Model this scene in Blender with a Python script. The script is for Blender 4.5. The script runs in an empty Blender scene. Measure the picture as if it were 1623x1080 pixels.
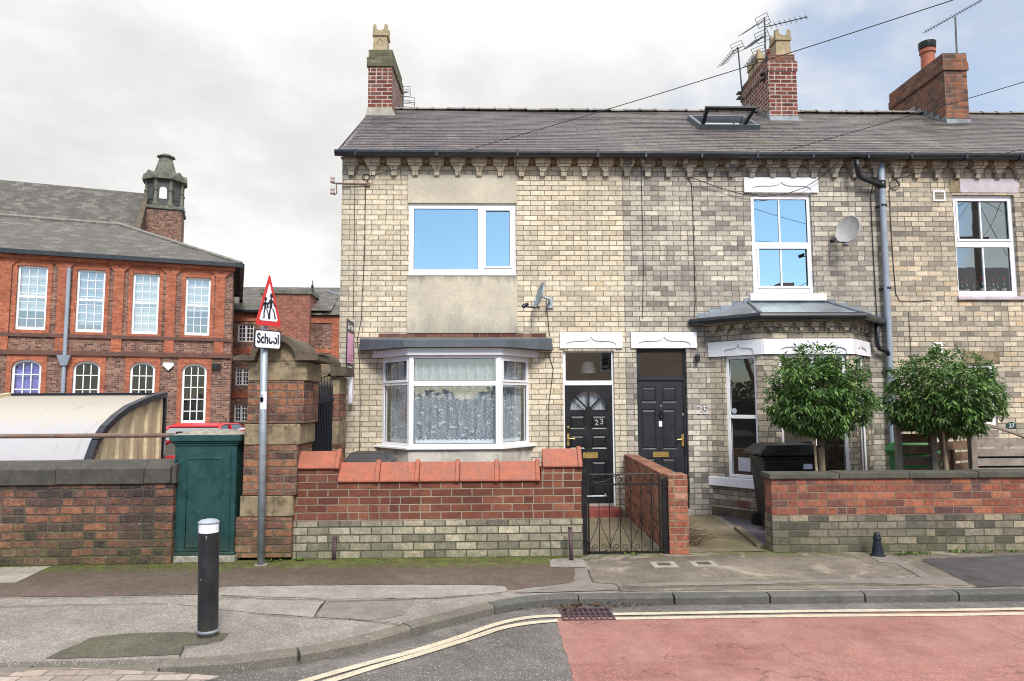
import bpy, bmesh, math, random
import numpy as np
from mathutils import Vector, Matrix
R = math.radians
random.seed(7)
rng = np.random.default_rng(11)
scene = bpy.context.scene
col = scene.collection

# ------------------------------------------------------------------ camera
F_PX, CAM_H = 1100.0, 1.88
YAW, PITCH, ROLL = R(1.6), R(5.04), R(0.25)
fw = Vector((math.sin(YAW) * math.cos(PITCH), math.cos(YAW) * math.cos(PITCH), math.sin(PITCH)))
r0 = Vector((math.cos(YAW), -math.sin(YAW), 0))
u0 = r0.cross(fw)
rt = r0 * math.cos(ROLL) - u0 * math.sin(ROLL)
up = u0 * math.cos(ROLL) + r0 * math.sin(ROLL)
CAM = Vector((0, 0, CAM_H))
cam_d = bpy.data.cameras.new('camera')
cam = bpy.data.objects.new('camera', cam_d)
col.objects.link(cam)
m = Matrix((rt, up, -fw)).transposed().to_4x4()
m.translation = CAM
cam.matrix_world = m
cam_d.sensor_width = 36
cam_d.lens = 36 * F_PX / 1623
cam_d.clip_start = 0.05
cam_d.clip_end = 2000
scene.camera = cam

# ------------------------------------------------------------------ sky, sun, exposure
SUN_EL, SUN_AZ = R(42), R(14)          # sun behind the camera, a little to its right
world = bpy.data.worlds.new('World')
scene.world = world
world.use_nodes = True
scene.view_settings.view_transform = 'Standard'
scene.view_settings.look = 'None'
scene.view_settings.gamma = 1
scene.view_settings.exposure = 0.82
scene.cycles.filter_width = 1.05            # a crisp lens
sun_d = bpy.data.lights.new('sun', 'SUN')
sun_d.energy = 2.2
sun_d.angle = R(16)
sun_d.color = (1, 0.95, 0.88)
sun = bpy.data.objects.new('sun', sun_d)
col.objects.link(sun)
to_sun = Vector((math.sin(SUN_AZ) * math.cos(SUN_EL), -math.cos(SUN_AZ) * math.cos(SUN_EL), math.sin(SUN_EL)))
sun.rotation_euler = to_sun.to_track_quat('Z', 'Y').to_euler()
sun.location = (0, 0, 30)


class NT:
    """small helper round a node tree"""
    def __init__(s, tree):
        s.t = tree
        s.n = tree.nodes
        s.l = tree.links

    def node(s, typ, ins=None, **props):
        n = s.n.new(typ)
        for k, v in props.items():
            setattr(n, k, v)
        for k, v in (ins or {}).items():
            s.put(n.inputs[k], v)
        return n

    def put(s, sock, v):
        if isinstance(v, bpy.types.NodeSocket):
            s.l.new(v, sock)
        elif isinstance(v, (tuple, list)) and sock.type == 'RGBA' and len(v) == 3:
            sock.default_value = (*v, 1)
        else:
            sock.default_value = v

    def math(s, op, a, b=0.0, c=0.0, clamp=False):
        n = s.n.new('ShaderNodeMath')
        n.operation = op
        n.use_clamp = clamp
        s.put(n.inputs[0], a)
        s.put(n.inputs[1], b)
        s.put(n.inputs[2], c)
        return n.outputs[0]

    def step(s, v, a, b, lo=0.0, hi=1.0):
        n = s.n.new('ShaderNodeMapRange')
        n.interpolation_type = 'SMOOTHSTEP'
        s.put(n.inputs[0], v)
        for i, x in enumerate((a, b, lo, hi)):
            s.put(n.inputs[i + 1], x)
        return n.outputs[0]

    def mix(s, f, a, b, blend='MIX'):
        n = s.n.new('ShaderNodeMix')
        n.data_type = 'RGBA'
        n.blend_type = blend
        s.put(n.inputs[0], f)
        s.put(n.inputs[6], a)
        s.put(n.inputs[7], b)
        return n.outputs[2]

    def ramp(s, v, stops, interp='LINEAR'):
        n = s.n.new('ShaderNodeValToRGB')
        r = n.color_ramp
        r.interpolation = interp
        while len(r.elements) < len(stops):
            r.elements.new(0.5)
        for e, (p, c) in zip(r.elements, stops):
            e.position = p
            e.color = (*c, 1)
        s.put(n.inputs[0], v)
        return n.outputs[0]

    def noise(s, vec, scale, detail=3.0, rough=0.55, dist=0.0, out=0):
        n = s.n.new('ShaderNodeTexNoise')
        if vec is not None:
            s.put(n.inputs['Vector'], vec)
        n.inputs['Scale'].default_value = scale
        n.inputs['Detail'].default_value = detail
        n.inputs['Roughness'].default_value = rough
        n.inputs['Distortion'].default_value = dist
        return n.outputs[out]

    def comb(s, x, y, z=0.0):
        n = s.n.new('ShaderNodeCombineXYZ')
        s.put(n.inputs[0], x)
        s.put(n.inputs[1], y)
        s.put(n.inputs[2], z)
        return n.outputs[0]

    def sep(s, v):
        n = s.n.new('ShaderNodeSeparateXYZ')
        s.put(n.inputs[0], v)
        return n.outputs

    def white(s, v, dims='2D'):
        n = s.n.new('ShaderNodeTexWhiteNoise')
        n.noise_dimensions = dims
        s.put(n.inputs['Vector'], v)
        return n.outputs

    def bump(s, h, strength=0.5, dist=0.01, normal=None):
        n = s.n.new('ShaderNodeBump')
        n.inputs['Strength'].default_value = strength
        n.inputs['Distance'].default_value = dist
        s.put(n.inputs['Height'], h)
        if normal is not None:
            s.put(n.inputs['Normal'], normal)
        return n.outputs[0]


def hexc(h):
    h = h.lstrip('#')
    out = []
    for i in (0, 2, 4):
        c = int(h[i:i + 2], 16) / 255
        out.append(c / 12.92 if c <= 0.04045 else ((c + 0.055) / 1.055) ** 2.4)
    return tuple(out)


def build_sky():
    w = NT(world.node_tree)
    w.n.clear()
    out = w.node('ShaderNodeOutputWorld')
    bg = w.node('ShaderNodeBackground')
    w.l.new(bg.outputs[0], out.inputs[0])
    bg.inputs[1].default_value = 0.1
    sky = w.node('ShaderNodeTexSky')
    sky.sky_type = 'NISHITA'
    sky.sun_disc = False
    sky.sun_elevation = SUN_EL
    sky.sun_rotation = math.atan2(to_sun.x, to_sun.y)
    sky.air_density = 1.0
    sky.dust_density = 0.3
    sky.ozone_density = 2.0
    geo = w.node('ShaderNodeTexCoord').outputs['Generated']
    x, y, z = w.sep(geo)
    zz = w.math('ADD', w.math('MAXIMUM', z, 0.0), 0.35)
    p = w.comb(w.math('DIVIDE', x, zz), w.math('DIVIDE', y, zz), 0.3)
    n1 = w.noise(p, 1.7, 7.0, 0.6, 0.3)
    n2 = w.noise(p, 4.2, 6.0, 0.6, 0.2)
    # cloud bank to the left of the street and overhead, breaking up to the right and clear behind
    left = w.step(w.math('SUBTRACT', x, w.math('MULTIPLY', z, 0.2)), 0.38, -0.12)
    front = w.step(y, -0.25, 0.35)
    high = w.step(z, 0.42, 0.75)
    bias = w.math('ADD', w.math('MULTIPLY', w.math('MULTIPLY', left, front), 0.42), w.math('MULTIPLY', high, 0.22))
    bias = w.math('ADD', bias, w.math('MULTIPLY', front, -0.02))
    bias = w.math('ADD', bias, w.math('MULTIPLY', w.math('MULTIPLY', w.step(x, 0.46, 0.6), w.step(y, -0.1, -0.4)), 0.3))
    bias = w.math('SUBTRACT', bias, w.math('MULTIPLY', w.step(y, 0.0, -0.5), w.math('MULTIPLY', w.math('MULTIPLY', w.step(z, 0.6, 0.45), w.step(x, 0.62, 0.48)), 0.5)))
    cover = w.math('ADD', w.math('MULTIPLY', w.math('ADD', w.math('MULTIPLY', n1, 0.7), w.math('MULTIPLY', n2, 0.3)), 1.0), bias)
    mask = w.step(cover, 0.44, 0.70)
    shade = w.noise(p, 1.5, 7.0, 0.6, 0.25)
    grey = w.ramp(w.math('ADD', shade, w.math('MULTIPLY', w.math('SUBTRACT', n2, 0.5), 0.35)),
                  [(0.34, (4.2, 4.2, 4.24)), (0.50, (4.95, 4.92, 4.88)), (0.66, (6.0, 5.97, 5.9))])
    grey = w.mix(w.math('MULTIPLY', w.math('MAXIMUM', high, w.math('MULTIPLY', w.step(y, 0.0, -0.4), w.step(z, 0.4, 0.6))), 1.0), grey, (11.5, 11.4, 11.2))
    blue = w.mix(w.math('MULTIPLY', front, 0.45), sky.outputs[0], (4.6, 5.1, 5.8))
    w.l.new(w.mix(mask, blue, grey), bg.inputs[0])


build_sky()

# ------------------------------------------------------------------ measuring helpers
def ray(px, py):
    return fw + rt * ((px - 811.5) / F_PX) + up * ((540 - py) / F_PX)


def W(px, py, Y):                       # the point of that sight line on the upright plane y = Y
    d = ray(px, py)
    return CAM + d * (Y / d.y)


def G(px, py, z=0.0):                   # the point of that sight line at height z
    d = ray(px, py)
    return CAM + d * ((z - CAM_H) / d.z)


class Frame:
    """upright plane: u runs to the right along it, d outwards (towards the street), z up"""
    def __init__(s, ox, oy, ang=0.0):
        s.o = Vector((ox, oy, 0))
        s.a = ang
        s.t = Vector((math.cos(ang), math.sin(ang), 0))
        s.nn = Vector((math.sin(ang), -math.cos(ang), 0))

    def pt(s, u, d, z):
        return s.o + s.t * u + s.nn * d + Vector((0, 0, z))

    def hit(s, px, py, d=0.0):
        v = ray(px, py)
        p0 = s.o + s.nn * d
        k = (p0 - CAM).dot(s.nn) / v.dot(s.nn)
        p = CAM + v * k
        return (p - s.o).dot(s.t), p.z

    def rect(s, x0, y0, x1, y1, d=0.0):
        ym, xm = (y0 + y1) / 2, (x0 + x1) / 2
        return (s.hit(x0, ym, d)[0], s.hit(x1, ym, d)[0], s.hit(xm, y1, d)[1], s.hit(xm, y0, d)[1])


def frame2(p, q):
    return Frame(p[0], p[1], math.atan2(q[1] - p[1], q[0] - p[0]))


YF = 11.6                                # the terrace front
FF = Frame(0, YF, 0)

LOC = {}


def tag(o, label=None, cat=None, group=None, kind=None):
    if label:
        o['label'] = label
    if cat:
        o['category'] = cat
    if group:
        o['group'] = group
    if kind:
        o['kind'] = kind
    return o


def thing(name, label, cat, loc=(0, 0, 0), group=None):
    o = bpy.data.objects.new(name, None)
    o.empty_display_size = 0.2
    col.objects.link(o)
    o.location = loc
    LOC[o.name] = Vector(loc)
    return tag(o, label, cat, group)


class MB:
    def __init__(s):
        s.v, s.f, s.m = [], [], []

    def face(s, pts, mat=0):
        i = len(s.v)
        s.v.extend(tuple(p) for p in pts)
        s.f.append(tuple(range(i, i + len(pts))))
        s.m.append(mat)

    def raw(s, verts, faces, mat=0):
        i = len(s.v)
        s.v.extend(tuple(p) for p in verts)
        for f in faces:
            s.f.append(tuple(i + k for k in f))
            s.m.append(mat)

    def hexa(s, b, t, mat=0):            # four bottom points, four top points
        s.raw(list(b) + list(t), [(3, 2, 1, 0), (4, 5, 6, 7), (0, 1, 5, 4), (1, 2, 6, 5), (2, 3, 7, 6), (3, 0, 4, 7)], mat)

    def box(s, F, u0, u1, d0, d1, z0, z1, mat=0):
        s.hexa([F.pt(u0, d1, z0), F.pt(u1, d1, z0), F.pt(u1, d0, z0), F.pt(u0, d0, z0)],
               [F.pt(u0, d1, z1), F.pt(u1, d1, z1), F.pt(u1, d0, z1), F.pt(u0, d0, z1)], mat)

    def bbox(s, x0, x1, y0, y1, z0, z1, mat=0):
        s.hexa([(x0, y0, z0), (x1, y0, z0), (x1, y1, z0), (x0, y1, z0)],
               [(x0, y0, z1), (x1, y0, z1), (x1, y1, z1), (x0, y1, z1)], mat)

    def prism(s, F, outline, d0, d1, mat=0):
        n = len(outline)
        a = [F.pt(u, d1, z) for u, z in outline]
        b = [F.pt(u, d0, z) for u, z in outline]
        s.raw(a + b, [tuple(range(n)), tuple(range(2 * n - 1, n - 1, -1))] +
              [(i, (i + 1) % n, n + (i + 1) % n, n + i) for i in range(n)], mat)

    def slab(s, plan, z0, z1, mat=0):    # plan polygon [(x, y)] given height
        n = len(plan)
        s.raw([(x, y, z0) for x, y in plan] + [(x, y, z1) for x, y in plan],
              [tuple(range(n - 1, -1, -1)), tuple(range(n, 2 * n))] +
              [(i, (i + 1) % n, n + (i + 1) % n, n + i) for i in range(n)], mat)

    def ringslab(s, lo, hi, zl, zh, mat=0):   # loft between two plan polygons
        n = len(lo)
        s.raw([(x, y, zl) for x, y in lo] + [(x, y, zh) for x, y in hi],
              [tuple(range(n - 1, -1, -1)), tuple(range(n, 2 * n))] +
              [(i, (i + 1) % n, n + (i + 1) % n, n + i) for i in range(n)], mat)

    def tube(s, pts, r, n=8, mat=0, cap=True):
        pts = [Vector(p) for p in pts]
        rs = r if isinstance(r, (list, tuple)) else [r] * len(pts)
        i0 = len(s.v)
        side = None
        for k, p in enumerate(pts):
            if k == 0:
                d = pts[1] - p
            elif k == len(pts) - 1:
                d = p - pts[k - 1]
            else:
                d = (pts[k + 1] - p).normalized() + (p - pts[k - 1]).normalized()
            d.normalize()
            if side is None:
                side = d.cross(Vector((0, 0, 1)) if abs(d.z) < 0.9 else Vector((1, 0, 0)))
            side = (side - d * side.dot(d)).normalized()
            w = d.cross(side)
            for j in range(n):
                a = 2 * math.pi * j / n
                s.v.append(tuple(p + (side * math.cos(a) + w * math.sin(a)) * rs[k]))
        for k in range(len(pts) - 1):
            for j in range(n):
                a, b = i0 + k * n + j, i0 + k * n + (j + 1) % n
                s.f.append((a, b, b + n, a + n))
                s.m.append(mat)
        if cap:
            s.f.append(tuple(i0 + j for j in range(n - 1, -1, -1)))
            e = i0 + (len(pts) - 1) * n
            s.f.append(tuple(e + j for j in range(n)))
            s.m += [mat, mat]

    def lathe(s, c, prof, n=20, mat=0, rot=0.0):
        c = Vector(c)
        i0 = len(s.v)
        for r, z in prof:
            for j in range(n):
                a = rot + 2 * math.pi * j / n
                s.v.append((c.x + r * math.cos(a), c.y + r * math.sin(a), c.z + z))
        for k in range(len(prof) - 1):
            for j in range(n):
                a, b = i0 + k * n + j, i0 + k * n + (j + 1) % n
                s.f.append((a, b, b + n, a + n))
                s.m.append(mat)
        s.f.append(tuple(i0 + j for j in range(n - 1, -1, -1)))
        e = i0 + (len(prof) - 1) * n
        s.f.append(tuple(e + j for j in range(n)))
        s.m += [mat, mat]

    def disc(s, F, u, z, r, d0, d1, n=20, mat=0, a0=0.0, a1=2 * math.pi):
        full = abs(a1 - a0 - 2 * math.pi) < 1e-6
        k = n if full else n + 1
        s.prism(F, [(u + r * math.cos(a0 + (a1 - a0) * i / n), z + r * math.sin(a0 + (a1 - a0) * i / n)) for i in range(k)], d0, d1, mat)

    def grid(s, F, u0, u1, z0, z1, holes, d0, d1, mat=0, back=True, outer=True, rmat=None):
        """panel with rectangular holes, front at d1 and back at d0"""
        rmat = mat if rmat is None else rmat
        us = sorted({u0, u1, *[min(max(x, u0), u1) for h in holes for x in h[:2]]})
        zs = sorted({z0, z1, *[min(max(x, z0), z1) for h in holes for x in h[2:4]]})
        inside = lambda u, z: any(h[0] < u < h[1] and h[2] < z < h[3] for h in holes)
        for a, b in zip(us, us[1:]):
            for c, e in zip(zs, zs[1:]):
                if inside((a + b) / 2, (c + e) / 2):
                    continue
                s.face([F.pt(a, d1, c), F.pt(b, d1, c), F.pt(b, d1, e), F.pt(a, d1, e)], mat)
                if back:
                    s.face([F.pt(a, d0, e), F.pt(b, d0, e), F.pt(b, d0, c), F.pt(a, d0, c)], mat)
        def rim(a, b, c, e, m, flip):
            q = [[F.pt(a, d1, c), F.pt(a, d0, c), F.pt(a, d0, e), F.pt(a, d1, e)],
                 [F.pt(b, d0, c), F.pt(b, d1, c), F.pt(b, d1, e), F.pt(b, d0, e)],
                 [F.pt(a, d0, c), F.pt(a, d1, c), F.pt(b, d1, c), F.pt(b, d0, c)],
                 [F.pt(a, d1, e), F.pt(a, d0, e), F.pt(b, d0, e), F.pt(b, d1, e)]]
            for f in q:
                s.face(f[::-1] if flip else f, m)
        for h in holes:
            rim(h[0], h[1], h[2], h[3], rmat, False)
        if outer:
            rim(u0, u1, z0, z1, mat, True)

    def text(s, body, F, u, z, size, d, thick=0.004, mat=0, align='CENTER', shear=0.0, bold=0.0, fit=None):
        cu = bpy.data.curves.new('t', 'FONT')
        cu.body = body
        cu.size = size
        cu.align_x = align
        cu.extrude = thick
        cu.shear = shear
        cu.offset = bold
        ob = bpy.data.objects.new('t', cu)
        col.objects.link(ob)
        dg = bpy.context.evaluated_depsgraph_get()
        me = bpy.data.meshes.new_from_object(ob.evaluated_get(dg))
        k = fit / max(v.co.x - w.co.x for v in me.vertices for w in me.vertices) if fit else 1.0
        s.raw([F.pt(u + v.co.x * k, d + v.co.z, z + v.co.y) for v in me.vertices], [tuple(p.vertices) for p in me.polygons], mat)
        bpy.data.objects.remove(ob)
        bpy.data.curves.remove(cu)
        bpy.data.meshes.remove(me)

    def build(s, name, mats, parent=None, loc=None, smooth=False, bevel=0.0, recalc=True, seg=1):
        if not isinstance(mats, (list, tuple)):
            mats = [mats]
        base = LOC[parent.name] if parent is not None else Vector(loc or (0, 0, 0))
        me = bpy.data.meshes.new(name)
        me.from_pydata([(v[0] - base.x, v[1] - base.y, v[2] - base.z) for v in s.v], [], s.f)
        for mt in mats:
            me.materials.append(mt)
        me.polygons.foreach_set('material_index', s.m)
        bm = bmesh.new()
        bm.from_mesh(me)
        if recalc or bevel:
            bmesh.ops.remove_doubles(bm, verts=bm.verts, dist=1e-5)
            bmesh.ops.recalc_face_normals(bm, faces=bm.faces)
        if bevel:
            bmesh.ops.bevel(bm, geom=[e for e in bm.edges if len(e.link_faces) == 2 and e.calc_face_angle(0) > 0.5],
                            offset=bevel, segments=seg, profile=0.6, affect='EDGES', clamp_overlap=True)
        uv = bm.loops.layers.uv.new('UVMap')
        for f in bm.faces:
            f.smooth = smooth
            n = f.normal
            if abs(n.z) > 0.97:
                for l in f.loops:
                    p = l.vert.co + base
                    l[uv].uv = (p.x, p.y)
            else:
                t = Vector((0, 0, 1)).cross(n).normalized()
                b = n.cross(t)
                for l in f.loops:
                    p = l.vert.co + base
                    l[uv].uv = (p.dot(t), p.dot(b))
        bm.to_mesh(me)
        bm.free()
        o = bpy.data.objects.new(name, me)
        col.objects.link(o)
        if parent is not None:
            o.parent = parent
        else:
            o.location = base
        LOC[o.name] = base.copy()
        return o

# ------------------------------------------------------------------ materials
def new_mat(name):
    mt = bpy.data.materials.new(name)
    mt.use_nodes = True
    g = NT(mt.node_tree)
    b = g.n.get('Principled BSDF')
    return mt, g, b


def plain(name, c, rough=0.5, metal=0.0, var=0.12, scale=6.0, bump=0.0, bscale=60.0, spec=0.5, dirt=None, dirt_amt=0.0, zones=None, grain=0.0, scuff=None):
    mt, g, b = new_mat(name)
    pos = g.node('ShaderNodeNewGeometry').outputs['Position']
    n = g.noise(pos, scale, 4.0, 0.6)
    k = g.step(n, 0.3, 0.7, 1 - var, 1 + var)
    c2 = g.mix(1.0, c, g.comb(k, k, k), 'MULTIPLY')
    if dirt:
        dn = g.noise(pos, scale * 2.3, 6.0, 0.7, 0.1)
        c2 = g.mix(g.math('MULTIPLY', g.step(dn, 0.46, 0.74), dirt_amt), c2, dirt)
    if grain:
        gr = g.step(g.noise(pos, 55.0, 5.0, 0.8), 0.3, 0.7, 1 - grain, 1 + grain)
        c2 = g.mix(1.0, c2, g.comb(gr, gr, gr), 'MULTIPLY')
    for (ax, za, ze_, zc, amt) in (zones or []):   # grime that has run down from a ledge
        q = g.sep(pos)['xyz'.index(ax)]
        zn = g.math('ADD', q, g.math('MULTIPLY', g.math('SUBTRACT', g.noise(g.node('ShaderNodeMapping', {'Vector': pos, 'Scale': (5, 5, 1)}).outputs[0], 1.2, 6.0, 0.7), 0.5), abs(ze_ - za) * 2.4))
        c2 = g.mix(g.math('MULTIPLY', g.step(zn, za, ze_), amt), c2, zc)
    if scuff:
        sc_ = g.step(g.noise(g.node('ShaderNodeMapping', {'Vector': pos, 'Scale': (1, 1, 0.45)}).outputs[0], 38.0, 3.0, 0.6), 0.69, 0.72)
        c2 = g.mix(g.math('MULTIPLY', sc_, 0.7), c2, scuff)
    g.put(b.inputs['Base Color'], c2)
    g.put(b.inputs['Roughness'], g.step(n, 0.3, 0.7, max(rough - 0.08, 0.02), min(rough + 0.08, 1)))
    b.inputs['Metallic'].default_value = metal
    b.inputs['Specular IOR Level'].default_value = spec
    if bump:
        g.put(b.inputs['Normal'], g.bump(g.noise(pos, bscale, 4.0, 0.65), bump, 0.004))
    return mt


def brick(name, ramp, mortar, bw=0.245, bh=0.087, mw=0.011, split=0.18, rough=0.9, wob=0.004, soot=None, soot_amt=0.0,
          soot_scale=0.7, zones=None, bump=0.6, v0=0.0, speck=0.2, weather=None, weather_amt=0.0, stack=0.5, per_row=0.06, lime=0.0, moss=None, axes=(0, 1)):
    """bricks counted out one by one: every brick takes its own colour from the ramp"""
    mt, g, b = new_mat(name)
    uv = g.node('ShaderNodeUVMap').outputs[0]
    pos = g.node('ShaderNodeNewGeometry').outputs['Position']
    s_ = g.sep(uv)
    u, v = s_[axes[0]], s_[axes[1]]
    u = g.math('ADD', u, 200.0)
    v = g.math('ADD', v, 87.0 * 0 + 40.0 * bh - v0)
    nz = g.node('ShaderNodeTexNoise', {'Vector': uv, 'Scale': 7.0, 'Detail': 3.0}).outputs[1]
    nx, ny, _ = g.sep(nz)
    u = g.math('ADD', u, g.math('MULTIPLY', g.math('SUBTRACT', nx, 0.5), wob * 2))
    v = g.math('ADD', v, g.math('MULTIPLY', g.math('SUBTRACT', ny, 0.5), wob * 2))
    vr = g.math('DIVIDE', v, bh)
    row = g.math('FLOOR', vr)
    fv = g.math('SUBTRACT', vr, row)
    off = g.math('ADD', g.math('MULTIPLY', g.math('MODULO', row, 2.0), stack), g.math('MULTIPLY', g.white(g.comb(row, 3.0))[0], per_row))
    uu = g.math('ADD', g.math('DIVIDE', u, bw), off)
    cell = g.math('FLOOR', uu)
    cut = g.math('GREATER_THAN', g.white(g.comb(cell, row, 5.0), '3D')[0], 1 - split)
    k = g.math('ADD', cut, 1.0)
    uu2 = g.math('MULTIPLY', uu, k)
    c2 = g.math('FLOOR', uu2)
    fu = g.math('SUBTRACT', uu2, c2)
    eu = g.math('MULTIPLY', g.math('MINIMUM', fu, g.math('SUBTRACT', 1.0, fu)), g.math('DIVIDE', bw, k))
    ev = g.math('MULTIPLY', g.math('MINIMUM', fv, g.math('SUBTRACT', 1.0, fv)), bh)
    d = g.math('MINIMUM', eu, ev)
    rag = g.noise(pos, 55.0, 3.0, 0.6)
    d = g.math('ADD', d, g.math('MULTIPLY', g.math('SUBTRACT', rag, 0.5), mw * 0.55))
    face = g.step(d, mw * 0.32, mw * 0.72)
    wn = g.white(g.comb(c2, row, g.math('ADD', cut, 1.0)), '3D')
    big = g.noise(pos, 0.8, 4.0, 0.6)
    rv = g.math('ADD', g.math('MULTIPLY', wn[0], 0.82), g.math('MULTIPLY', g.math('SUBTRACT', big, 0.41), 0.55))
    c = g.ramp(rv, ramp)
    tint = g.step(g.white(g.comb(row, c2, 9.0), '3D')[0], 0, 1, 0.86, 1.12)
    c = g.mix(1.0, c, g.comb(tint, tint, tint), 'MULTIPLY')
    fine = g.noise(pos, 48.0, 6.0, 0.8)
    med = g.noise(pos, 15.0, 6.0, 0.7)
    k2 = g.math('MULTIPLY', g.step(fine, 0.28, 0.72, 1 - speck, 1 + speck), g.step(med, 0.3, 0.7, 1 - speck, 1 + speck * 0.7))
    c = g.mix(1.0, c, g.comb(k2, k2, k2), 'MULTIPLY')
    if weather:                          # rubbed or crusted faces of single bricks
        wmask = g.math('MULTIPLY', g.step(g.noise(pos, 26.0, 6.0, 0.75, 0.8), 0.52, 0.66), g.step(wn[0], 0.2, 0.9, 0.35, 1.0))
        c = g.mix(g.math('MULTIPLY', wmask, weather_amt), c, weather)
    mk = g.step(g.noise(pos, 3.0, 4.0, 0.6), 0.3, 0.7, 0.75, 1.15)
    c = g.mix(face, g.mix(1.0, mortar, g.comb(mk, mk, mk), 'MULTIPLY'), c)
    if soot:
        sm = g.math('MULTIPLY', g.step(g.noise(pos, soot_scale, 6.0, 0.68, 0.5), 0.42, 0.68), soot_amt)
        stk = g.noise(g.node('ShaderNodeMapping', {'Vector': pos, 'Scale': (2.6, 2.6, 0.28)}).outputs[0], 1.5, 6.0, 0.65)
        sm = g.math('MAXIMUM', sm, g.math('MULTIPLY', g.step(stk, 0.5, 0.7), soot_amt * 0.8))
        px, py, pz = g.sep(pos)
        for (ax, a, e, amt) in (zones or []):      # soot that settled along one end, course or corner
            q = {'x': px, 'y': py, 'z': pz}[ax]
            zn = g.math('ADD', q, g.math('MULTIPLY', g.math('SUBTRACT', g.noise(pos, 1.6, 6.0, 0.7), 0.5), abs(e - a) * 1.6))
            pick = g.step(g.white(g.comb(row, c2, 21.0), '3D')[0], 0.0, 0.9, 0.35, 1.0)
            sm = g.math('MAXIMUM', sm, g.math('MULTIPLY', g.math('MULTIPLY', g.step(zn, a, e), pick), amt))
        c = g.mix(sm, c, soot)
    if moss:                              # green growth creeping up from the foot, thickest in the joints
        pz2 = g.sep(pos)[2]
        mz = g.math('ADD', pz2, g.math('MULTIPLY', g.math('SUBTRACT', g.noise(pos, 2.4, 6.0, 0.75), 0.5), 0.9))
        mm = g.math('MULTIPLY', g.step(mz, moss[0], moss[0] * 0.1), g.step(g.noise(pos, 21.0, 6.0, 0.8), 0.42, 0.6))
        mm = g.math('MULTIPLY', mm, g.step(face, 0.0, 1.0, 1.0, 0.55))
        c = g.mix(g.math('MULTIPLY', mm, moss[1]), c, hexc('#4f5a2c'))
    if lime:
        c = g.mix(g.math('MULTIPLY', g.step(g.noise(pos, 34.0, 6.0, 0.8, 1.2), 0.62, 0.7), lime), c, (0.6, 0.57, 0.52))
    g.put(b.inputs['Base Color'], c)
    b.inputs['Roughness'].default_value = rough
    b.inputs['Specular IOR Level'].default_value = 0.25
    h = g.math('ADD', face, g.math('MULTIPLY', g.math('ADD', fine, med), 0.28))
    h = g.math('ADD', h, g.math('MULTIPLY', wn[0], 0.25))
    g.put(b.inputs['Normal'], g.bump(h, bump, 0.008))
    return mt


M = {}
# house fronts
M['brick_cream'] = brick('cream brick', [(0.0, hexc('#b4a794')), (0.08, hexc('#c3b69f')), (0.3, hexc('#cabda5')), (0.6, hexc('#cfc3ac')), (0.8, hexc('#d3c9b5')), (0.93, hexc('#cfbc9b')), (1.0, hexc('#c8c3b9'))],
                         hexc('#7b7266'), soot=hexc('#7a766f'), soot_amt=0.3, zones=[('x', -1.9, -2.75, 0.7), ('z', 2.2, 1.3, 0.35)], split=0.1, mw=0.012)
M['brick_buff'] = brick('weathered buff brick', [(0.0, hexc('#66625e')), (0.08, hexc('#86817a')), (0.25, hexc('#a29c93')), (0.5, hexc('#b3ac9f')), (0.7, hexc('#c0b8a9')), (0.9, hexc('#ccc4b3')), (1.0, hexc('#b8aa95'))],
                        hexc('#645d54'), soot=hexc('#6b665f'), soot_amt=0.5, zones=[('x', 6.0, 6.75, 0.6), ('z', 5.75, 6.1, 0.35)], wob=0.006, weather=hexc('#827c73'), weather_amt=0.5, split=0.2)
M['brick_bay'] = brick('bay buff brick', [(0.0, hexc('#7d776e')), (0.25, hexc('#9e9585')), (0.5, hexc('#b2a894')), (0.8, hexc('#c0b5a0')), (1.0, hexc('#c5bba8'))],
                       hexc('#6c655b'), soot=hexc('#524e49'), soot_amt=0.35, zones=[('z', 0.9, 0.2, 0.75), ('x', 5.75, 6.3, 0.85)], wob=0.006, weather=hexc('#6a655d'), weather_amt=0.4)
M['brick_warm'] = brick('buff brick with orange courses', [(0.0, hexc('#6f6962')), (0.12, hexc('#918a7e')), (0.35, hexc('#ada392')), (0.6, hexc('#c2b6a1')), (0.82, hexc('#cbbda5')), (0.95, hexc('#c4a584')), (1.0, hexc('#bb9678'))],
                        hexc('#6c655b'), soot=hexc('#6d675f'), soot_amt=0.45, zones=[('x', 7.3, 6.6, 0.5), ('z', 5.75, 6.1, 0.35)], wob=0.006, weather=hexc('#77706a'), weather_amt=0.4)
M['brick_red_soft'] = brick('old red brick band', [(0, hexc('#54352f')), (0.4, hexc('#6d4138')), (0.75, hexc('#7d5548')), (1, hexc('#9a9183'))], hexc('#7d766c'), soot=hexc('#5a4f4a'), soot_amt=0.6)
M['brick_dark'] = brick('blackened old wall brick', [(0, hexc('#392f30')), (0.22, hexc('#4f3e3d')), (0.42, hexc('#67493f')), (0.6, hexc('#7a5041')), (0.78, hexc('#8a5c46')), (0.9, hexc('#61544b')), (1, hexc('#966b4d'))],
                        hexc('#5c544b'), bw=0.27, bh=0.097, mw=0.02, wob=0.024, soot=hexc('#332e2d'), soot_amt=0.7, soot_scale=1.6, zones=[('z', 0.35, 0.0, 0.5), ('z', 0.75, 0.95, 0.6)], weather=hexc('#8a7f6c'), weather_amt=0.7, bump=1.0, split=0.35, lime=1.0, speck=0.4, moss=(0.75, 0.8))
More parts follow.
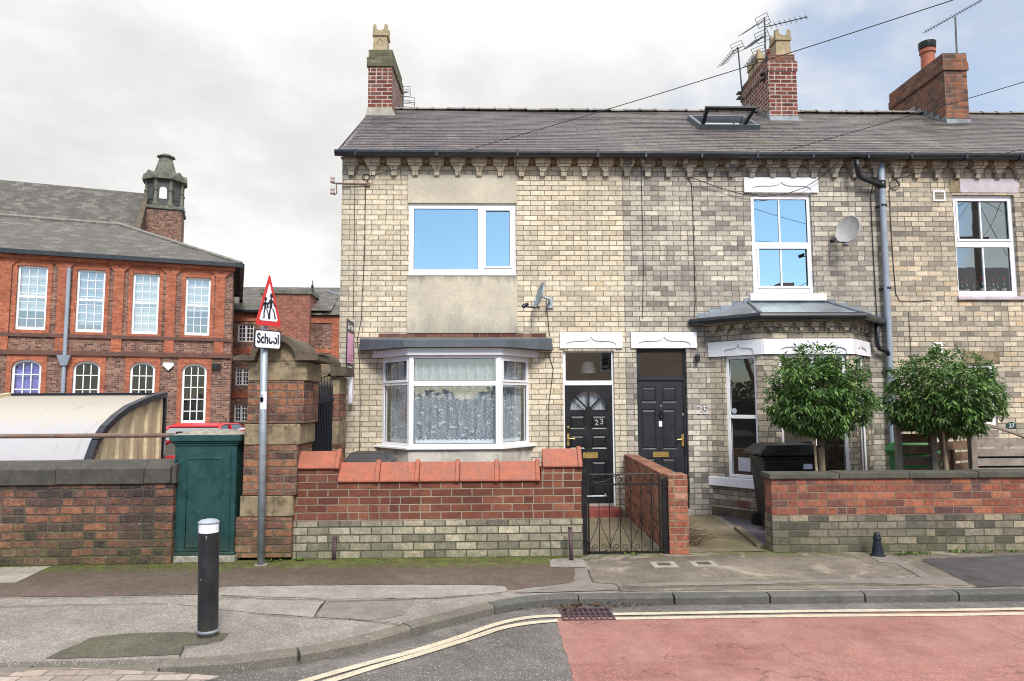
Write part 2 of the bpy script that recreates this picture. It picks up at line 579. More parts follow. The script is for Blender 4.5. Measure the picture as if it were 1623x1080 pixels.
M['brick_pier'] = brick('worn red pier brick', [(0, hexc('#4a3835')), (0.25, hexc('#6d4b40')), (0.5, hexc('#8a5b48')), (0.7, hexc('#a06a4c')), (0.85, hexc('#836656')), (1, hexc('#a67d5c'))],
                        hexc('#75695c'), bw=0.25, bh=0.092, mw=0.018, wob=0.02, soot=hexc('#423a36'), soot_amt=0.5, weather=hexc('#98816c'), weather_amt=0.8, bump=1.0, split=0.35, lime=1.0, speck=0.4, moss=(0.5, 0.7))
M['brick_newred'] = brick('smooth red facing brick', [(0, hexc('#5a362c')), (0.35, hexc('#6d4133')), (0.7, hexc('#7a4b3b')), (1, hexc('#875b49'))], hexc('#918879'), bw=0.25, bh=0.0915, mw=0.013, split=0.12, wob=0.003, bump=0.6, speck=0.18, lime=0.3, soot=hexc('#54332d'), soot_amt=0.4)
M['brick_base'] = brick('grey cream plinth brick', [(0, hexc('#66625a')), (0.3, hexc('#88826f')), (0.6, hexc('#a59c88')), (0.85, hexc('#b8ae98')), (1, hexc('#ab9f84'))], hexc('#524e44'), bw=0.256, bh=0.094, mw=0.014, split=0.08, wob=0.005,
                        soot=hexc('#55544c'), soot_amt=0.55, zones=[('z', 0.16, -0.03, 0.55)], weather=hexc('#7c7a68'), weather_amt=0.45, bump=0.8, speck=0.28, moss=(0.3, 0.7))
M['brick_base_dark'] = brick('sooty plinth brick', [(0, hexc('#4a4742')), (0.35, hexc('#69645a')), (0.7, hexc('#8a8172')), (1, hexc('#a3967e'))], hexc('#57544b'), bw=0.245, bh=0.093, mw=0.013, split=0.08, wob=0.006,
                             soot=hexc('#4a4a40'), soot_amt=0.4, weather=hexc('#6d6c58'), weather_amt=0.5, bump=0.9, speck=0.28, moss=(0.32, 0.75))
M['brick_orange'] = brick('mixed orange red brick', [(0, hexc('#523c3b')), (0.22, hexc('#66463f')), (0.42, hexc('#7d493a')), (0.65, hexc('#8d5342')), (0.85, hexc('#9a6249')), (1, hexc('#9c765e'))], hexc('#7a7063'), bw=0.245, bh=0.092, mw=0.012, split=0.15, wob=0.006,
                          soot=hexc('#6a4a42'), soot_amt=0.3, weather=hexc('#a58a76'), weather_amt=0.45, bump=0.8, lime=0.8, speck=0.28)
M['brick_party'] = brick('rough orange red brick', [(0, hexc('#643d34')), (0.4, hexc('#8a5040')), (0.75, hexc('#9a5e48')), (1, hexc('#9c7c68'))], hexc('#80745f'), bw=0.25, bh=0.083, mw=0.014, wob=0.007, soot=hexc('#6b5648'), soot_amt=0.4, weather=hexc('#a8937f'), weather_amt=0.55, lime=0.9, split=0.4, speck=0.32)
M['brick_chimney'] = brick('chimney brick with white joints', [(0, hexc('#43302d')), (0.35, hexc('#6e3b33')), (0.7, hexc('#84483c')), (1, hexc('#5d5250'))], hexc('#b0a79d'), bw=0.245, bh=0.085, mw=0.02, split=0.35, wob=0.005, soot=hexc('#4a403b'), soot_amt=0.3)
M['brick_chimney_worn'] = brick('weathered chimney brick', [(0, hexc('#4a3833')), (0.35, hexc('#74493a')), (0.7, hexc('#93583f')), (1, hexc('#6f6258'))], hexc('#7d7468'), bw=0.245, bh=0.085, mw=0.014, split=0.35, wob=0.008, soot=hexc('#4d4945'), soot_amt=0.6, bump=1.0)
M['brick_chimney_cap'] = brick('lichened stack head', [(0, hexc('#504f3e')), (0.5, hexc('#6a6a50')), (1, hexc('#7d7a63'))], hexc('#62604c'), bw=0.245, bh=0.085, mw=0.008, soot=hexc('#4c4d40'), soot_amt=0.5)
# school
M['school_brick'] = brick('mottled school brick', [(0, hexc('#43302e')), (0.3, hexc('#6b4a42')), (0.55, hexc('#80594d')), (0.8, hexc('#93705f')), (1, hexc('#a5897a'))], hexc('#8a7a6e'), bw=0.25, bh=0.085, mw=0.016, split=0.5, wob=0.006, soot=hexc('#4d403c'), soot_amt=0.35)
M['school_red'] = brick('orange terracotta dressing', [(0, hexc('#90543f')), (0.5, hexc('#a6634c')), (1, hexc('#b07258'))], hexc('#965d48'), bw=0.25, bh=0.085, mw=0.008, split=0.2, soot=hexc('#6d4034'), soot_amt=0.55, bump=0.3)
M['school_plain'] = brick('rear wing brick', [(0, hexc('#74473d')), (0.5, hexc('#8f5a4b')), (1, hexc('#a06c5b'))], hexc('#8e7468'), bw=0.25, bh=0.085, mw=0.012, split=0.4, soot=hexc('#5a4440'), soot_amt=0.3)
M['school_string'] = plain('sooted string course', hexc('#5b4038'), 0.85, var=0.25, scale=3)


def slate(name, ramp, bw, bh, v0, streak=None, streak_amt=0.0, moss=None, moss_amt=0.0, diag=0.0):
    mt, g, b = new_mat(name)
    uv = g.node('ShaderNodeUVMap').outputs[0]
    pos = g.node('ShaderNodeNewGeometry').outputs['Position']
    u, v, _ = g.sep(uv)
    vr = g.math('DIVIDE', g.math('ADD', g.math('SUBTRACT', v, v0), bh * 50.0), bh)
    row = g.math('FLOOR', vr)
    fv = g.math('SUBTRACT', vr, row)
    uu = g.math('ADD', g.math('DIVIDE', g.math('ADD', u, 200.0), bw), g.math('MULTIPLY', g.math('MODULO', row, 2.0), 0.5))
    cell = g.math('FLOOR', uu)
    fu = g.math('SUBTRACT', uu, cell)
    wn = g.white(g.comb(cell, row, 2.0), '3D')
    big = g.noise(pos, 0.9, 5.0, 0.65, 0.3)
    c = g.ramp(g.math('ADD', g.math('MULTIPLY', wn[0], 0.55), g.math('MULTIPLY', big, 0.55)), ramp)
    fine = g.noise(pos, 30.0, 5.0, 0.7)
    k = g.step(fine, 0.3, 0.7, 0.85, 1.15)
    c = g.mix(1.0, c, g.comb(k, k, k), 'MULTIPLY')
    eu = g.math('MULTIPLY', g.math('MINIMUM', fu, g.math('SUBTRACT', 1.0, fu)), bw)
    gap = g.step(eu, 0.003, 0.012)
    c = g.mix(gap, (0.02, 0.02, 0.022), c)
    ew = g.step(fv, 0.12, 0.02)
    if streak:
        st = g.node('ShaderNodeMapping', {'Vector': uv, 'Scale': (0.9, 3.5, 1)}).outputs[0]
        if diag:
            st = g.node('ShaderNodeMapping', {'Vector': g.node('ShaderNodeMapping', {'Vector': uv, 'Rotation': (0, 0, diag)}).outputs[0], 'Scale': (0.35, 2.6, 1)}).outputs[0]
        sm = g.step(g.noise(st, 2.0, 6.0, 0.7, 0.4), 0.5, 0.68)
        sm = g.math('MULTIPLY', sm, g.step(fine, 0.35, 0.6, 0.3, 1.0))
        c = g.mix(g.math('MULTIPLY', sm, streak_amt), c, streak)
        c = g.mix(g.math('MULTIPLY', g.math('MULTIPLY', ew, g.step(g.noise(pos, 5.0, 5.0, 0.7), 0.4, 0.65)), 0.5), c, streak)
    if moss:
        c = g.mix(g.math('MULTIPLY', g.step(g.noise(pos, 1.3, 6.0, 0.75, 0.6), 0.55, 0.7), moss_amt), c, moss)
    g.put(b.inputs['Base Color'], c)
    g.put(b.inputs['Roughness'], g.step(wn[0], 0, 1, 0.55, 0.8))
    b.inputs['Specular IOR Level'].default_value = 0.35
    h = g.math('ADD', g.math('MULTIPLY', gap, 0.5), g.math('ADD', g.math('MULTIPLY', wn[0], 0.5), fine))
    g.put(b.inputs['Normal'], g.bump(h, 0.5, 0.008))
    return mt


# plain materials
M['pvc'] = plain('white plastic frame', hexc('#e2e2e6'), 0.35, var=0.03, scale=3, dirt=hexc('#c4c4c2'), dirt_amt=0.35)
M['white_paint'] = plain('white painted stone', hexc('#dedee4'), 0.6, var=0.04, scale=4, bump=0.2, bscale=40, dirt=hexc('#b4b2ae'), dirt_amt=0.3)
M['lilac_paint'] = plain('flaking lilac paint', hexc('#b9afb6'), 0.75, var=0.1, scale=5, bump=0.4, bscale=20, dirt=hexc('#8b8188'), dirt_amt=0.5)
M['stone'] = plain('buff sandstone', hexc('#84765e'), 0.9, var=0.25, scale=4, bump=0.6, bscale=45, dirt=hexc('#463d31'), dirt_amt=1.0)
M['stone_dark'] = plain('blackened sandstone', hexc('#544a3e'), 0.9, var=0.3, scale=4, bump=0.5, bscale=40, dirt=hexc('#2f2b26'), dirt_amt=0.7)
M['stone_green'] = plain('greened stone', hexc('#63655b'), 0.9, var=0.3, scale=2, dirt=hexc('#35372f'), dirt_amt=0.7)
M['lantern_dark'] = plain('dark lantern louvres', hexc('#3b3e3c'), 0.7, var=0.3, scale=3, dirt=hexc('#5f6a5a'), dirt_amt=0.5)
M['coping_stone'] = plain('grey coping stone', hexc('#403e3a'), 0.85, var=0.28, scale=5, bump=0.7, bscale=40, dirt=hexc('#5a574b'), dirt_amt=0.5)
M['coping_dark'] = plain('dark slab coping', hexc('#48463f'), 0.85, var=0.25, scale=6, bump=0.6, bscale=45, dirt=hexc('#5d6046'), dirt_amt=0.6)
M['terracotta'] = plain('terracotta coping tile', hexc('#96543f'), 0.68, var=0.16, scale=7, bump=0.3, bscale=50, dirt=hexc('#6a463a'), dirt_amt=0.8, grain=0.12, scuff=hexc('#b98a76'))
M['pot_buff'] = plain('buff clay pot', hexc('#9c8d70'), 0.8, var=0.2, scale=6, dirt=hexc('#6d6347'), dirt_amt=0.6)
M['pot_red'] = plain('red clay pot', hexc('#9d5d48'), 0.75, var=0.12, scale=6, dirt=hexc('#8a4a38'), dirt_amt=0.5)
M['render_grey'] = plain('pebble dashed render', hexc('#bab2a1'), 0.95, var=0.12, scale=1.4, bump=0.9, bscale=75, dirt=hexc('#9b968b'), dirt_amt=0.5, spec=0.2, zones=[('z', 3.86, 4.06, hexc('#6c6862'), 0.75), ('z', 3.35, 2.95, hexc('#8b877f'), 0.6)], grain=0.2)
M['render_plain'] = plain('pale pebble dashed render', hexc('#bab2a1'), 0.95, var=0.12, scale=1.4, bump=0.9, bscale=75, dirt=hexc('#a09b90'), dirt_amt=0.5, spec=0.2, grain=0.2)
M['lampshade'] = plain('cream lampshade', hexc('#e6dfcf'), 0.8, var=0.03)
M['render_base'] = plain('painted render', hexc('#b7b2aa'), 0.9, var=0.14, scale=2.5, bump=0.3, bscale=50, dirt=hexc('#6f6c68'), dirt_amt=0.75)
M['black_plastic'] = plain('black plastic', hexc('#1d1f22'), 0.38, var=0.12, scale=5)
M['gutter_black'] = plain('black painted gutter', hexc('#1b2026'), 0.35, var=0.15, scale=3)
M['pipe_grey'] = plain('grey painted pipe', hexc('#8a94a2'), 0.45, var=0.06, scale=3, dirt=hexc('#6f757c'), dirt_amt=0.4)
M['felt_grey'] = plain('grey painted felt and fascia', hexc('#4d545c'), 0.6, var=0.15, scale=2.5, bump=0.2, bscale=30, dirt=hexc('#6d747b'), dirt_amt=0.4)
M['lead'] = plain('lead sheet', hexc('#7d848c'), 0.5, 0.35, var=0.22, scale=4, dirt=hexc('#565b60'), dirt_amt=0.5)
M['door_black'] = plain('black gloss door paint', hexc('#121318'), 0.38, var=0.1, scale=4, bump=0.03, bscale=20)
M['door_navy'] = plain('dark navy door paint', hexc('#181a22'), 0.5, var=0.1, scale=4, bump=0.05, bscale=20)
M['brass'] = plain('brass', hexc('#c4a765'), 0.35, 0.75, var=0.08, scale=5)
M['chrome'] = plain('brushed steel', hexc('#c9c9c9'), 0.3, 0.9, var=0.08, scale=10)
M['galv'] = plain('galvanised steel', hexc('#98a1ab'), 0.5, 0.45, var=0.12, scale=9, dirt=hexc('#7b8087'), dirt_amt=0.4)
M['green_paint'] = plain('dark green cabinet paint', hexc('#12393a'), 0.45, var=0.2, scale=5, bump=0.2, bscale=25, dirt=hexc('#254a48'), dirt_amt=0.7, scuff=hexc('#5c7a74'), zones=[('z', 0.45, 0.05, hexc('#2c3a30'), 0.6)])
M['arch_soot'] = plain('brown crusted arch roll', hexc('#75604a'), 0.9, var=0.35, scale=14, dirt=hexc('#2e2722'), dirt_amt=0.7)
M['crack'] = plain('dark open crack', hexc('#35322c'), 0.95, var=0.3, scale=20)
M['concrete'] = plain('weathered concrete', hexc('#8f8a7f'), 0.9, var=0.18, scale=4, bump=0.4, bscale=60, dirt=hexc('#6c695f'), dirt_amt=0.55)
M['concrete_pale'] = plain('pale flaking concrete', hexc('#8a887c'), 0.9, var=0.3, scale=12, bump=0.4, bscale=50, dirt=hexc('#5d6152'), dirt_amt=0.7)
M['rust_rail'] = plain('rusty painted rail', hexc('#77655c'), 0.7, 0.3, var=0.3, scale=9, dirt=hexc('#7a4534'), dirt_amt=0.8)
M['post_purple'] = plain('rusted post paint', hexc('#4d3a40'), 0.7, 0.2, var=0.25, scale=12, dirt=hexc('#30282a'), dirt_amt=0.6)
M['bollard'] = plain('scuffed black bollard', hexc('#1b1d21'), 0.42, var=0.2, scale=5, dirt=hexc('#2d2f33'), dirt_amt=0.6, scuff=hexc('#9a9a98'), zones=[('z', 0.22, 0.0, hexc('#4a473f'), 0.6)])
M['iron'] = plain('black painted iron', hexc('#131416'), 0.45, 0.2, var=0.2, scale=12, dirt=hexc('#2d2a28'), dirt_amt=0.3)
M['navy_iron'] = plain('blue black iron', hexc('#191f2a'), 0.4, 0.3, var=0.2, scale=12, dirt=hexc('#2c3442'), dirt_amt=0.4)
M['wood_grey'] = plain('silvered timber', hexc('#8b8178'), 0.85, var=0.2, scale=9, bump=0.4, bscale=70, dirt=hexc('#6d6058'), dirt_amt=0.5)
M['wood_brown'] = plain('brown fence timber', hexc('#6e5644'), 0.85, var=0.25, scale=9, bump=0.4, bscale=70, dirt=hexc('#4d3c31'), dirt_amt=0.6)
M['wood_pale'] = plain('pale timber stake', hexc('#a08b72'), 0.85, var=0.18, scale=12, bump=0.3, bscale=70)
M['bark'] = plain('grey brown bark', hexc('#756552'), 0.9, var=0.3, scale=22, bump=0.7, bscale=60, dirt=hexc('#4f4537'), dirt_amt=0.6)
M['aerial'] = plain('aerial alloy', hexc('#4b4d52'), 0.5, 0.5, var=0.2, scale=20)
M['cable'] = plain('black cable sheath', hexc('#1b1b1d'), 0.6, var=0.1)
M['dish_grey'] = plain('grey satellite dish', hexc('#a3a1a0'), 0.5, 0.1, var=0.1, scale=8, dirt=hexc('#85837f'), dirt_amt=0.5)
M['dish_metal'] = plain('galvanised dish back', hexc('#8fa0ae'), 0.35, 0.6, var=0.15, scale=12)
M['ceramic'] = plain('dirty porcelain', hexc('#b1a59e'), 0.4, var=0.15, scale=15)
M['sign_white'] = plain('white sign face', hexc('#d9dbe4'), 0.4, var=0.04, scale=8)
M['sign_red'] = plain('red sign border', hexc('#c02c2e'), 0.4, var=0.05, scale=8)
M['sign_black'] = plain('black sign ink', hexc('#17181c'), 0.45, var=0.05, scale=8)
M['board_navy'] = plain('navy board', hexc('#1d1b33'), 0.4, var=0.05)
M['board_pink'] = plain('pink board panel', hexc('#eeb2d4'), 0.45, var=0.04)
M['board_pink_dark'] = plain('deeper pink lettering', hexc('#d18ab4'), 0.45, var=0.04)
M['red_tile'] = plain('red painted step', hexc('#7c3a33'), 0.5, var=0.2, scale=9, dirt=hexc('#5b3530'), dirt_amt=0.6)
M['plaster'] = plain('cream plaster', hexc('#b8b0a4'), 0.9, var=0.05)
M['shade_backing'] = plain('dark shade backing', hexc('#3c3834'), 0.95, var=0.1)  # flat dark colour standing in for unlit rooms and shaded fence gaps
M['curtain_blue'] = plain('pale inner curtain', hexc('#aab4bd'), 0.9, var=0.06)
M['blind'] = plain('cream roller blind', hexc('#d8dad2'), 0.8, var=0.05, scale=2)
M['blind_purple'] = plain('purple curtain', hexc('#8f8ae0'), 0.8, var=0.2, scale=3)
M['bin_black'] = plain('black bin plastic', hexc('#17191c'), 0.42, var=0.1, scale=6, dirt=hexc('#2a2c2e'), dirt_amt=0.3)
M['bin_green'] = plain('green bin plastic', hexc('#2b7a3a'), 0.45, var=0.08, scale=6)
M['rubber'] = plain('black rubber', hexc('#131313'), 0.8, var=0.1)
M['car_red'] = plain('red car paint', hexc('#c01f2c'), 0.18, var=0.02)
M['car_pale'] = plain('pale blue car paint', hexc('#c6d0e2'), 0.18, var=0.02)
M['bottle_green'] = plain('dark green bottle glass', hexc('#1c3a24'), 0.1, var=0.2, scale=20)
M['bottle_label'] = plain('bottle label', hexc('#c9c4b4'), 0.6, var=0.15, scale=30)
M['leaf_litter'] = plain('dead leaves', hexc('#4d3a2b'), 0.8, var=0.5, scale=60)
M['vent_grey'] = plain('vent grille', hexc('#8d8674'), 0.7, var=0.1)
M['plaque_green'] = plain('green number plate', hexc('#23423b'), 0.4, var=0.1)
M['mast_wood'] = plain('telegraph pole timber', hexc('#4b4038'), 0.9, var=0.2)
M['opposite_wall'] = plain('opposite house render', hexc('#cdb9a5'), 0.9, var=0.1, scale=2)
M['opposite_roof'] = plain('opposite roof', hexc('#4a4343'), 0.8, var=0.1, scale=2)

# polycarbonate shelter sheets
def sheet_mat():
    mt, g, b = new_mat('yellowed polycarbonate')
    pos = g.node('ShaderNodeNewGeometry').outputs['Position']
    px, py, pz = g.sep(pos)
    st = g.noise(g.node('ShaderNodeMapping', {'Vector': pos, 'Scale': (6, 1, 0.6)}).outputs[0], 1.6, 5.0, 0.65)
    c = g.mix(g.step(g.math('ADD', pz, g.math('MULTIPLY', g.math('SUBTRACT', st, 0.5), 0.25)), 1.45, 1.75), hexc('#cbcbd0'), hexc('#d5cfc2'))
    c = g.mix(g.math('MULTIPLY', g.step(st, 0.55, 0.7), 0.4), c, hexc('#9a8c74'))
    g.put(b.inputs['Base Color'], c)
    b.inputs['Roughness'].default_value = 0.3
    tr = g.node('ShaderNodeBsdfTranslucent', {'Color': c})
    mx = g.node('ShaderNodeMixShader', {0: 0.45})
    g.l.new(b.outputs[0], mx.inputs[1])
    g.l.new(tr.outputs[0], mx.inputs[2])
    g.l.new(mx.outputs[0], g.n['Material Output'].inputs[0])
    return mt


M['poly_sheet'] = sheet_mat()
M['poly_end'] = plain('ribbed cream end sheet', hexc('#c8b899'), 0.5, var=0.12, scale=3, dirt=hexc('#8a7a66'), dirt_amt=0.6)


def glass(name, refl, tint=(1, 1, 1), trans=(0.8, 0.83, 0.84), wave=0.0):
    mt, g, b = new_mat(name)
    g.n.remove(b)
    gl = g.node('ShaderNodeBsdfGlossy', {'Color': tint, 'Roughness': 0.0})
    if wave:
        pos = g.node('ShaderNodeNewGeometry').outputs['Position']
        g.put(gl.inputs['Normal'], g.bump(g.noise(pos, 2.2, 2.0, 0.5), wave, 0.01))
    tr = g.node('ShaderNodeBsdfTransparent', {'Color': trans})
    fr = g.math('POWER', g.node('ShaderNodeLayerWeight', {'Blend': 0.5}).outputs['Facing'], 4.0)
    fac = g.math('ADD', refl, g.math('MULTIPLY', fr, 1 - refl), clamp=True)
    mx = g.node('ShaderNodeMixShader', {0: fac})
    g.l.new(tr.outputs[0], mx.inputs[1])
    g.l.new(gl.outputs[0], mx.inputs[2])
    g.l.new(mx.outputs[0], g.n['Material Output'].inputs[0])
    return mt


M['glass_sky'] = glass('coated window glass', 0.7, (0.64, 0.84, 0.88), (0.5, 0.55, 0.6), 0.02)
M['glass_clear'] = glass('window glass', 0.16, (0.95, 0.98, 1.0), (0.92, 0.95, 0.96), 0.05)
M['glass_old'] = glass('old sash glass', 0.3, (0.9, 0.95, 1.0), (0.75, 0.8, 0.8), 0.06)
M['glass_low'] = glass('dim sash glass', 0.05, (0.9, 0.95, 1.0), (0.7, 0.75, 0.75), 0.03)
M['glass_mid'] = glass('upstairs window glass', 0.42, (0.8, 0.93, 0.98), (0.9, 0.94, 0.95), 0.03)
M['glass_dark'] = glass('tinted glass', 0.2, (0.9, 0.95, 1.0), (0.25, 0.28, 0.28), 0.04)


def lace_mat():
    mt, g, b = new_mat('net curtain')
    uv = g.node('ShaderNodeUVMap').outputs[0]
    g.put(b.inputs['Base Color'], hexc('#c9d3de'))
    b.inputs['Roughness'].default_value = 0.9
    tr = g.node('ShaderNodeBsdfTransparent')
    n = g.noise(uv, 9.0, 4.0, 0.6)
    mx = g.node('ShaderNodeMixShader', {0: g.step(n, 0.35, 0.65, 0.4, 0.6)})
    g.l.new(tr.outputs[0], mx.inputs[1])
    g.l.new(b.outputs[0], mx.inputs[2])
    g.l.new(mx.outputs[0], g.n['Material Output'].inputs[0])
    return mt


M['net'] = lace_mat()
M['lace'] = plain('white lace thread', hexc('#e2e8ee'), 0.9, var=0.05)


def leaf_mat(name, stops, trans=0.25):
    mt, g, b = new_mat(name)
    geo = g.node('ShaderNodeNewGeometry')
    r = geo.outputs['Random Per Island']
    big = g.noise(geo.outputs['Position'], 4.0, 2.0, 0.5)
    c = g.ramp(g.math('ADD', g.math('MULTIPLY', r, 0.75), g.math('MULTIPLY', g.math('SUBTRACT', big, 0.35), 0.5)), stops)
    g.put(b.inputs['Base Color'], c)
    b.inputs['Roughness'].default_value = 0.5
    tl = g.node('ShaderNodeBsdfTranslucent', {'Color': c})
    mx = g.node('ShaderNodeMixShader', {0: trans})
    g.l.new(b.outputs[0], mx.inputs[1])
    g.l.new(tl.outputs[0], mx.inputs[2])
    g.l.new(mx.outputs[0], g.n['Material Output'].inputs[0])
    return mt


M['leaf'] = leaf_mat('glossy evergreen leaf', [(0.0, hexc('#2a4520')), (0.35, hexc('#3d5f2a')), (0.62, hexc('#557a38')), (0.82, hexc('#7a9a4e')), (0.93, hexc('#959a58')), (1.0, hexc('#96744e'))])
M['leaf_hedge'] = leaf_mat('hedge leaf', [(0, hexc('#2a3520')), (1, hexc('#4a5a35'))])
M['weed'] = leaf_mat('weed leaf', [(0, hexc('#40581e')), (1, hexc('#6c8a36'))])
M['moss_tuft'] = leaf_mat('moss', [(0, hexc('#3f4a1e')), (0.5, hexc('#566228')), (1, hexc('#6f7a36'))])


def tarmac(name, c1, c2, speck, speck_amt=0.5, scale=70.0, rough=0.9, moss_y=None, patches=None, wet=None, spec=0.3, cracks=0.0, tyre=0.0):
    mt, g, b = new_mat(name)
    pos = g.node('ShaderNodeNewGeometry').outputs['Position']
    n = g.noise(pos, 0.9, 6.0, 0.65)
    c = g.mix(g.step(n, 0.35, 0.65), c1, c2)
    m2 = g.noise(pos, 6.0, 5.0, 0.7)
    k = g.step(m2, 0.3, 0.7, 0.85, 1.13)
    c = g.mix(1.0, c, g.comb(k, k, k), 'MULTIPLY')
    v = g.node('ShaderNodeTexVoronoi', {'Vector': pos, 'Scale': scale})
    cr = g.sep(v.outputs['Color'])
    stone = g.step(v.outputs['Distance'], 0.55, 0.2)
    kk = g.step(cr[0], 0.0, 1.0, 0.62, 1.3)
    c = g.mix(stone, g.mix(1.0, c, (0.6, 0.6, 0.6), 'MULTIPLY'), g.mix(1.0, c, g.comb(kk, kk, kk), 'MULTIPLY'))
    c = g.mix(g.math('MULTIPLY', g.math('MULTIPLY', g.step(cr[1], 0.8, 0.95), stone), speck_amt), c, speck)
    h = g.math('ADD', g.math('MULTIPLY', stone, 0.7), m2)
    if moss_y:
        px, py, pz = g.sep(pos)
        mn = g.noise(pos, 3.2, 7.0, 0.75, 0.6)
        a = g.math('ADD', py, g.math('MULTIPLY', g.math('SUBTRACT', mn, 0.5), 1.3))
        mm = g.math('MULTIPLY', g.step(a, moss_y[0], moss_y[1]), g.step(g.noise(pos, 38.0, 5.0, 0.75), 0.38, 0.6))
        dk = g.step(a, moss_y[0] - 0.35, moss_y[1] - 0.1)
        c = g.mix(g.math('MULTIPLY', dk, 0.55), c, hexc('#4b4334'))
        c = g.mix(mm, c, g.mix(g.step(m2, 0.35, 0.65), hexc('#48531f'), hexc('#6f7c30')))
        h = g.math('ADD', h, g.math('MULTIPLY', mm, 1.2))
    if tyre:                              # traffic has polished long dusty bands
        tb = g.noise(g.node('ShaderNodeMapping', {'Vector': pos, 'Scale': (0.22, 2.4, 1)}).outputs[0], 1.3, 5.0, 0.6)
        c = g.mix(g.math('MULTIPLY', g.step(tb, 0.46, 0.66), tyre), c, hexc('#ac857d'))
        c = g.mix(g.math('MULTIPLY', g.step(tb, 0.46, 0.3), tyre * 0.8), c, hexc('#875d57'))
    if patches:
        for sc, lo, hi, amt, pc in patches:
            c = g.mix(g.math('MULTIPLY', g.step(g.noise(pos, sc, 7.0, 0.72, 0.8), lo, hi), amt), c, pc)
    if cracks:
        vv = g.node('ShaderNodeTexVoronoi', {'Vector': g.node('ShaderNodeVectorMath', {0: pos, 1: g.node('ShaderNodeTexNoise', {'Vector': pos, 'Scale': 3.0, 'Detail': 4.0}).outputs[1]}, operation='ADD').outputs[0], 'Scale': 0.7}, feature='DISTANCE_TO_EDGE')
        ck = g.math('MULTIPLY', g.step(vv.outputs[0], 0.012, 0.003), g.math('MULTIPLY', g.step(g.noise(pos, 0.8, 3.0), 0.48, 0.58), cracks))
        c = g.mix(ck, c, (0.02, 0.02, 0.018))
    g.put(b.inputs['Base Color'], c)
    b.inputs['Specular IOR Level'].default_value = spec
    if wet:
        g.put(b.inputs['Roughness'], g.step(g.noise(pos, 2.0, 5.0, 0.65), 0.35, 0.6, wet, rough))
    else:
        b.inputs['Roughness'].default_value = rough
    g.put(b.inputs['Normal'], g.bump(h, 0.55, 0.006))
    return mt


M['pave'] = tarmac('grey speckled footway', hexc('#8d8680'), hexc('#9f9891'), hexc('#c9c2ba'), 0.35, 75, cracks=0.0)
M['pave_light'] = tarmac('pale footway patch', hexc('#9b948d'), hexc('#aaa29b'), hexc('#cdc6be'), 0.3, 90, cracks=0.0)
M['pave_brown'] = tarmac('brown mossy footway', hexc('#62544b'), hexc('#70625a'), hexc('#a39588'), 0.5, 75, moss_y=(8.0, 8.5))
M['pave_right'] = tarmac('brown grey footway', hexc('#726a60'), hexc('#8a8175'), hexc('#b9afa3'), 0.6, 80, moss_y=(8.45, 8.9), cracks=0.3, patches=[(1.4, 0.5, 0.62, 0.6, hexc('#a09789'))])
M['pave_smooth'] = tarmac('smooth trench reinstatement', hexc('#88827c'), hexc('#938d86'), hexc('#a8a29a'), 0.2, 120)
M['pave_dark'] = tarmac('dark patched tarmac', hexc('#5c5950'), hexc('#6a675a'), hexc('#98937f'), 0.5, 85, patches=[(2.0, 0.5, 0.65, 0.5, hexc('#5a5a40'))])
M['pave_wet'] = tarmac('damp dark tarmac', hexc('#48464a'), hexc('#5b585b'), hexc('#77747a'), 0.3, 95, wet=0.3, spec=0.5)
M['road'] = tarmac('grey road asphalt', hexc('#6b6664'), hexc('#7b7674'), hexc('#b3ada8'), 0.6, 70, cracks=0.3, patches=[(1.1, 0.5, 0.7, 0.4, hexc('#8d8783'))])
M['road_red'] = tarmac('red road surfacing', hexc('#9b6a63'), hexc('#aa7971'), hexc('#c4a098'), 0.5, 90, cracks=0.5, patches=[(0.8, 0.42, 0.7, 0.35, hexc('#a0847b')), (2.6, 0.64, 0.67, 0.6, hexc('#5e3a35'))], tyre=0.14)
M['road_line'] = tarmac('worn cream road paint', hexc('#d5c9b2'), hexc('#ded4c0'), hexc('#a79f90'), 0.3, 110, patches=[(9.0, 0.6, 0.68, 0.5, hexc('#8a8378'))])
M['kerb'] = tarmac('granite kerb', hexc('#77726a'), hexc('#8a847a'), hexc('#b8b2a6'), 0.5, 130, patches=[(3.0, 0.5, 0.65, 0.5, hexc('#66635a')), (14.0, 0.66, 0.7, 0.7, hexc('#d2cec4'))])
M['kerb_dark'] = tarmac('dark concrete kerb', hexc('#5f5f5e'), hexc('#74726e'), hexc('#a8a6a0'), 0.5, 130, patches=[(3.0, 0.5, 0.65, 0.5, hexc('#4e4e4d')), (14.0, 0.67, 0.71, 0.7, hexc('#c2c0b8'))])
M['path'] = tarmac('stained concrete path', hexc('#7d7260'), hexc('#8d826d'), hexc('#a59a84'), 0.25, 110, patches=[(1.6, 0.46, 0.66, 0.7, hexc('#5d5a3c')), (4.0, 0.55, 0.7, 0.5, hexc('#4a4636'))])
M['slate_chip'] = tarmac('slate chippings', hexc('#55525a'), hexc('#64616a'), hexc('#8f8b96'), 0.6, 40)
M['yard'] = tarmac('school yard tarmac', hexc('#5d5a58'), hexc('#6b6866'), hexc('#8b8680'), 0.3, 60)
M['block_paving'] = brick('grey pink block paving', [(0, hexc('#7d716b')), (0.4, hexc('#94877f')), (0.75, hexc('#a3968c')), (1, hexc('#b5aaa0'))], hexc('#6a625b'), bw=0.235, bh=0.115, mw=0.012, split=0.0, wob=0.005, soot=hexc('#77706a'), soot_amt=0.4, bump=0.7)

# ------------------------------------------------------------------ ground, kerb, road
RZ = -0.085
def sheet(name, pts, z, mat):
    mb = MB()
    mb.face([(x, y, z) for x, y in pts])
    o = mb.build(name, mat)
    return tag(o, kind='structure')


def gpix(pts, z=0.0):
    return [tuple(G(x, y, z).xy) for x, y in pts]


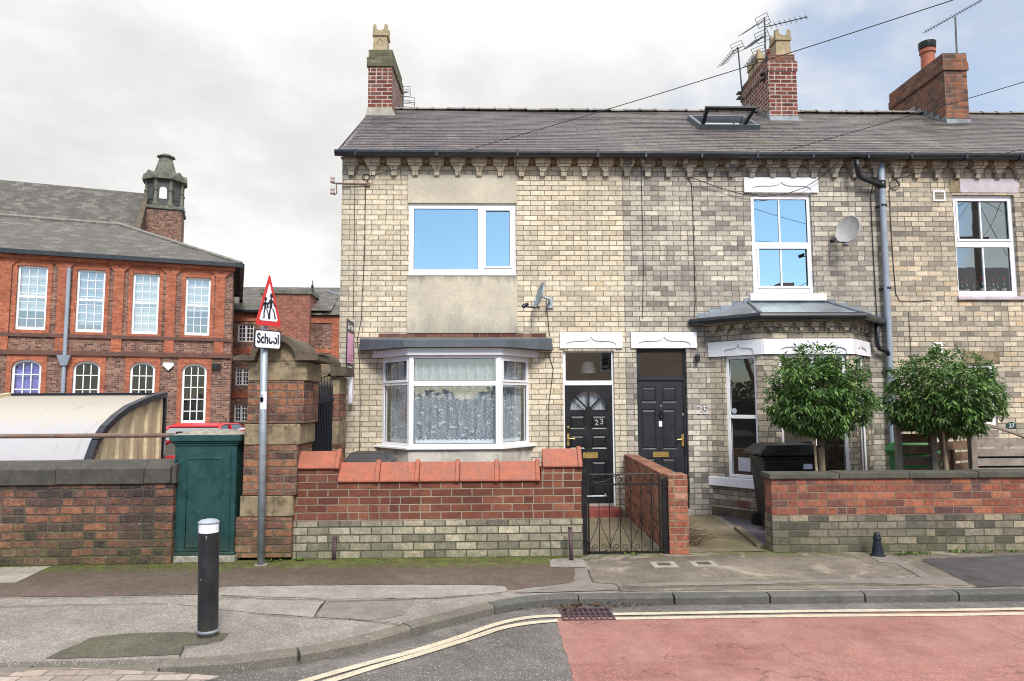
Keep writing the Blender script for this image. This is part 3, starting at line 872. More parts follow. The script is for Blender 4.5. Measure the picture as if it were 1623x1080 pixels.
sheet('ground', [(-300, -300), (300, -300), (300, 600), (-300, 600)], RZ - 0.02, M['yard'])
sheet('road', [(-60, -30), (60, -30), (60, 9), (-60, 9)], RZ, M['road'])
kerb_px = [(1623, 933), (1450, 935), (1300, 937), (1100, 939), (985, 940), (883, 941), (823, 946), (770, 955), (706, 971), (646, 985), (590, 1003), (540, 1014), (503, 1021), (460, 1028), (420, 1033), (385, 1037), (351, 1041), (260, 1044), (180, 1047), (0, 1050)]
kb = gpix(kerb_px)
kb = [(40, kb[0][1] + (40 - kb[0][0]) * 0.02)] + kb + [(-9, kb[-1][1] - 0.25), (-25, 4.2)]


def smooth(pts, n=2):
    for _ in range(n):
        q = [pts[0]]
        for a, b in zip(pts, pts[1:]):
            q += [(a[0] * .75 + b[0] * .25, a[1] * .75 + b[1] * .25), (a[0] * .25 + b[0] * .75, a[1] * .25 + b[1] * .75)]
        pts = q + [pts[-1]]
    return pts


def offset(pts, d):
    out = []
    for i, p in enumerate(pts):
        a = Vector(pts[max(i - 1, 0)])
        b = Vector(pts[min(i + 1, len(pts) - 1)])
        t = (b - a).normalized()
        n = Vector((-t.y, t.x))          # left of the way we walk (walking right to left: towards the street)
        out.append((p[0] + n.x * d, p[1] + n.y * d))
    return out


kb = smooth(kb, 1)
mb = MB()
mb.slab([(x, y) for x, y in kb] + [(-60, 4.2), (-60, 200), (60, 200), (60, kb[0][1])], RZ - 0.02, 0.0)
tag(mb.build('pavement', M['pave']), kind='structure')


def along(pts, step):
    """resample a polyline"""
    out, acc = [pts[0]], 0.0
    for a, b in zip(pts, pts[1:]):
        L = math.dist(a, b)
        t = step - acc
        while t <= L:
            out.append((a[0] + (b[0] - a[0]) * t / L, a[1] + (b[1] - a[1]) * t / L))
            t += step
        acc = (acc + L) % step
    return out


fine = along(kb, 0.1555)
mbk, mbd = MB(), MB()
KW = 0.125
for i in range(0, len(fine) - 6, 6):
    seg = fine[i:i + 7]
    # stones: trim the ends for the open joint
    q = [Vector(p) for p in seg]
    q[0] = q[0] + (q[1] - q[0]).normalized() * 0.009
    q[-1] = q[-1] + (q[-2] - q[-1]).normalized() * 0.009
    inn = [tuple(p) for p in q]
    o1, o2 = offset(inn, KW - 0.02), offset(inn, KW)
    xm = inn[3][0]
    ym = inn[3][1]
    top = 0.002 + random.uniform(-0.004, 0.004)
    low = 0.0
    if xm < -2.2:                        # dropped kerb towards the block paving
        top -= min(1.0, (-2.2 - xm) / 0.7) * 0.035
    mbx = mbd if xm > 0.2 else mbk
    n = len(inn)
    base = []
    for p in inn: base.append((p[0], p[1], top))
    for p in o1: base.append((p[0], p[1], top - 0.001))
    for p in o2: base.append((p[0], p[1], top - 0.022))
    for p in o2: base.append((p[0], p[1], RZ - 0.015))
    for p in inn: base.append((p[0], p[1], RZ - 0.015))
    fs = []
    for r in range(4):
        for k in range(n - 1):
            fs.append((r * n + k, r * n + k + 1, (r + 1) * n + k + 1, (r + 1) * n + k))
    fs += [(0, n, 2 * n, 3 * n, 4 * n), (n - 1, 5 * n - 1, 4 * n - 1, 3 * n - 1, 2 * n - 1)]
    mbx.raw(base, fs)
tag(mbk.build('kerb', M['kerb']), kind='structure')
tag(mbd.build('kerb', M['kerb_dark']), kind='structure')

# footway patches, each a thin sheet
def rough_edge(pts, amp=0.012, step=0.12):
    out = []
    for a, b in zip(pts, pts[1:] + pts[:1]):
        L = math.dist(a, b)
        n = max(1, int(L / step))
        for k in range(n):
            j = amp if k else 0
            out.append((a[0] + (b[0] - a[0]) * k / n + random.uniform(-j, j), a[1] + (b[1] - a[1]) * k / n + random.uniform(-j, j)))
    return out


wallL = G(0, 890)
sheet('pavement_strip', rough_edge([(-14, 8.8)] + [(-14, 7.0)] + gpix([(0, 947), (135, 946), (313, 943), (352, 930), (540, 928), (740, 927), (800, 929), (806, 936), (876, 928), (913, 923), (911, 901), (873, 900)]) + [(1.35, 8.9)]), 0.004, M['pave_brown'])
sheet('pavement_patch', rough_edge(gpix([(345, 944), (362, 931), (540, 928.5), (740, 928), (800, 930), (806, 938), (700, 949), (520, 950)])), 0.004, M['pave_light'])
sheet('pavement_patch', rough_edge(gpix([(280, 958), (420, 949), (517, 950), (497, 979), (395, 971)])), 0.004, M['pave_light'])
sheet('pavement_patch', rough_edge(gpix([(143, 1012), (200, 1005), (286, 1003), (363, 1005), (353, 1016), (290, 1025), (286, 1038), (213, 1041), (160, 1044), (73, 1044)]), 0.02), 0.004, M['pave_dark'])
sheet('pavement_patch', rough_edge(gpix([(515, 953), (660, 948), (640, 975), (585, 985), (500, 978)]), 0.02), 0.004, M['pave_smooth'])
sheet('pavement_right', rough_edge(gpix([(931, 885), (937, 923), (975, 924), (985, 938), (1623, 931)]) + [(12, 7.2), (12, 9.0), (1.6, 9.0)]), 0.004, M['pave_right'])
sheet('pavement_trench', rough_edge(gpix([(912, 902), (930, 901), (938, 923), (975, 924), (985, 936), (900, 939), (812, 941), (880, 930), (911, 923)])), 0.008, M['pave_smooth'])
sheet('pavement_patch', rough_edge(gpix([(985, 927), (1200, 922), (1480, 916), (1545, 926), (1540, 929), (1300, 925), (1000, 931)]), 0.02), 0.008, M['pave_smooth'])
sheet('pavement_patch', rough_edge(gpix([(1461, 887), (1640, 880)]) + [(12, 8.6), (12, 7.25)] + gpix([(1640, 930), (1552, 931), (1515, 914)]), 0.02), 0.008, M['pave_wet'])
sheet('pavement_patch', rough_edge(gpix([(1380, 884), (1408, 882), (1432, 892), (1480, 916), (1462, 918), (1420, 894), (1395, 893)]), 0.01), 0.010, M['pave_smooth'])
sheet('pavement_patch', rough_edge(gpix([(870, 888), (898, 886), (905, 884), (928, 890), (928, 900), (873, 900)]), 0.01), 0.008, M['pave_light'])
sheet('pavement_slab', gpix([(-60, 902), (80, 899), (25, 925), (-60, 926)]), 0.009, M['concrete'])
sheet('block_paving', gpix([(347, 1071.5), (286, 1066), (123, 1058.5), (-40, 1059)], -0.03) + [(-9, 4.6), (-9, 3), (-2.2, 3), (-2.03, 5.0)], -0.032, M['block_paving'])
def seam(px, w=.011, z=.0125):
    pts = [tuple(G(x, y, z).xy) for x, y in px]
    q = along(pts, .07)
    q = [(x + random.gauss(0, .005), y + random.gauss(0, .005)) for x, y in q]
    if len(q) < 3:
        return
    a, b = offset(q, w / 2), offset(q, -w / 2)
    m_ = MB()
    for i in range(len(q) - 1):
        k0 = random.uniform(.3, 1.0)
        m_.face([(*a[i], z), (*a[i + 1], z), (*b[i + 1], z), (*b[i], z)])
    tag(m_.build('pavement_crack', M['crack']), kind='structure')
for c_ in ([(352, 944), (420, 949), (516, 951)], [(516, 951), (507, 964), (497, 978)], [(395, 971), (440, 975), (497, 979), (560, 981), (640, 990)], [(0, 961), (140, 958), (278, 957)], [(0, 947), (135, 946), (313, 943), (350, 931)],
           [(520, 953), (640, 950), (740, 944), (806, 939)], [(985, 938), (976, 925), (940, 923), (932, 900)], [(990, 932), (1150, 928), (1320, 926), (1470, 928)], [(1461, 888), (1515, 914), (1552, 931)], [(290, 1025), (286, 1040)], [(290, 1025), (353, 1016)]):
    seam(c_)
sheet('red_road', rough_edge([(0.565, 6.5), (40, 6.83), (40, -1), (0.58, -1)], 0.012, 0.05)[:-1], RZ + 0.004, M['road_red'])


def ribbon(name, px, w, z):
    c = [tuple(G(x, y, z).xy) for x, y in px]
    return c


def line(name, pts, w, z):
    pts = smooth(pts, 2)
    a, b = offset(pts, w / 2), offset(pts, -w / 2)
    mb = MB()
    for i in range(len(pts) - 1):
        mb.face([(*a[i], z), (*a[i + 1], z), (*b[i + 1], z), (*b[i], z)])
    return tag(mb.build(name, M['road_line']), kind='structure')


LZ = RZ + 0.008
rA = [(40, 6.965 + 0.4)] + gpix([(1623, 966.5), (1300, 968), (970, 973.5)], LZ)
rB = [(40, 6.83 + 0.4)] + gpix([(1623, 974), (1300, 975.5), (972, 980.5)], LZ)
lA = gpix([(890, 976), (846, 977), (806, 984), (773, 993), (726, 1011), (650, 1034), (590, 1049), (540, 1063), (440, 1092)], LZ)
lB = gpix([(884, 983.5), (839, 987), (793, 995), (760, 1007), (706, 1024), (650, 1041), (590, 1058), (540, 1074), (470, 1095)], LZ)
for L in (rA, rB, lA, lB):
    line('road_marking', L, 0.075, LZ)

# drain grate in the gutter
dr = thing('drain_grate', 'rusty iron drain grate choked with leaves beside the kerb, where the yellow lines break', 'drain', (*G(930, 975, RZ).xy, RZ))
q = G(930, 975, RZ)
FD = Frame(q.x, q.y)
mb = MB()
dx0, dx1 = G(892, 975, RZ).x - q.x, G(968, 975, RZ).x - q.x
dw = 0.155
mb.bbox(q.x + dx0 - .02, q.x + dx1 + .02, q.y - dw - .02, q.y - dw, RZ, RZ + .012)
mb.bbox(q.x + dx0 - .02, q.x + dx1 + .02, q.y + dw, q.y + dw + .02, RZ, RZ + .012)
mb.bbox(q.x + dx0 - .02, q.x + dx0, q.y - dw, q.y + dw, RZ, RZ + .012)
mb.bbox(q.x + dx1, q.x + dx1 + .02, q.y - dw, q.y + dw, RZ, RZ + .012)
mb.build('frame', M['post_purple'], dr)
mb = MB()
for k in range(1, 9):
    x = q.x + dx0 + (dx1 - dx0) * k / 9
    mb.bbox(x - .009, x + .009, q.y - dw, q.y + dw, RZ + .002, RZ + .013)
for k in (1, 2):
    y = q.y - dw + 2 * dw * k / 3
    mb.bbox(q.x + dx0, q.x + dx1, y - .01, y + .01, RZ + .001, RZ + .0115)
mb.build('grating', M['post_purple'], dr)
mb = MB()
mb.face([(q.x + dx0, q.y - dw, RZ + .0015), (q.x + dx1, q.y - dw, RZ + .0015), (q.x + dx1, q.y + dw, RZ + .0015), (q.x + dx0, q.y + dw, RZ + .0015)])
mb.build('sump', M['rubber'], dr)

for k, (pp, txt) in enumerate([([(1027, 891), (1066, 891), (1079, 901), (1039, 902)], 'square concrete inspection cover in the footway in front of the garden gate'),
                               ([(1092, 890), (1128, 890), (1142, 899), (1100, 900)], 'square concrete inspection cover right of the brick gate pier, beside the damp path')]):
    g4 = gpix(pp)
    cx = sum(p[0] for p in g4) / 4
    cy = sum(p[1] for p in g4) / 4
    hw, hd = 0.145, 0.13
    iv = thing('inspection_cover', txt, 'manhole cover', (cx, cy, 0), 'inspection covers in the footway')
    mb = MB()
    F = Frame(cx, cy)
    ring = lambda r: [(cx - hw * r, cy - hd * r), (cx + hw * r, cy - hd * r), (cx + hw * r, cy + hd * r), (cx - hw * r, cy + hd * r)]
    mb.slab(ring(1.0), 0, 0.012)
    mb.build('surround', M['concrete'], iv, bevel=0.003)
    mb = MB()
    mb.slab(ring(0.5), 0.012, 0.016)
    mb.build('lid', M['coping_stone'], iv)

# garden ground behind the walls
sheet('garden_path', [(1.2, 8.75), (2.08, 8.75), (2.13, 11.58), (0.95, 11.58)], 0.012, M['path'])
sheet('garden_path', [(2.36, 8.75), (3.36, 8.75), (3.45, 9.4), (3.6, 11.58), (2.36, 11.58)], 0.012, M['path'])
sheet('garden_bed', [(3.47, 8.95), (6.5, 8.95), (6.5, 11.5), (3.72, 11.5), (3.58, 9.9)], 0.010, M['slate_chip'])
sheet('garden_bed', [(-2.5, 8.9), (1.1, 8.9), (0.95, 11.5), (-2.6, 11.5)], 0.010, M['path'])
mb = MB()
mb.hexa([(3.36, 8.95, 0.0), (3.47, 8.95, 0.0), (3.62, 10.3, 0.0), (3.53, 10.3, 0.0)], [(3.36, 8.95, .05), (3.47, 8.95, .05), (3.62, 10.3, .05), (3.53, 10.3, .05)])
tag(mb.build('path_edging', M['path']), kind='structure')

# ------------------------------------------------------------------ the terrace
HX = [FF.hit(539, 470)[0], FF.hit(988, 400)[0], FF.hit(1407, 450)[0], 13.4]
EAVE_Y = 11.36
EAVE_Z = W(800, 244, EAVE_Y).z + 0.03
RIDGE_Y = 14.55
SL = (W(1000, 177.5, RIDGE_Y).z - EAVE_Z) / (RIDGE_Y - EAVE_Y)
RIDGE_Z = EAVE_Z + SL * (RIDGE_Y - EAVE_Y)
roof_z = lambda y: EAVE_Z + SL * (y - EAVE_Y)
SLEN = math.hypot(RIDGE_Y - EAVE_Y, RIDGE_Z - EAVE_Z)
cs, sn = (RIDGE_Y - EAVE_Y) / SLEN, (RIDGE_Z - EAVE_Z) / SLEN
NROW = 30
V0 = EAVE_Y * cs + EAVE_Z * sn


def roof_hit(px, py):
    d = ray(px, py)
    # EAVE_Z + SL (CAM.y + k d.y - EAVE_Y) = CAM.z + k d.z
    k = (EAVE_Z - SL * EAVE_Y - CAM_H) / (d.z - SL * d.y)
    return CAM + d * k


M['slate_purple'] = slate('purple grey slates', [(0.0, hexc('#332e34')), (0.35, hexc('#433d43')), (0.6, hexc('#514a4f')), (0.8, hexc('#625b5c')), (1.0, hexc('#736e69'))], 0.26, SLEN / NROW, V0, hexc('#948f84'), 0.28)
M['slate_lichen'] = slate('lichened slates', [(0.0, hexc('#393439')), (0.35, hexc('#484245')), (0.6, hexc('#565052')), (0.8, hexc('#676160')), (1.0, hexc('#77726a'))], 0.26, SLEN / NROW, V0, hexc('#979280'), 0.38, hexc('#6f6d4c'), 0.4, diag=R(38))
M['slate_school'] = slate('grey school slates', [(0.0, hexc('#2b2927')), (0.35, hexc('#3d3a37')), (0.65, hexc('#4f4c48')), (1.0, hexc('#73706a'))], 0.45, 0.27, 0.0, hexc('#7d7b70'), 0.3)
M['ridge'] = plain('grey ridge tile', hexc('#77736e'), 0.85, var=0.25, scale=6, bump=0.3, dirt=hexc('#777360'), dirt_amt=0.6)

ARCH0 = W(573, 262, 11.5).x
ARCH_S = 0.3615


def ogee(u0, u1, z0, h, k=0.86):
    """ogee headed arch notch, from lower left over the top to lower right"""
    c, w = (u0 + u1) / 2, (u1 - u0) / 2
    pr = [(-1, 0), (-1, .30), (-.95, .46), (-.84, .56), (-.7, .60), (-.3, .62), (-.15, .68), (-.06, .82), (0, 1.0)]
    L = [(c + w * a, z0 + h * b) for a, b in pr]
    return L + [(c - w * a, z0 + h * b) for a, b in pr[-2::-1]]


def lintel(root, F, rect, mat, arches=None, d=0.0, name='lintel', proud=0.035):
    u0, u1, z0, z1 = rect
    mb = MB()
    mb.box(F, u0 + .003, u1 - .003, d - 0.05, d + proud - 0.016, z0 + .002, z1 - .002)
    out = [(u0, z1), (u0, z0)]
    for a, b, h in (arches or [(u0 + (u1 - u0) * 0.1, u1 - (u1 - u0) * 0.1, 0.72)]):
        out += ogee(a, b, z0, (z1 - z0) * h)
    out += [(u1, z0), (u1, z1)]
    mb.prism(F, out, d + proud - 0.0165, d + proud)
    return mb.build(name, mat, root)


def upvc(root, F, rect, lights, d=-0.06, mat='pvc', glassm='glass_clear', name='window', sash=None, depth=0.06, bars=None, sash_w=0.035):
    """frame with panes; lights = glass rectangles, sash = indices that open and stand proud"""
    u0, u1, z0, z1 = rect
    holes = []
    sash = sash or []
    for i, L in enumerate(lights):
        g_ = sash_w if i in sash else 0.0
        holes.append((L[0] - g_ * .2, L[1] + g_ * .2, L[2] - g_ * .2, L[3] + g_ * .2))
    mb = MB()
    mb.grid(F, u0, u1, z0, z1, holes, d - depth, d)
    for i in sash:
        a, b, c, e = lights[i]
        mb.grid(F, a - sash_w, b + sash_w, c - sash_w, e + sash_w, [(a, b, c, e)], d + 0.001, d + 0.014)
    fr = mb.build(name, M[mat], root, bevel=0.004)
    gk = MB()
    pn = MB()
    for a, b, c, e in lights:
        pn.face([F.pt(a - .02, d - .026, c - .02), F.pt(b + .02, d - .026, c - .02), F.pt(b + .02, d - .026, e + .02), F.pt(a - .02, d - .026, e + .02)])
        gk.grid(F, a - .002, b + .002, c - .002, e + .002, [(a + .005, b - .005, c + .005, e - .005)], d - .024, d - .016, outer=False)
    gk.build('seal', M['rubber'], fr)
    pn.build('pane', M[glassm], fr)
    if bars:
        bb = MB()
        for (a, b, c, e) in bars:
            bb.box(F, a, b, d - .03, d - .008, c, e)
        bb.build('glazing_bar', M[mat], fr)
    return fr


def curtain(F, u0, u1, z0, z1, d, waves, parent, name='curtain', mat='net', amp=0.03):
    mb = MB()
    n = max(12, int((u1 - u0) * 60))
    pts = []
    for i in range(n + 1):
        u = u0 + (u1 - u0) * i / n
        dd = d + amp * math.sin(waves * (u - u0) * 2 * math.pi + 0.7 * math.sin(3 * u))
        pts.append((u, dd))
    for (a, da), (b, db) in zip(pts, pts[1:]):
        mb.face([F.pt(a, da, z0), F.pt(b, db, z0), F.pt(b, db, z1), F.pt(a, da, z1)])
    return mb.build(name, M[mat], parent, smooth=True)


houses = []
H_LABEL = ['cream brick end of terrace house with rendered panels and white bay window, numbered 23',
           'weathered buff brick house with black six panel door and stone headed bay, numbered 25',
           'buff brick house at the right edge, behind timber fencing, bottles in its upper window']
for i in range(3):
    houses.append(thing('terraced_house', H_LABEL[i], 'house', (HX[i], YF, 0), 'terraced houses in the row'))

RECT = {
    'w23': FF.rect(648, 323, 817.5, 435), 'd23': FF.rect(893.5, 556, 975, 811), 'bay23': FF.rect(606, 566, 838, 712),
    'w25': FF.rect(1192, 308, 1288, 465), 'd25': FF.rect(1011, 553, 1091, 810), 'bay25': FF.rect(1140, 565, 1372, 757),
    'w27': FF.rect(1514.5, 309, 1612, 470), 'g27': FF.rect(1533, 577, 1579, 675)}
HOLES = [['w23', 'd23', 'bay23'], ['w25', 'd25', 'bay25'], ['w27', 'g27']]
WALLM = ['brick_cream', 'brick_buff', 'brick_warm']
BACK_Y = 17.88
for i, hs in enumerate(houses):
    x0, x1 = HX[i] + (0.0 if i == 0 else 0.001), HX[i + 1] - 0.001
    mb = MB()
    mb.grid(FF, x0, x1, 0.0, EAVE_Z + .12, [RECT[k] for k in HOLES[i]], -0.12, 0.0, back=False, outer=False)
    def sidewall(x):
        mb.face([(x, YF, 0), (x, BACK_Y, 0), (x, BACK_Y, EAVE_Z + .1), (x, RIDGE_Y, RIDGE_Z - .06), (x, YF, EAVE_Z + .12)])
    sidewall(x0)
    if i == 2:
        sidewall(x1)
    mb.face([(x0, BACK_Y, 0), (x1, BACK_Y, 0), (x1, BACK_Y, EAVE_Z + .1), (x0, BACK_Y, EAVE_Z + .1)])
    mb.build('wall', M[WALLM[i]], hs, recalc=False)
    mb = MB()                             # rooms behind the windows
    mb.bbox(x0 + .12, x1 - .12, YF + .13, BACK_Y - .1, 2.72, 2.95)
    mb.bbox(x0 + .12, x1 - .12, 15.0, 15.12, 0.02, 2.715)
    mb.bbox(x0 + .12, x1 - .12, 14.4, 14.52, 2.955, EAVE_Z - .1)
    mb.build('room', M['plaster'], hs)
    # roof in stepped slate courses, front and back
    xr0, xr1 = (x0 - 0.04 if i == 0 else x0), x1
    mb = MB()
    for side in (0, 1):
        for r in range(NROW):
            a, b = r / NROW, (r + 1) / NROW
            def P(x, s, h):
                y = EAVE_Y + (RIDGE_Y - EAVE_Y) * s
                z = EAVE_Z + (RIDGE_Z - EAVE_Z) * s
                y, z = y - sn * h, z + cs * h
                if side:
                    y = 2 * RIDGE_Y - y
                return (x, y, z)
            nseg = 1 if side else 10
            for k in range(nseg):
                xa, xb = xr0 + (xr1 - xr0) * k / nseg, xr0 + (xr1 - xr0) * (k + 1) / nseg
                ja = jb = 0.0
                if not side:
                    ja, jb = [0.0015 * math.sin(3.1 * xx + r * 1.7) + 0.012 * math.sin(0.9 * xx + .13 * r) for xx in (xa, xb)]
                mb.face([P(xa, a, .011 + ja), P(xb, a, .011 + jb), P(xb, b, .004 + jb), P(xa, b, .004 + ja)])
                mb.face([P(xa, a, -.002), P(xb, a, -.002), P(xb, a, .011 + jb), P(xa, a, .011 + ja)])
    if i == 0:                            # verge edge
        mb.face([(xr0, EAVE_Y, EAVE_Z - .03), (xr0, RIDGE_Y, RIDGE_Z - .03), (xr0, RIDGE_Y, RIDGE_Z + .02), (xr0, EAVE_Y, EAVE_Z + .02)])
    rf = mb.build('roof', M['slate_purple' if i == 0 else 'slate_lichen'], hs, recalc=False)
    mb = MB()                             # ridge tiles with raised joints
    n = int((xr1 - xr0) / 0.335)
    for k in range(n + 1):
        xa, xb = xr0 + k * .335, min(xr0 + (k + 1) * .335, xr1)
        if xb - xa < .05:
            continue
        jz = random.uniform(-.008, .008)
        for (p, q2, rr) in ((xa, xb - .003, .062), (xb - .05, xb - .004, .074)):
            pr = [(RIDGE_Y + 1.6 * rr * math.cos(t), RIDGE_Z - .012 + jz + rr * math.sin(t)) for t in [math.pi * j / 8 for j in range(9)]]
            mb.raw([(p, y, z) for y, z in pr] + [(q2, y, z) for y, z in pr],
                   [tuple(range(9)), tuple(range(17, 8, -1))] + [(j, j + 1, j + 10, j + 9) for j in range(8)] + [(8, 0, 9, 17)])
    mb.build('ridge', M['ridge'], hs)
    # gutter and fascia
    mb = MB()
    g0, g1 = (x0 - .07 if i == 0 else x0), x1
    prof = [(-.062, .035), (-.062, .0), (-.045, -.04), (0, -.058), (.045, -.04), (.062, 0), (.062, .035), (.05, .035), (.05, 0), (0, -.04), (-.05, 0), (-.05, .035)]
    gy, gz = EAVE_Y - .02, EAVE_Z - .035
    pts = [(gy + a, gz + b) for a, b in prof]
    n = len(pts)
    mb.raw([(g0, y, z) for y, z in pts] + [(g1, y, z) for y, z in pts],
           [tuple(range(n)), tuple(range(2 * n - 1, n - 1, -1))] + [(j, (j + 1) % n, n + (j + 1) % n, n + j) for j in range(n)])
    x = g0 + .35
    while x < g1:
        mb.bbox(x - .02, x + .02, gy - .068, gy + .068, gz - .066, gz + .04)
        x += 1.35 if i == 0 else 0.95
    mb.build('gutter', M['gutter_black'], hs)
    mb = MB()
    mb.bbox(x0 + .001, x1 - .001, EAVE_Y + .06, YF - .16, EAVE_Z - .06, EAVE_Z + .015)
    mb.build('fascia', M['gutter_black'], hs)
    # corbelled cornice: a proud band carried on cusped brick corbels
    zt = W(700, 251, YF - .1).z
    zb = W(700, 277.5, YF - .08).z
    hh = zt - zb
    mb = MB()
    mb.box(FF, x0 + .002, x1 - .002, 0.0, 0.15, zt + .001, EAVE_Z - .062)
    k0 = int(math.floor((x0 - ARCH0) / ARCH_S)) - 1
    for k in range(k0, k0 + 40):
        c = ARCH0 + (k + .5) * ARCH_S
        if c - ARCH_S / 2 < x0 - .2 or c > x1 + .1:
            continue
        hwf = ARCH_S / 2
        half = [(hwf, 0), (hwf, -.022), (hwf - .03, -.026), (hwf - .052, -.045), (hwf - .056, -.07), (hwf - .05, -.085), (hwf - .062, -.095)]
        low = [(hwf - .062, -.095), (hwf - .075, -.11), (hwf - .1, -.125), (hwf - .112, -.15), (hwf - .105, -.165), (.05, -.19), (.043, -hh)]
        def both(h):
            return [(c - a, zt + b) for a, b in h] + [(c + a, zt + b) for a, b in h[::-1]]
        cl = lambda pts: [(min(max(a, x0 + .001), x1 - .001), b) for a, b in pts]
        mb.prism(FF, cl(both(half)), 0.001, .135)
        lo = cl(both(low))
        i0 = len(mb.v)
        mb.prism(FF, lo, 0.001, .115)
        # slope the front of the drop back towards its tip
        for j in range(i0, i0 + len(lo)):
            vx, vy, vz = mb.v[j]
            f = min(1, max(0, (zt - .095 - vz) / (hh - .095)))
            mb.v[j] = (vx, vy + .055 * f, vz)
        if x0 + .1 < c - ARCH_S / 2 < x1 - .06:
            mb.disc(FF, c - ARCH_S / 2, zt - .05, .05, .0, .15, 14, 1)
    mb.build('cornice', [M[WALLM[i]], M['arch_soot']], hs)

# ---------------- house 23
h23, h25, h27 = houses
mb = MB()
a = FF.rect(646.5, 278, 818.5, 322.5)
mb.box(FF, a[0], a[1], -.05, .022, RECT['w23'][3] + .002, a[3])
mb.build('render_panel', M['render_plain'], h23, bevel=0.004)
mb = MB()
b_ = FF.rect(645, 436, 820, 528.5)
mb.box(FF, b_[0], b_[1], -.05, .022, b_[2], RECT['w23'][2] - .03)
mb.build('render_panel', M['render_grey'], h23, bevel=0.004)
mb = MB()
e_ = FF.rect(600, 528.8, 866, 541)
mb.box(FF, e_[0], e_[1], -.02, .006, e_[2] - .05, e_[3])
mb.build('brick_band', M['brick_red_soft'], h23)
r = RECT['w23']
L1 = FF.rect(655.5, 330.5, 757.5, 426.5)
L2 = FF.rect(770, 334, 808, 422)
w = upvc(h23, FF, r, [L1, L2], d=-.02, glassm='glass_sky', sash=[1])
mb = MB()
mb.box(FF, r[0] - .01, r[1] + .01, -.07, .035, r[2] - .028, r[2] - .001)
mb.build('sill', M['pvc'], w, bevel=.004)
curtain(FF, r[0] + .02, r[0] + .14, r[2], r[3], -.3, 8, w, mat='curtain_blue')

# bay with flat roof
BD = 0.66
A_ = (RECT['bay23'][0], YF)
D_ = (RECT['bay23'][1], YF)
Bx, Cx = W(649, 640, YF - BD).x, W(793.5, 640, YF - BD).x
B_, C_ = (Bx, YF - BD), (Cx, YF - BD)
bay_f = [frame2(A_, B_), frame2(B_, C_), frame2(C_, D_)]
bay_l = [math.dist(A_, B_), math.dist(B_, C_), math.dist(C_, D_)]
zs0 = bay_f[1].hit(720, 712.5)[1]       # sill underside
zh = bay_f[1].hit(720, 563.5)[1]        # window head
def expand(poly, d):
    """push the three street faces of a bay plan outwards"""
    fr = [frame2(poly[k], poly[k + 1]) for k in range(3)]
    out = []
    p0 = fr[0].pt(0, d, 0)
    out.append((p0.x + fr[0].t.x * (YF - p0.y) / fr[0].t.y, YF))
    for k in (0, 1):
        n1, n2 = fr[k].nn, fr[k + 1].nn
        mvec = (n1 + n2).normalized()
        q = Vector((*poly[k + 1], 0)) + mvec * (d / max(.3, mvec.dot(n1)))
        out.append((q.x, q.y))
    p3 = fr[2].pt(math.dist(poly[2], poly[3]), d, 0)
    out.append((p3.x + fr[2].t.x * (YF - p3.y) / fr[2].t.y, YF))
    return out
plan23 = [A_, B_, C_, D_]
mb = MB()
p1 = expand(plan23, .02)
mb.slab(p1 + [(D_[0] - .05, YF + .1), (A_[0] + .05, YF + .1)], 0.0, zs0 - .001)
bay = mb.build('bay_window', M['render_base'], h23)
mb = MB()
p2 = expand(plan23, .07)
mb.slab([(p2[0][0] - .04, YF - .002)] + p2[1:3] + [(p2[3][0] + .04, YF - .002)], zs0, zs0 + .035)
mb.build('sill', M['pvc'], bay, bevel=.006)
zc0 = zs0 + .036
zst = zh
trz = bay_f[1].hit(720, 608)[1]
def side_lights(F, L):
    tz = trz
    return [(.075, L - .075, tz + .05 + .01, zst - .085), (.06, L - .06, zc0 + .06, tz - .02)]
glz = []
for k in range(3):
    F, L = bay_f[k], bay_l[k]
    if k == 1:
        u0 = F.hit(655.5, 640)[0]; u1 = F.hit(785.5, 640)[0]
        lights = [(u0, u1, F.hit(720, 604)[1], F.hit(720, 568)[1]), (u0, u1, F.hit(720, 704)[1], F.hit(720, 612)[1])]
        fr = upvc(bay, F, (.05, L - .05, zc0, zst), lights, d=0.0, name='window')
    else:
        fr = upvc(bay, F, (.0, L - .0, zc0, zst), side_lights(F, L), d=0.0, name='window', sash=[0])
    mid = bay_f[1]
    cv = curtain(F, .03, L - .03, zc0 + .02, zst - .02, -.15, (7 if k == 1 else 12), fr, name='net_curtain', amp=.02)
    # lace sprigs and butterflies worked into the net
    lc = MB()
    zt_ = zst - .03 if k != 1 else trz
    def sprig(uu, z_, an, ln, wd):
        du, dz = math.cos(an), math.sin(an)
        P = lambda s, t: F.pt(uu + du * s - dz * t, -.125, z_ + dz * s + du * t)
        lc.face([P(0, 0), P(ln * .45, -wd), P(ln, 0), P(ln * .45, wd)])
    ncol = int((L - .12) / .085)
    for q in range(ncol):
        ph = random.uniform(0, 6.28)
        z_ = zc0 + .1 + random.uniform(0, .05)
        side = 1
        while z_ < zt_ - .03:
            uu = .07 + (q + .5) * (L - .14) / ncol + .022 * math.sin(z_ * 9 + ph)
            if random.random() < .86:
                sprig(uu, z_, math.pi / 2 - side * random.uniform(.5, 1.1), random.uniform(.026, .042), random.uniform(.0045, .007))
            if random.random() < .07:
                for an in (.5, -.35, math.pi - .5, math.pi + .35):
                    sprig(uu + .01, z_ + .01, an, .034, .011)
            side = -side
            z_ += random.uniform(.022, .034)
    step = .075
    u_ = .06
    while u_ < L - .08:                   # scalloped hem
        lc.face([F.pt(u_ + step * .5 + step * .5 * math.cos(t), -.128, zc0 + .085 + .03 * abs(math.sin(t))) for t in [math.pi * j / 8 for j in range(9)]] + [F.pt(u_, -.128, zc0 + .05), F.pt(u_ + step, -.128, zc0 + .05)])
        u_ += step
    lc.build('lace', M['lace'], fr, recalc=False)
mb = MB()                                 # corner posts
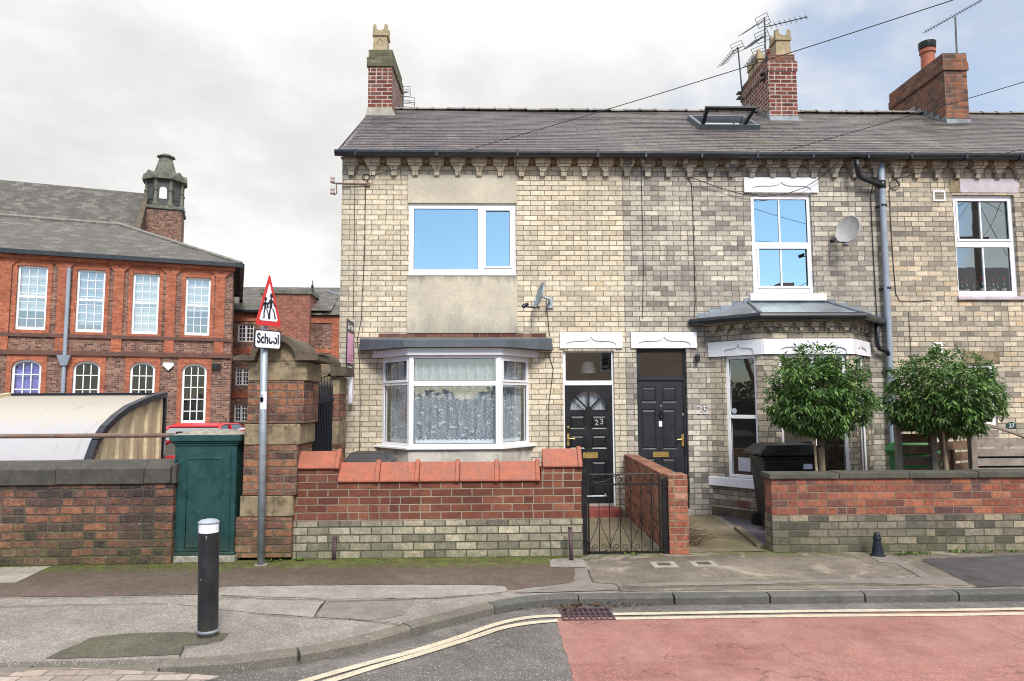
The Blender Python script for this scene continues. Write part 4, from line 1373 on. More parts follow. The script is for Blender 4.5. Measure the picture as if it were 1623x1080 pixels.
for (p, f1, f2, s) in ((B_, bay_f[0], bay_f[1], 0), (C_, bay_f[1], bay_f[2], 1)):
    mb = MB()
    nvec = (f1.nn + f2.nn).normalized()
    t1, t2 = f1.t, f2.t
    c0 = Vector((*p, 0))
    w1 = .06
    mb.slab([tuple((c0 - t1 * w1 + f1.nn * .006).xy), tuple((c0 + nvec * .012).xy), tuple((c0 + t2 * w1 + f2.nn * .006).xy), tuple((c0 + t2 * w1 - f2.nn * .07).xy), tuple((c0 - nvec * .09).xy), tuple((c0 - t1 * w1 - f1.nn * .07).xy)], zc0 + .001, zst - .001)
    mb.build('corner_post', M['pvc'], bay, bevel=.004)
zf0 = bay_f[1].hit(720, 551.5)[1]
zf1 = bay_f[1].hit(720, 541)[1]
mb = MB()                                 # white head board
p3_ = expand(plan23, .06)
mb.slab([(p3_[0][0] - .1, YF - .002)] + p3_[1:3] + [(p3_[3][0] + .1, YF - .002)], zst + .001, zf0 - .001)
mb.build('head_board', M['pvc'], bay, bevel=.005)
mb = MB()                                 # flat felted roof with deep grey fascia
xa, xb = FF.hit(571, 545)[0], FF.hit(875, 545)[0]
p4_ = expand(plan23, .16)
zr = FF.hit(720, 536)[1]
pl = [(xa, YF - .003), (p4_[1][0], p4_[1][1]), (p4_[2][0], p4_[2][1]), (xb, YF - .003)]
pl = [(xa, YF - .003), (xa, YF - .12), (p4_[1][0], p4_[1][1]), (p4_[2][0], p4_[2][1]), (xb, YF - .12), (xb, YF - .003)]
mb.slab(pl, zf0, zf1)
inn = [(xa + .01, YF - .004), (xa + .01, YF - .1), (p4_[1][0] + .02, p4_[1][1] + .03), (p4_[2][0] - .02, p4_[2][1] + .03), (xb - .01, YF - .1), (xb - .01, YF - .004)]
n = 6
i0 = len(mb.v)
hi = [zr, zr - .03, zf1 + .012, zf1 + .012, zr - .03, zr]
mb.raw([(x, y, zf1 + .001) for x, y in inn] + [(x, y, z) for (x, y), z in zip(inn, hi)],
       [tuple(range(5, -1, -1)), (6, 7, 8), (6, 8, 9, 11), (9, 10, 11)] + [(j, (j + 1) % 6, 6 + (j + 1) % 6, 6 + j) for j in range(6)])
mb.build('bay_roof', M['felt_grey'], bay)


def panel(mb, F, u0, u1, z0, z1, d):
    """raised and fielded door panel on the face d"""
    m1, m2 = .018, .042
    A = [(u0, z0), (u1, z0), (u1, z1), (u0, z1)]
    B = [(u0 + m1, z0 + m1), (u1 - m1, z0 + m1), (u1 - m1, z1 - m1), (u0 + m1, z1 - m1)]
    C = [(u0 + m2, z0 + m2), (u1 - m2, z0 + m2), (u1 - m2, z1 - m2), (u0 + m2, z1 - m2)]
    for P, Q, da, db in ((A, B, d, d - .009), (B, C, d - .009, d - .002)):
        for j in range(4):
            k = (j + 1) % 4
            mb.face([F.pt(*[P[j][0]], da, P[j][1]), F.pt(P[k][0], da, P[k][1]), F.pt(Q[k][0], db, Q[k][1]), F.pt(Q[j][0], db, Q[j][1])])
    mb.face([F.pt(u, d - .002, z) for u, z in C])


def add_letterbox(root, F, u0, u1, z0, z1, d):
    mb = MB()
    mb.grid(F, u0, u1, z0, z1, [(u0 + .035, u1 - .035, z0 + .022, z1 - .022)], d, d + .012)
    mb.box(F, u0 + .037, u1 - .037, d, d + .007, z0 + .024, z1 - .024)
    return mb.build('letterbox', M['brass'], root, bevel=.003)


def add_handle(root, F, u, z, d, side):
    mb = MB()
    mb.box(F, u - .02, u + .02, d, d + .008, z - .1, z + .1)
    mb.tube([F.pt(u, d + .006, z + .02), F.pt(u, d + .05, z + .02), F.pt(u + side * .03, d + .055, z + .02), F.pt(u + side * .105, d + .05, z + .012)], .009, 8)
    mb.disc(F, u, z - .05, .012, d + .008, d + .012)
    return mb.build('handle', M['brass'], root)


# door 23
r = RECT['d23']
DD = -.06
FDo = FF
head = FF.hit(930, 608, DD)[1]
mb = MB()                                 # white frame with a fanlight over
tl = FF.rect(897, 558.5, 970, 603.5)
lf = FF.rect(896.5, 611, 972.5, 802)
fr = upvc(h23, FF, (r[0] + .001, r[1] - .001, head - .03, r[3] - .001), [(tl[0], tl[1], tl[2], tl[3])], d=DD, name='fanlight', glassm='glass_clear')
mb = MB()
mb.box(FF, r[0] + .001, lf[0], DD - .06, DD, .14, head - .031)
mb.box(FF, lf[1], r[1] - .001, DD - .06, DD + .012, .14, head - .031)
mb.build('door_frame', M['pvc'], h23, bevel=.004)
mb = MB()
dz0, dz1 = .19, head - .035
du0, du1 = lf[0] + .004, lf[1] - .004
dm = DD - .02
pr = {}
pan = [FF.rect(904.5, 659, 928, 680.5), FF.rect(939, 659, 963, 680.5), FF.rect(904.5, 690.5, 928, 712), FF.rect(939, 690.5, 963, 712), FF.rect(904.5, 732, 928, 788), FF.rect(939, 732, 963, 788)]
fan = FF.rect(904.5, 620.5, 963.5, 650)
holes = [tuple(p) for p in pan] + [(fan[0], fan[1], fan[2], fan[3])]
mb.grid(FF, du0, du1, dz0, dz1, holes, dm - .04, dm, back=True)
for p in pan:
    panel(mb, FF, *p, dm)
# head of the fan: fill the spandrels
cu, rr_ = (fan[0] + fan[1]) / 2, (fan[1] - fan[0]) / 2
zz0 = fan[2]
rz = fan[3] - fan[2]
arc = [(cu + rr_ * math.cos(t), zz0 + rz * math.sin(t)) for t in [math.pi * j / 16 for j in range(17)]]
mb.prism(FF, [(fan[1], zz0)] + [(fan[1], fan[3])] + arc[8::-1][0:8][:0] + [a for a in arc[8:0:-1]], dm - .04, dm)
mb.prism(FF, [(fan[0], fan[3]), (fan[0], zz0)] + [a for a in arc[15:7:-1]], dm - .04, dm)
for t in (math.pi * .25, math.pi * .5, math.pi * .75):
    c, s_ = math.cos(t), math.sin(t)
    wv = .016
    mb.prism(FF, [(cu - s_ * wv, zz0 + c * wv * .5), (cu + s_ * wv, zz0 - c * wv * .5 if c < 0 else zz0), (cu + rr_ * c + s_ * wv, zz0 + rz * s_ - c * wv), (cu + rr_ * c - s_ * wv, zz0 + rz * s_ + c * wv)], dm - .03, dm - .001)
mb.prism(FF, [(cu + .06 * math.cos(t), zz0 + .06 * math.sin(t)) for t in [math.pi * j / 8 for j in range(9)]], dm - .03, dm)
door = mb.build('front_door', M['door_black'], h23, recalc=False)
tag(door, 'black panelled door with fan shaped glazing and the number 23')
mb = MB()
mb.face([FF.pt(fan[0], dm - .02, zz0), FF.pt(fan[1], dm - .02, zz0), FF.pt(fan[1], dm - .02, fan[3]), FF.pt(fan[0], dm - .02, fan[3])])
mb.build('fan_pane', M['glass_clear'], door)
curtain(FF, fan[0], fan[1], zz0 - .05, fan[3] + .05, dm - .1, 14, door, name='net_curtain', amp=.012, mat='curtain_blue')
q = FF.rect(925, 718, 948.5, 727)
add_letterbox(door, FF, *q, dm)
hu, hz = FF.hit(900.5, 697, dm)
add_handle(door, FF, hu, hz, dm, 1)
mb = MB()
lu, lz = FF.hit(900.5, 677, dm)
mb.disc(FF, lu, lz, .022, dm, dm + .014)
mb.build('lock', M['brass'], door)
mb = MB()
u2, z2 = FF.hit(945.5, 674, dm)
u3, z3 = FF.hit(953.5, 672.5, dm)
mb.text('2', FF, u2, z2, .13, dm + .008, .004, bold=.003)
mb.text('3', FF, u3, z3, .13, dm + .008, .004, bold=.003)
mb.build('house_number', M['chrome'], door, recalc=False)
mb = MB()
st = FF.rect(926, 799, 983, 812)
mb.bbox(st[0] - .05, st[1], YF - .22, YF + .05, 0, .15)
mb.build('doorstep', M['red_tile'], h23, bevel=.012, seg=2)
mb = MB()
mb.bbox(r[0], r[1], YF - .0 + .052, YF + .12, .15, .19)
mb.build('threshold', M['concrete'], h23)
lintel(h23, FF, FF.rect(887, 527, 986, 552.5), M['white_paint'])

# bracket with two insulators at the corner
mb = MB()
bu, bz = FF.hit(584, 293)
e0 = FF.hit(533, 291, .06)
mb.tube([FF.pt(bu, .03, bz), FF.pt(e0[0], .06, e0[1] + .0)], .016, 6)
ub = W(527, 303, YF - .06)
ut = W(527, 285, YF - .06)
mb.tube([(e0[0], YF - .06, e0[1]), (ut.x, ut.y, ut.z - .06), (ut.x, ut.y, ut.z + .02)], .011, 6)
mb.tube([(e0[0], YF - .06, e0[1]), (e0[0] + .01, YF - .06, e0[1] - .17), (ub.x + .03, ub.y, e0[1] - .2), (ub.x, ub.y, ub.z)], .011, 6)
mb.box(FF, bu - .04, bu + .03, .0, .04, bz - .03, bz + .03)
br = mb.build('cable_bracket', M['rust_rail'], h23)
for p in (ut, ub):
    mb = MB()
    mb.lathe((p.x, p.y, p.z - .055), [(.03, 0), (.042, .012), (.042, .035), (.026, .042), (.026, .06), (.038, .068), (.038, .1), (.02, .11)], 14)
    mb.build('insulator', M['ceramic'], br, smooth=False)

# cables run down the wall
def wall_cable(root, pts, r=.007):
    mb = MB()
    P = []
    for k, (x, y) in enumerate(pts):
        u, z = FF.hit(x, y, .014)
        P.append(FF.pt(u, .014, z))
    mb.tube(P, r, 5)
    mb.build('wall_cable', M['cable'], root)
loop = [(580 + 5.5 * math.cos(t), 281 + 4.5 * math.sin(t)) for t in [6.28 * j / 14 for j in range(15)]]
wall_cable(h23, [(585, 279)] + loop + [(580, 293), (579, 330), (578, 400), (576, 440), (574, 470), (573, 505), (566, 540), (570, 575), (571, 640), (570, 716)], .006)
wall_cable(h23, [(563, 258), (562, 330), (561, 425), (560, 505)], .005)
wall_cable(h23, [(866, 485), (869, 510), (871, 533)], .006)
wall_cable(h23, [(869, 560), (877, 585), (874, 610), (870, 640), (870, 700), (870, 735)], .006)
wall_cable(h25, [(1090, 283), (1096, 292), (1098, 330), (1100, 400), (1102, 480), (1100, 508), (1090, 510)], .006)
wall_cable(h25, [(1016, 262), (1018, 340), (1020, 430), (1018, 505)], .005)
lp2 = [(1418 + 8 * math.cos(t), 293 + 8 * math.sin(t)) for t in [6.28 * j / 14 for j in range(15)]]
wall_cable(h27, [(1440, 270), (1420, 285)] + lp2 + [(1409, 300), (1412, 360), (1416, 420), (1420, 465), (1426, 477), (1450, 478), (1476, 476)], .006)
wall_cable(h25, [(1385, 288), (1380, 310), (1383, 380), (1388, 470), (1391, 520)], .007)
wall_cable(h27, [(1440, 495), (1443, 545), (1445, 580)], .005)

pp = W(932, 583, 12.2)
pe = thing('pendant_lamp', 'cream hall lampshade seen through the fanlight of the left front door', 'lamp', tuple(pp))
mb = MB(); mb.lathe(pp, [(.15, -.1), (.085, .1), (.03, .101)], 20); mb.build('shade', M['lampshade'], pe, smooth=False)
mb = MB(); mb.tube([pp + Vector((0, 0, .09)), (pp.x, pp.y, 2.71)], .006, 6); mb.build('flex', M['cable'], pe)

# ---------------- house 25
r = RECT['w25']
mu = FF.hit(1238.5, 385)[0]
mr = FF.hit(1238, 388.5)[1]
L = [FF.rect(1197, 315, 1281, 383.5), FF.rect(1205, 394, 1281.5, 453)]
w = upvc(h25, FF, r, L, d=-.045, glassm='glass_sky', sash=[1], bars=[(mu - .013, mu + .013, L[0][2], L[0][3]), (mu - .009, mu + .017, L[1][2], L[1][3])])
mb = MB()
s_ = FF.rect(1187.5, 466.5, 1308, 477.5)
mb.box(FF, s_[0], s_[1], -.09, .06, s_[2], s_[3])
mb.build('sill', M['white_paint'], w, bevel=.006)
lintel(h25, FF, FF.rect(1178.5, 282.5, 1295.5, 306), M['white_paint'])
# door 25
r = RECT['d25']
FR = DD = -.07
tl = FF.rect(1016, 558, 1085, 597.5)
lf = FF.rect(1013.5, 606, 1087, 802)
head = FF.hit(1050, 602, DD)[1]
fr = upvc(h25, FF, (r[0] + .001, r[1] - .001, head - .01, r[3] - .001), [tl], d=DD, mat='door_navy', name='fanlight', glassm='glass_clear')
mb = MB()
mb.box(FF, r[0] + .001, lf[0], DD - .06, DD, .1, head - .011)
mb.box(FF, lf[1], r[1] - .001, DD - .06, DD, .1, head - .011)
mb.build('door_frame', M['door_navy'], h25, bevel=.004)
mb = MB()
dm = DD - .025
pan = [FF.rect(*p) for p in [(1019, 613, 1042.5, 638.5), (1052, 613, 1075, 638.5), (1019, 649, 1042.5, 713), (1052, 649, 1075, 713), (1019, 727.5, 1042.5, 785), (1052, 727.5, 1075, 785)]]
mb.grid(FF, lf[0] + .003, lf[1] - .003, .14, head - .014, pan, dm - .04, dm)
for p in pan:
    panel(mb, FF, *p, dm)
door = tag(mb.build('front_door', M['door_navy'], h25, recalc=False), 'dark navy six panel door with brass letterbox and handle')
add_letterbox(door, FF, *FF.rect(1037, 717, 1062, 725.5), dm)
hu, hz = FF.hit(1082, 698, dm)
add_handle(door, FF, hu, hz, dm, -1)
mb = MB()
for (x, y, rr) in ((1082.5, 657, .022), (1047.5, 643.5, .014)):
    lu, lz = FF.hit(x, y, dm)
    mb.disc(FF, lu, lz, rr, dm, dm + .016)
mb.build('lock', M['chrome'], door)
mb = MB()
ku, kz = FF.hit(1048, 656, dm)
mb.tube([FF.pt(ku + .035 * math.cos(t), dm + .018, kz + .055 * math.sin(t) - .01) for t in [math.pi * (1 + j / 10) for j in range(11)]] , .009, 6)
mb.disc(FF, ku, kz + .03, .026, dm, dm + .03)
mb.build('knocker', M['iron'], door)
mb = MB()
q = FF.rect(1046, 668, 1051.5, 677)
mb.box(FF, q[0], q[1], dm, dm + .012, q[2], q[3])
mb.build('door_bell', M['sign_white'], door, bevel=.003)
mb = MB()
mb.bbox(r[0] - .02, r[1] + .02, YF - .12, YF + .12, 0, .1)
mb.build('doorstep', M['concrete'], h25, bevel=.01)
lintel(h25, FF, FF.rect(999.5, 527, 1103.5, 552), M['white_paint'])
mb = MB()
u_, z_ = FF.hit(1113.5, 656.8, .01)
mb.text('25', FF, u_, z_, .2, .014, .005, bold=-.0035)
mb.build('house_number', M['sign_white'], h25, recalc=False)
mb = MB()
u_, z_ = FF.hit(1105, 567, .05)
mb.lathe(FF.pt(u_, .07, z_ - .07), [(.04, 0), (.043, .09), (.036, .12), (.01, .125)], 14)
mb.box(FF, u_ - .03, u_ + .03, .0, .04, z_ - .02, z_ + .03)
lamp = mb.build('wall_lamp', M['black_plastic'], h25)

# stone headed bay of 25
BDP = .72
xl, xr_ = FF.hit(1126.5, 640)[0], FF.hit(1381, 640)[0]
Bx, Cx = W(1212, 640, YF - BDP).x, W(1356, 640, YF - BDP).x
plan25 = [(xl, YF), (Bx, YF - BDP), (Cx, YF - BDP), (xr_, YF)]
bf = [frame2(plan25[k], plan25[k + 1]) for k in range(3)]
bl = [math.dist(plan25[k], plan25[k + 1]) for k in range(3)]
fz = bf[1]
Zl1, Zl0 = fz.hit(1285, 537.5)[1], fz.hit(1285, 561.5)[1]     # stone lintel
Zs1, Zs0 = fz.hit(1213, 762)[1], fz.hit(1213, 777)[1]         # sill
Ztop = fz.hit(1285, 512)[1] + .02
wl = bf[0]
win = []
a0, a1 = wl.hit(1150.5, 660)[0], wl.hit(1200.5, 660)[0]
win.append((a0, a1, Zs1, Zl0))
b0, b1 = fz.hit(1237.5, 640)[0], fz.hit(1345, 640)[0]
win.append((b0, b1, Zs1, Zl0))
win.append((bl[2] - a1, bl[2] - a0, Zs1, Zl0))
mb = MB()
for k in range(3):
    mb.grid(bf[k], 0, bl[k], 0, Ztop, [win[k]], -.11, 0, back=False, outer=False)
bay = mb.build('bay_window', M['brick_bay'], h25, recalc=False)
tag(bay, 'brick bay with white painted stone lintels and sills and a lead roof')
def bayslab(mb, d, z0, z1, inset=.15):
    e = expand(plan25, d)
    i_ = expand(plan25, -inset)
    mb.slab([(e[0][0], YF - .002), e[1], e[2], (e[3][0], YF - .002), (i_[3][0], YF - .002), i_[2], i_[1], (i_[0][0], YF - .002)], z0, z1)
mb = MB()
for k in range(3):
    F, L = bf[k], bl[k]
    a, b, c, e = win[k]
    out = [(0.0, Zl1), (0.0, Zl0)] + ogee(a + .01, b - .01, Zl0, (Zl1 - Zl0) * .8) + [(L, Zl0), (L, Zl1)]
    mb.prism(F, out, .012, .034)
bayslab(mb, .014, Zl0 + .001, Zl1 - .001, .02)
mb.build('lintel', M['white_paint'], bay, recalc=True)
mb = MB()
bayslab(mb, .06, Zs0, Zs1 - .001, .08)
mb.build('sill', M['white_paint'], bay, bevel=.006)
for k in range(3):
    F = bf[k]
    a, b, c, e = win[k]
    tr = F.hit(1175, 661)[1] if k == 0 else c + (e - c) * .49
    c2 = c + .002
    fwid = .055
    if k == 1:
        m_ = (a + b) / 2
        lights = [(a + fwid, m_ - .03, tr + .035, e - fwid), (m_ + .03, b - fwid, tr + .035, e - fwid), (a + fwid, m_ - .03, c2 + fwid, tr - .035), (m_ + .03, b - fwid, c2 + fwid, tr - .035)]
    else:
        lights = [(a + fwid, b - fwid, tr + .03, e - fwid), (a + fwid, b - fwid, c2 + fwid, tr - .03)]
    fr = upvc(bay, F, (a + .001, b - .001, c2, e - .001), lights, d=-.045, glassm='glass_clear')
    if k == 0:
        mb = MB()
        u_, z_ = F.hit(1163.5, 651.5, -.07)
        mb.disc(F, u_, z_, .045, -.078, -.073, 20)
        q = (lights[1][0] + .03, lights[1][1] - .2, lights[1][2] + .04, lights[1][2] + .26)
        mb.box(F, q[0], q[1], -.2, -.195, q[2], q[3])
        mb.build('window_sticker', M['sign_white'], fr)
# gutter, corbels and hipped lead roof of the bay
mb = MB()
zg = fz.hit(1285, 499.5)[1]
for k in range(3):
    F, L = bf[k], bl[k]
    nC = max(3, round(L / .235))
    for j in range(nC):
        c = L * (j + .5) / nC
        w_ = L / nC
        zt_ = Ztop + .005
        prf = [(-w_ / 2 + .002, 0), (-w_ / 2 + .002, -.02), (-w_ / 2 + .045, -.04), (-w_ / 2 + .045, -.07), (-w_ / 2 + .06, -.085), (-.03, -.12), (-.025, -.15)]
        mb.prism(F, [(c + p, zt_ + q_) for p, q_ in prf] + [(c - p, zt_ + q_) for p, q_ in prf[::-1]], .001, .075)
bayslab(mb, .085, Ztop + .006, Ztop + .05, .1)
mb.build('corbel_course', M['brick_bay'], bay)
mb = MB()
eo = expand(plan25, .2)
zge = Ztop + .055
ee = [(eo[0][0], YF), eo[1], eo[2], (eo[3][0], YF)]
P = [Vector((x, y, zge + .05)) for x, y in ee]
rr0, rr1 = FF.hit(1186, 480)[0], FF.hit(1311, 480)[0]
zrt = FF.hit(1248, 479.5)[1]
T0, T1 = Vector((rr0, YF - .003, zrt)), Vector((rr1, YF - .003, zrt))
up_ = Vector((0, 0, .0))
mb.face([P[0], P[1], T0]); mb.face([P[1], P[2], T1, T0]); mb.face([P[2], P[3], T1])
mb.face([p - Vector((0, 0, .03)) for p in P]); mb.face([P[0], T0, T1, P[3]])
for a, b in ((0, 1), (1, 2), (2, 3), (3, 0)):
    mb.face([P[a], P[b], P[b] - Vector((0, 0, .03)), P[a] - Vector((0, 0, .03))])
for a, b in ((P[1], T0), (P[2], T1)):
    mb.tube([a + Vector((0, 0, .015)), b + Vector((0, -.01, .01))], .022, 8)
mb.build('bay_roof', M['lead'], bay)
mb = MB()                                  # stepped lead flashing against the brickwork
x = P[0].x + .08
k = 0
stp = .2
while x < P[3].x - .1:
    f = min(1.0, (x + .1 - P[0].x) / (rr0 - P[0].x), (P[3].x - x - .1) / (P[3].x - rr1))
    zt_ = P[0].z + (zrt - P[0].z) * f
    mb.box(FF, x, x + stp - .004, .001, .008 + .001 * (k % 2), zt_ - .16, zt_ + .07)
    x += stp
    k += 1
mb.build('flashing', M['lead'], bay)
mb = MB()
eg = expand(plan25, .215)
mb.tube([(eg[0][0] - .03, YF - .02, zge + .012), (*eg[1], zge + .012), (*eg[2], zge + .012), (eg[3][0], YF - .02, zge + .012)], .058, 10)
mb.build('gutter', M['gutter_black'], bay)
# air brick, plinth
mb = MB()
q = bf[0].rect(1168, 793.5, 1189, 806)
for i in range(5):
    for j in range(3):
        mb.box(bf[0], q[0] + (q[1] - q[0]) * (i + .12) / 5, q[0] + (q[1] - q[0]) * (i + .88) / 5, -.004, .004, q[2] + (q[3] - q[2]) * (j + .15) / 3, q[2] + (q[3] - q[2]) * (j + .85) / 3)
mb.build('air_brick', M['red_tile'], bay)
mb = MB()
bayslab(mb, .03, 0, .14, .02)
mb.build('plinth', M['stone_dark'], bay)

# down pipes between 25 and 27
mb = MB()
gp = lambda x, y, d: FF.pt(*[FF.hit(x, y, d)[0], d, FF.hit(x, y, d)[1]])
t0 = gp(1396.5, 258, .1)
pts = [t0, gp(1398, 300, .1), gp(1404.5, 440, .1), gp(1410, 560, .1), gp(1415, 720, .1), gp(1417, 790, .1)]
mb.tube(pts, .052, 12)
mb.build('downpipe', M['pipe_grey'], h25, smooth=True)
mb = MB()
a = gp(1358, 254, .28)
mb.tube([a, gp(1359, 266, .27), gp(1361, 278, .2), gp(1366, 282.5, .16), gp(1391, 292, .12), gp(1397, 293, .1)], .042, 10)
mb.tube([gp(1397.5, 287, .1), gp(1398, 299, .1)], .062, 12)
mb.build('black_pipe', M['gutter_black'], h25, smooth=True)
for (x, y) in ((1400, 326), (1406.5, 457), (1411.5, 588)):
    mb = MB()
    mb.tube([gp(x, y - 1.6, .1), gp(x + .1, y + 1.6, .1)], .06, 12)
    p = gp(x, y, .1)
    mb.box(FF, p.x - .09, p.x + .09, .0, .06, p.z - .014, p.z + .014)
    mb.build('pipe_clip', M['gutter_black'], h25)
mb = MB()
mb.tube([gp(1390, 514, .22), gp(1390, 545, .12), gp(1394, 553, .12), gp(1405, 556, .12), gp(1409, 562, .11), gp(1410, 568, .1)], .04, 10)
mb.build('black_pipe', M['gutter_black'], h25, smooth=True)

# ---------------- house 27
r = RECT['w27']
L = [FF.rect(1522, 318, 1601.5, 378), FF.rect(1521.5, 391, 1606.5, 461)]
mu = FF.hit(1561.5, 390)[0]
w = upvc(h27, FF, r, L, d=-.06, glassm='glass_mid', bars=[(mu - .012, mu + .012, L[0][2], L[0][3]), (mu - .008, mu + .016, L[1][2], L[1][3])], sash=[0])
s_ = FF.rect(1517, 470.5, 1625, 476)
mb = MB()
mb.box(FF, s_[0], s_[1], -.08, .05, s_[2], s_[3])
mb.build('sill', M['lilac_paint'], w, bevel=.006)
q = FF.rect(1521, 284, 1613, 306)
mb = MB()
mb.box(FF, q[0], q[1], -.04, .012, q[2], q[3])
mb.build('lintel', M['lilac_paint'], h27, bevel=.004)
q = FF.rect(1505, 284, 1520.5, 306)
mb = MB()
mb.box(FF, q[0], q[1], -.04, .010, q[2], q[3])
mb.build('lintel_end', M['stone'], h27, bevel=.004)
for (x0_, y0_, x1_, y1_) in ((1478, 302.5, 1497.5, 319.5), (1479, 543, 1493, 559)):
    q = FF.rect(x0_, y0_, x1_, y1_)
    mb = MB()
    b = .028
    mb.grid(FF, q[0], q[1], q[2], q[3], [(q[0] + b, q[1] - b, q[2] + b, q[3] - b)], 0, .02)
    v = mb.build('vent', M['white_paint'], h27, bevel=.003)
    mb = MB()
    n = 5
    for j in range(n):
        z_ = q[2] + b + (q[3] - q[2] - 2 * b) * j / n
        mb.box(FF, q[0] + b, q[1] - b, .001, .012, z_ + .004, z_ + (q[3] - q[2] - 2 * b) / n - .004)
    mb.build('louvre', M['vent_grey'], v)
r = RECT['g27']
tz = r[2] + (r[3] - r[2]) * .55
upvc(h27, FF, r, [(r[0] + .06, r[1] - .06, tz + .04, r[3] - .06), (r[0] + .06, r[1] - .06, r[2] + .06, tz - .04)], d=-.04)
q = FF.rect(1526, 556.5, 1584, 576.5)
mb = MB()
mb.box(FF, q[0], q[1], -.04, .012, q[2], q[3])
mb.build('stone_lintel', M['stone'], h27, bevel=.004)
mb = MB()
u_, z_ = FF.hit(1603.5, 674.5, .02)
mb.prism(FF, [(u_ - .085, z_ - .05)] + [(u_ - .085 * math.cos(t), z_ + .06 * math.sin(t)) for t in [math.pi * j / 10 for j in range(11)]] + [(u_ + .085, z_ - .05)], 0, .015)
pl = mb.build('number_plaque', M['plaque_green'], h27, bevel=.002)
mb = MB()
mb.text('27', FF, u_, z_ - .035, .095, .018, .003)
mb.build('digits', M['sign_white'], pl, recalc=False)

# ---------------- chimneys
def chimney(root, x0, x1, y0, y1, top, body, cap, over=.0, rot=0.0, label=None, courses=None):
    cx, cy = (x0 + x1) / 2, (y0 + y1) / 2
    F = Frame(cx, cy, rot)
    hw, hd = (x1 - x0) / 2, (y1 - y0) / 2
    mb = MB()
    zb_ = roof_z(y0) - .35
    for (z0, z1, g_, mi) in courses:
        mb.box(F, -hw - g_, hw + g_, -hd - g_, hd + g_, z0 if z0 else zb_, z1, mi)
    o = mb.build('chimney', [M[body], M[cap], M['lead']], root)
    return F, hw, hd, o


def crown_pot(chim, F, u, d, z, w, h, mat='pot_buff'):
    """square clay pot with a castellated head"""
    mb = MB()
    c = F.pt(u, d, 0)
    sq = lambda r_: [tuple((c + F.t * a * r_ + F.nn * b * r_).xy) for a, b in ((-1, -1), (1, -1), (1, 1), (-1, 1))]
    mb.ringslab(sq(w * .62), sq(w * .5), z, z + h * .09)
    mb.ringslab(sq(w * .5), sq(w * .44), z + h * .09, z + h * .6)
    mb.ringslab(sq(w * .53), sq(w * .53), z + h * .6, z + h * .66)
    FP = Frame(c.x, c.y, F.a)
    w2 = w * .5
    zz = z + h * .66
    H = h * .34
    notch = [(-w2, zz), (w2, zz), (w2, zz + H * .8), (w2 - .02, zz + H), (w2 * .58, zz + H)] + [(w2 * .58 * math.cos(t) , zz + H * .45 - w2 * 0 + H * .5 * (1 - math.sin(t)) * .9 - H * .1) for t in [math.pi * j / 8 for j in range(1, 8)]] + [(-w2 * .58, zz + H), (-w2 + .02, zz + H), (-w2, zz + H * .8)]
    for dd in (-w2, w2 - .03):
        mb.prism(FP, notch, dd, dd + .03)
    FQ = Frame(c.x, c.y, F.a + math.pi / 2)
    n2 = [(a * .93, b) for a, b in notch]
    for dd in (-w2 + .001, w2 - .031):
        mb.prism(FQ, n2, dd, dd + .03)
    mb.disc(FP, 0, z + h * .34, w * .2, w * .44, w * .49, 12)
    mb.tube([FP.pt(-w * .22, w * .475, z + h * .14), FP.pt(-w * .22, w * .46, z + h * .4), FP.pt(0, w * .455, z + h * .5), FP.pt(w * .22, w * .46, z + h * .4), FP.pt(w * .22, w * .475, z + h * .14)], .012, 5)
    return mb.build('chimney_pot', M[mat], chim)


# stack of 23, on the gable
pb = roof_hit(606, 183.5)
Yc = pb.y
xa, xb = W(584.5, 150, Yc).x, W(622.5, 150, Yc).x
zq = lambda px, py, Y: W(px, py, Y).z
F, hw, hd, ch = chimney(h23, xa, xb, Yc, Yc + 1.3, None, 'brick_chimney', 'brick_chimney_cap', courses=[
    (None, zq(603, 106, Yc), 0.0, 0), (zq(603, 106, Yc), zq(603, 92, Yc), .03, 1), (zq(603, 92, Yc), zq(603, 79, Yc), .0, 1)], rot=R(-1.5))
mb = MB()
zf = roof_z(Yc)
mb.ringslab([tuple(F.pt(u, d, 0).xy) for u, d in ((-hw - .05, hd + .1), (hw + .12, hd + .1), (hw + .12, -hd), (-hw - .05, -hd))],
            [tuple(F.pt(u, d, 0).xy) for u, d in ((-hw - .01, hd + .01), (hw + .01, hd + .01), (hw + .01, -hd), (-hw - .01, -hd))], zf - .1, zf + .16)
mb.build('mortar_fillet', M['concrete'], ch)
zt_ = zq(603, 79, Yc)
pw = W(617, 60, Yc + .25).x - W(594, 60, Yc + .25).x
crown_pot(ch, F, (W(605.5, 60, Yc + .25).x - (xa + xb) / 2), hd - .25, zt_ - .01, pw, zq(605, 44, Yc + .25) - zt_)
# stack of 25, four pots in line
pb = roof_hit(1240, 191)
Yc = pb.y
xa, xb = W(1218.5, 140, Yc).x, W(1263, 140, Yc).x
F, hw, hd, ch2 = chimney(h25, xa, xb, Yc, Yc + 1.55, None, 'brick_chimney', 'brick_chimney_worn', courses=[
    (None, zq(1240, 113, Yc), 0.0, 0), (zq(1240, 113, Yc), zq(1240, 98, Yc), .022, 0), (zq(1240, 98, Yc), zq(1240, 86, Yc), -.015, 1)])
cz = zq(1240, 86, Yc)
ux = lambda x, Y: W(x, 60, Y).x - (xa + xb) / 2
pw = W(1248, 70, Yc + .25).x - W(1224, 70, Yc + .25).x
crown_pot(ch2, F, ux(1236, Yc + .22), hd - .22, cz - .01, pw, zq(1236, 52.5, Yc + .22) - cz)
mb = MB()
pp = F.pt(ux(1222, Yc + .62), hd - .62, cz)
mb.lathe(pp, [(.13, 0), (.12, .3), (.14, .32), (.14, .4), (.11, .41)], 16)
mb.build('chimney_pot', M['pot_red'], ch2)
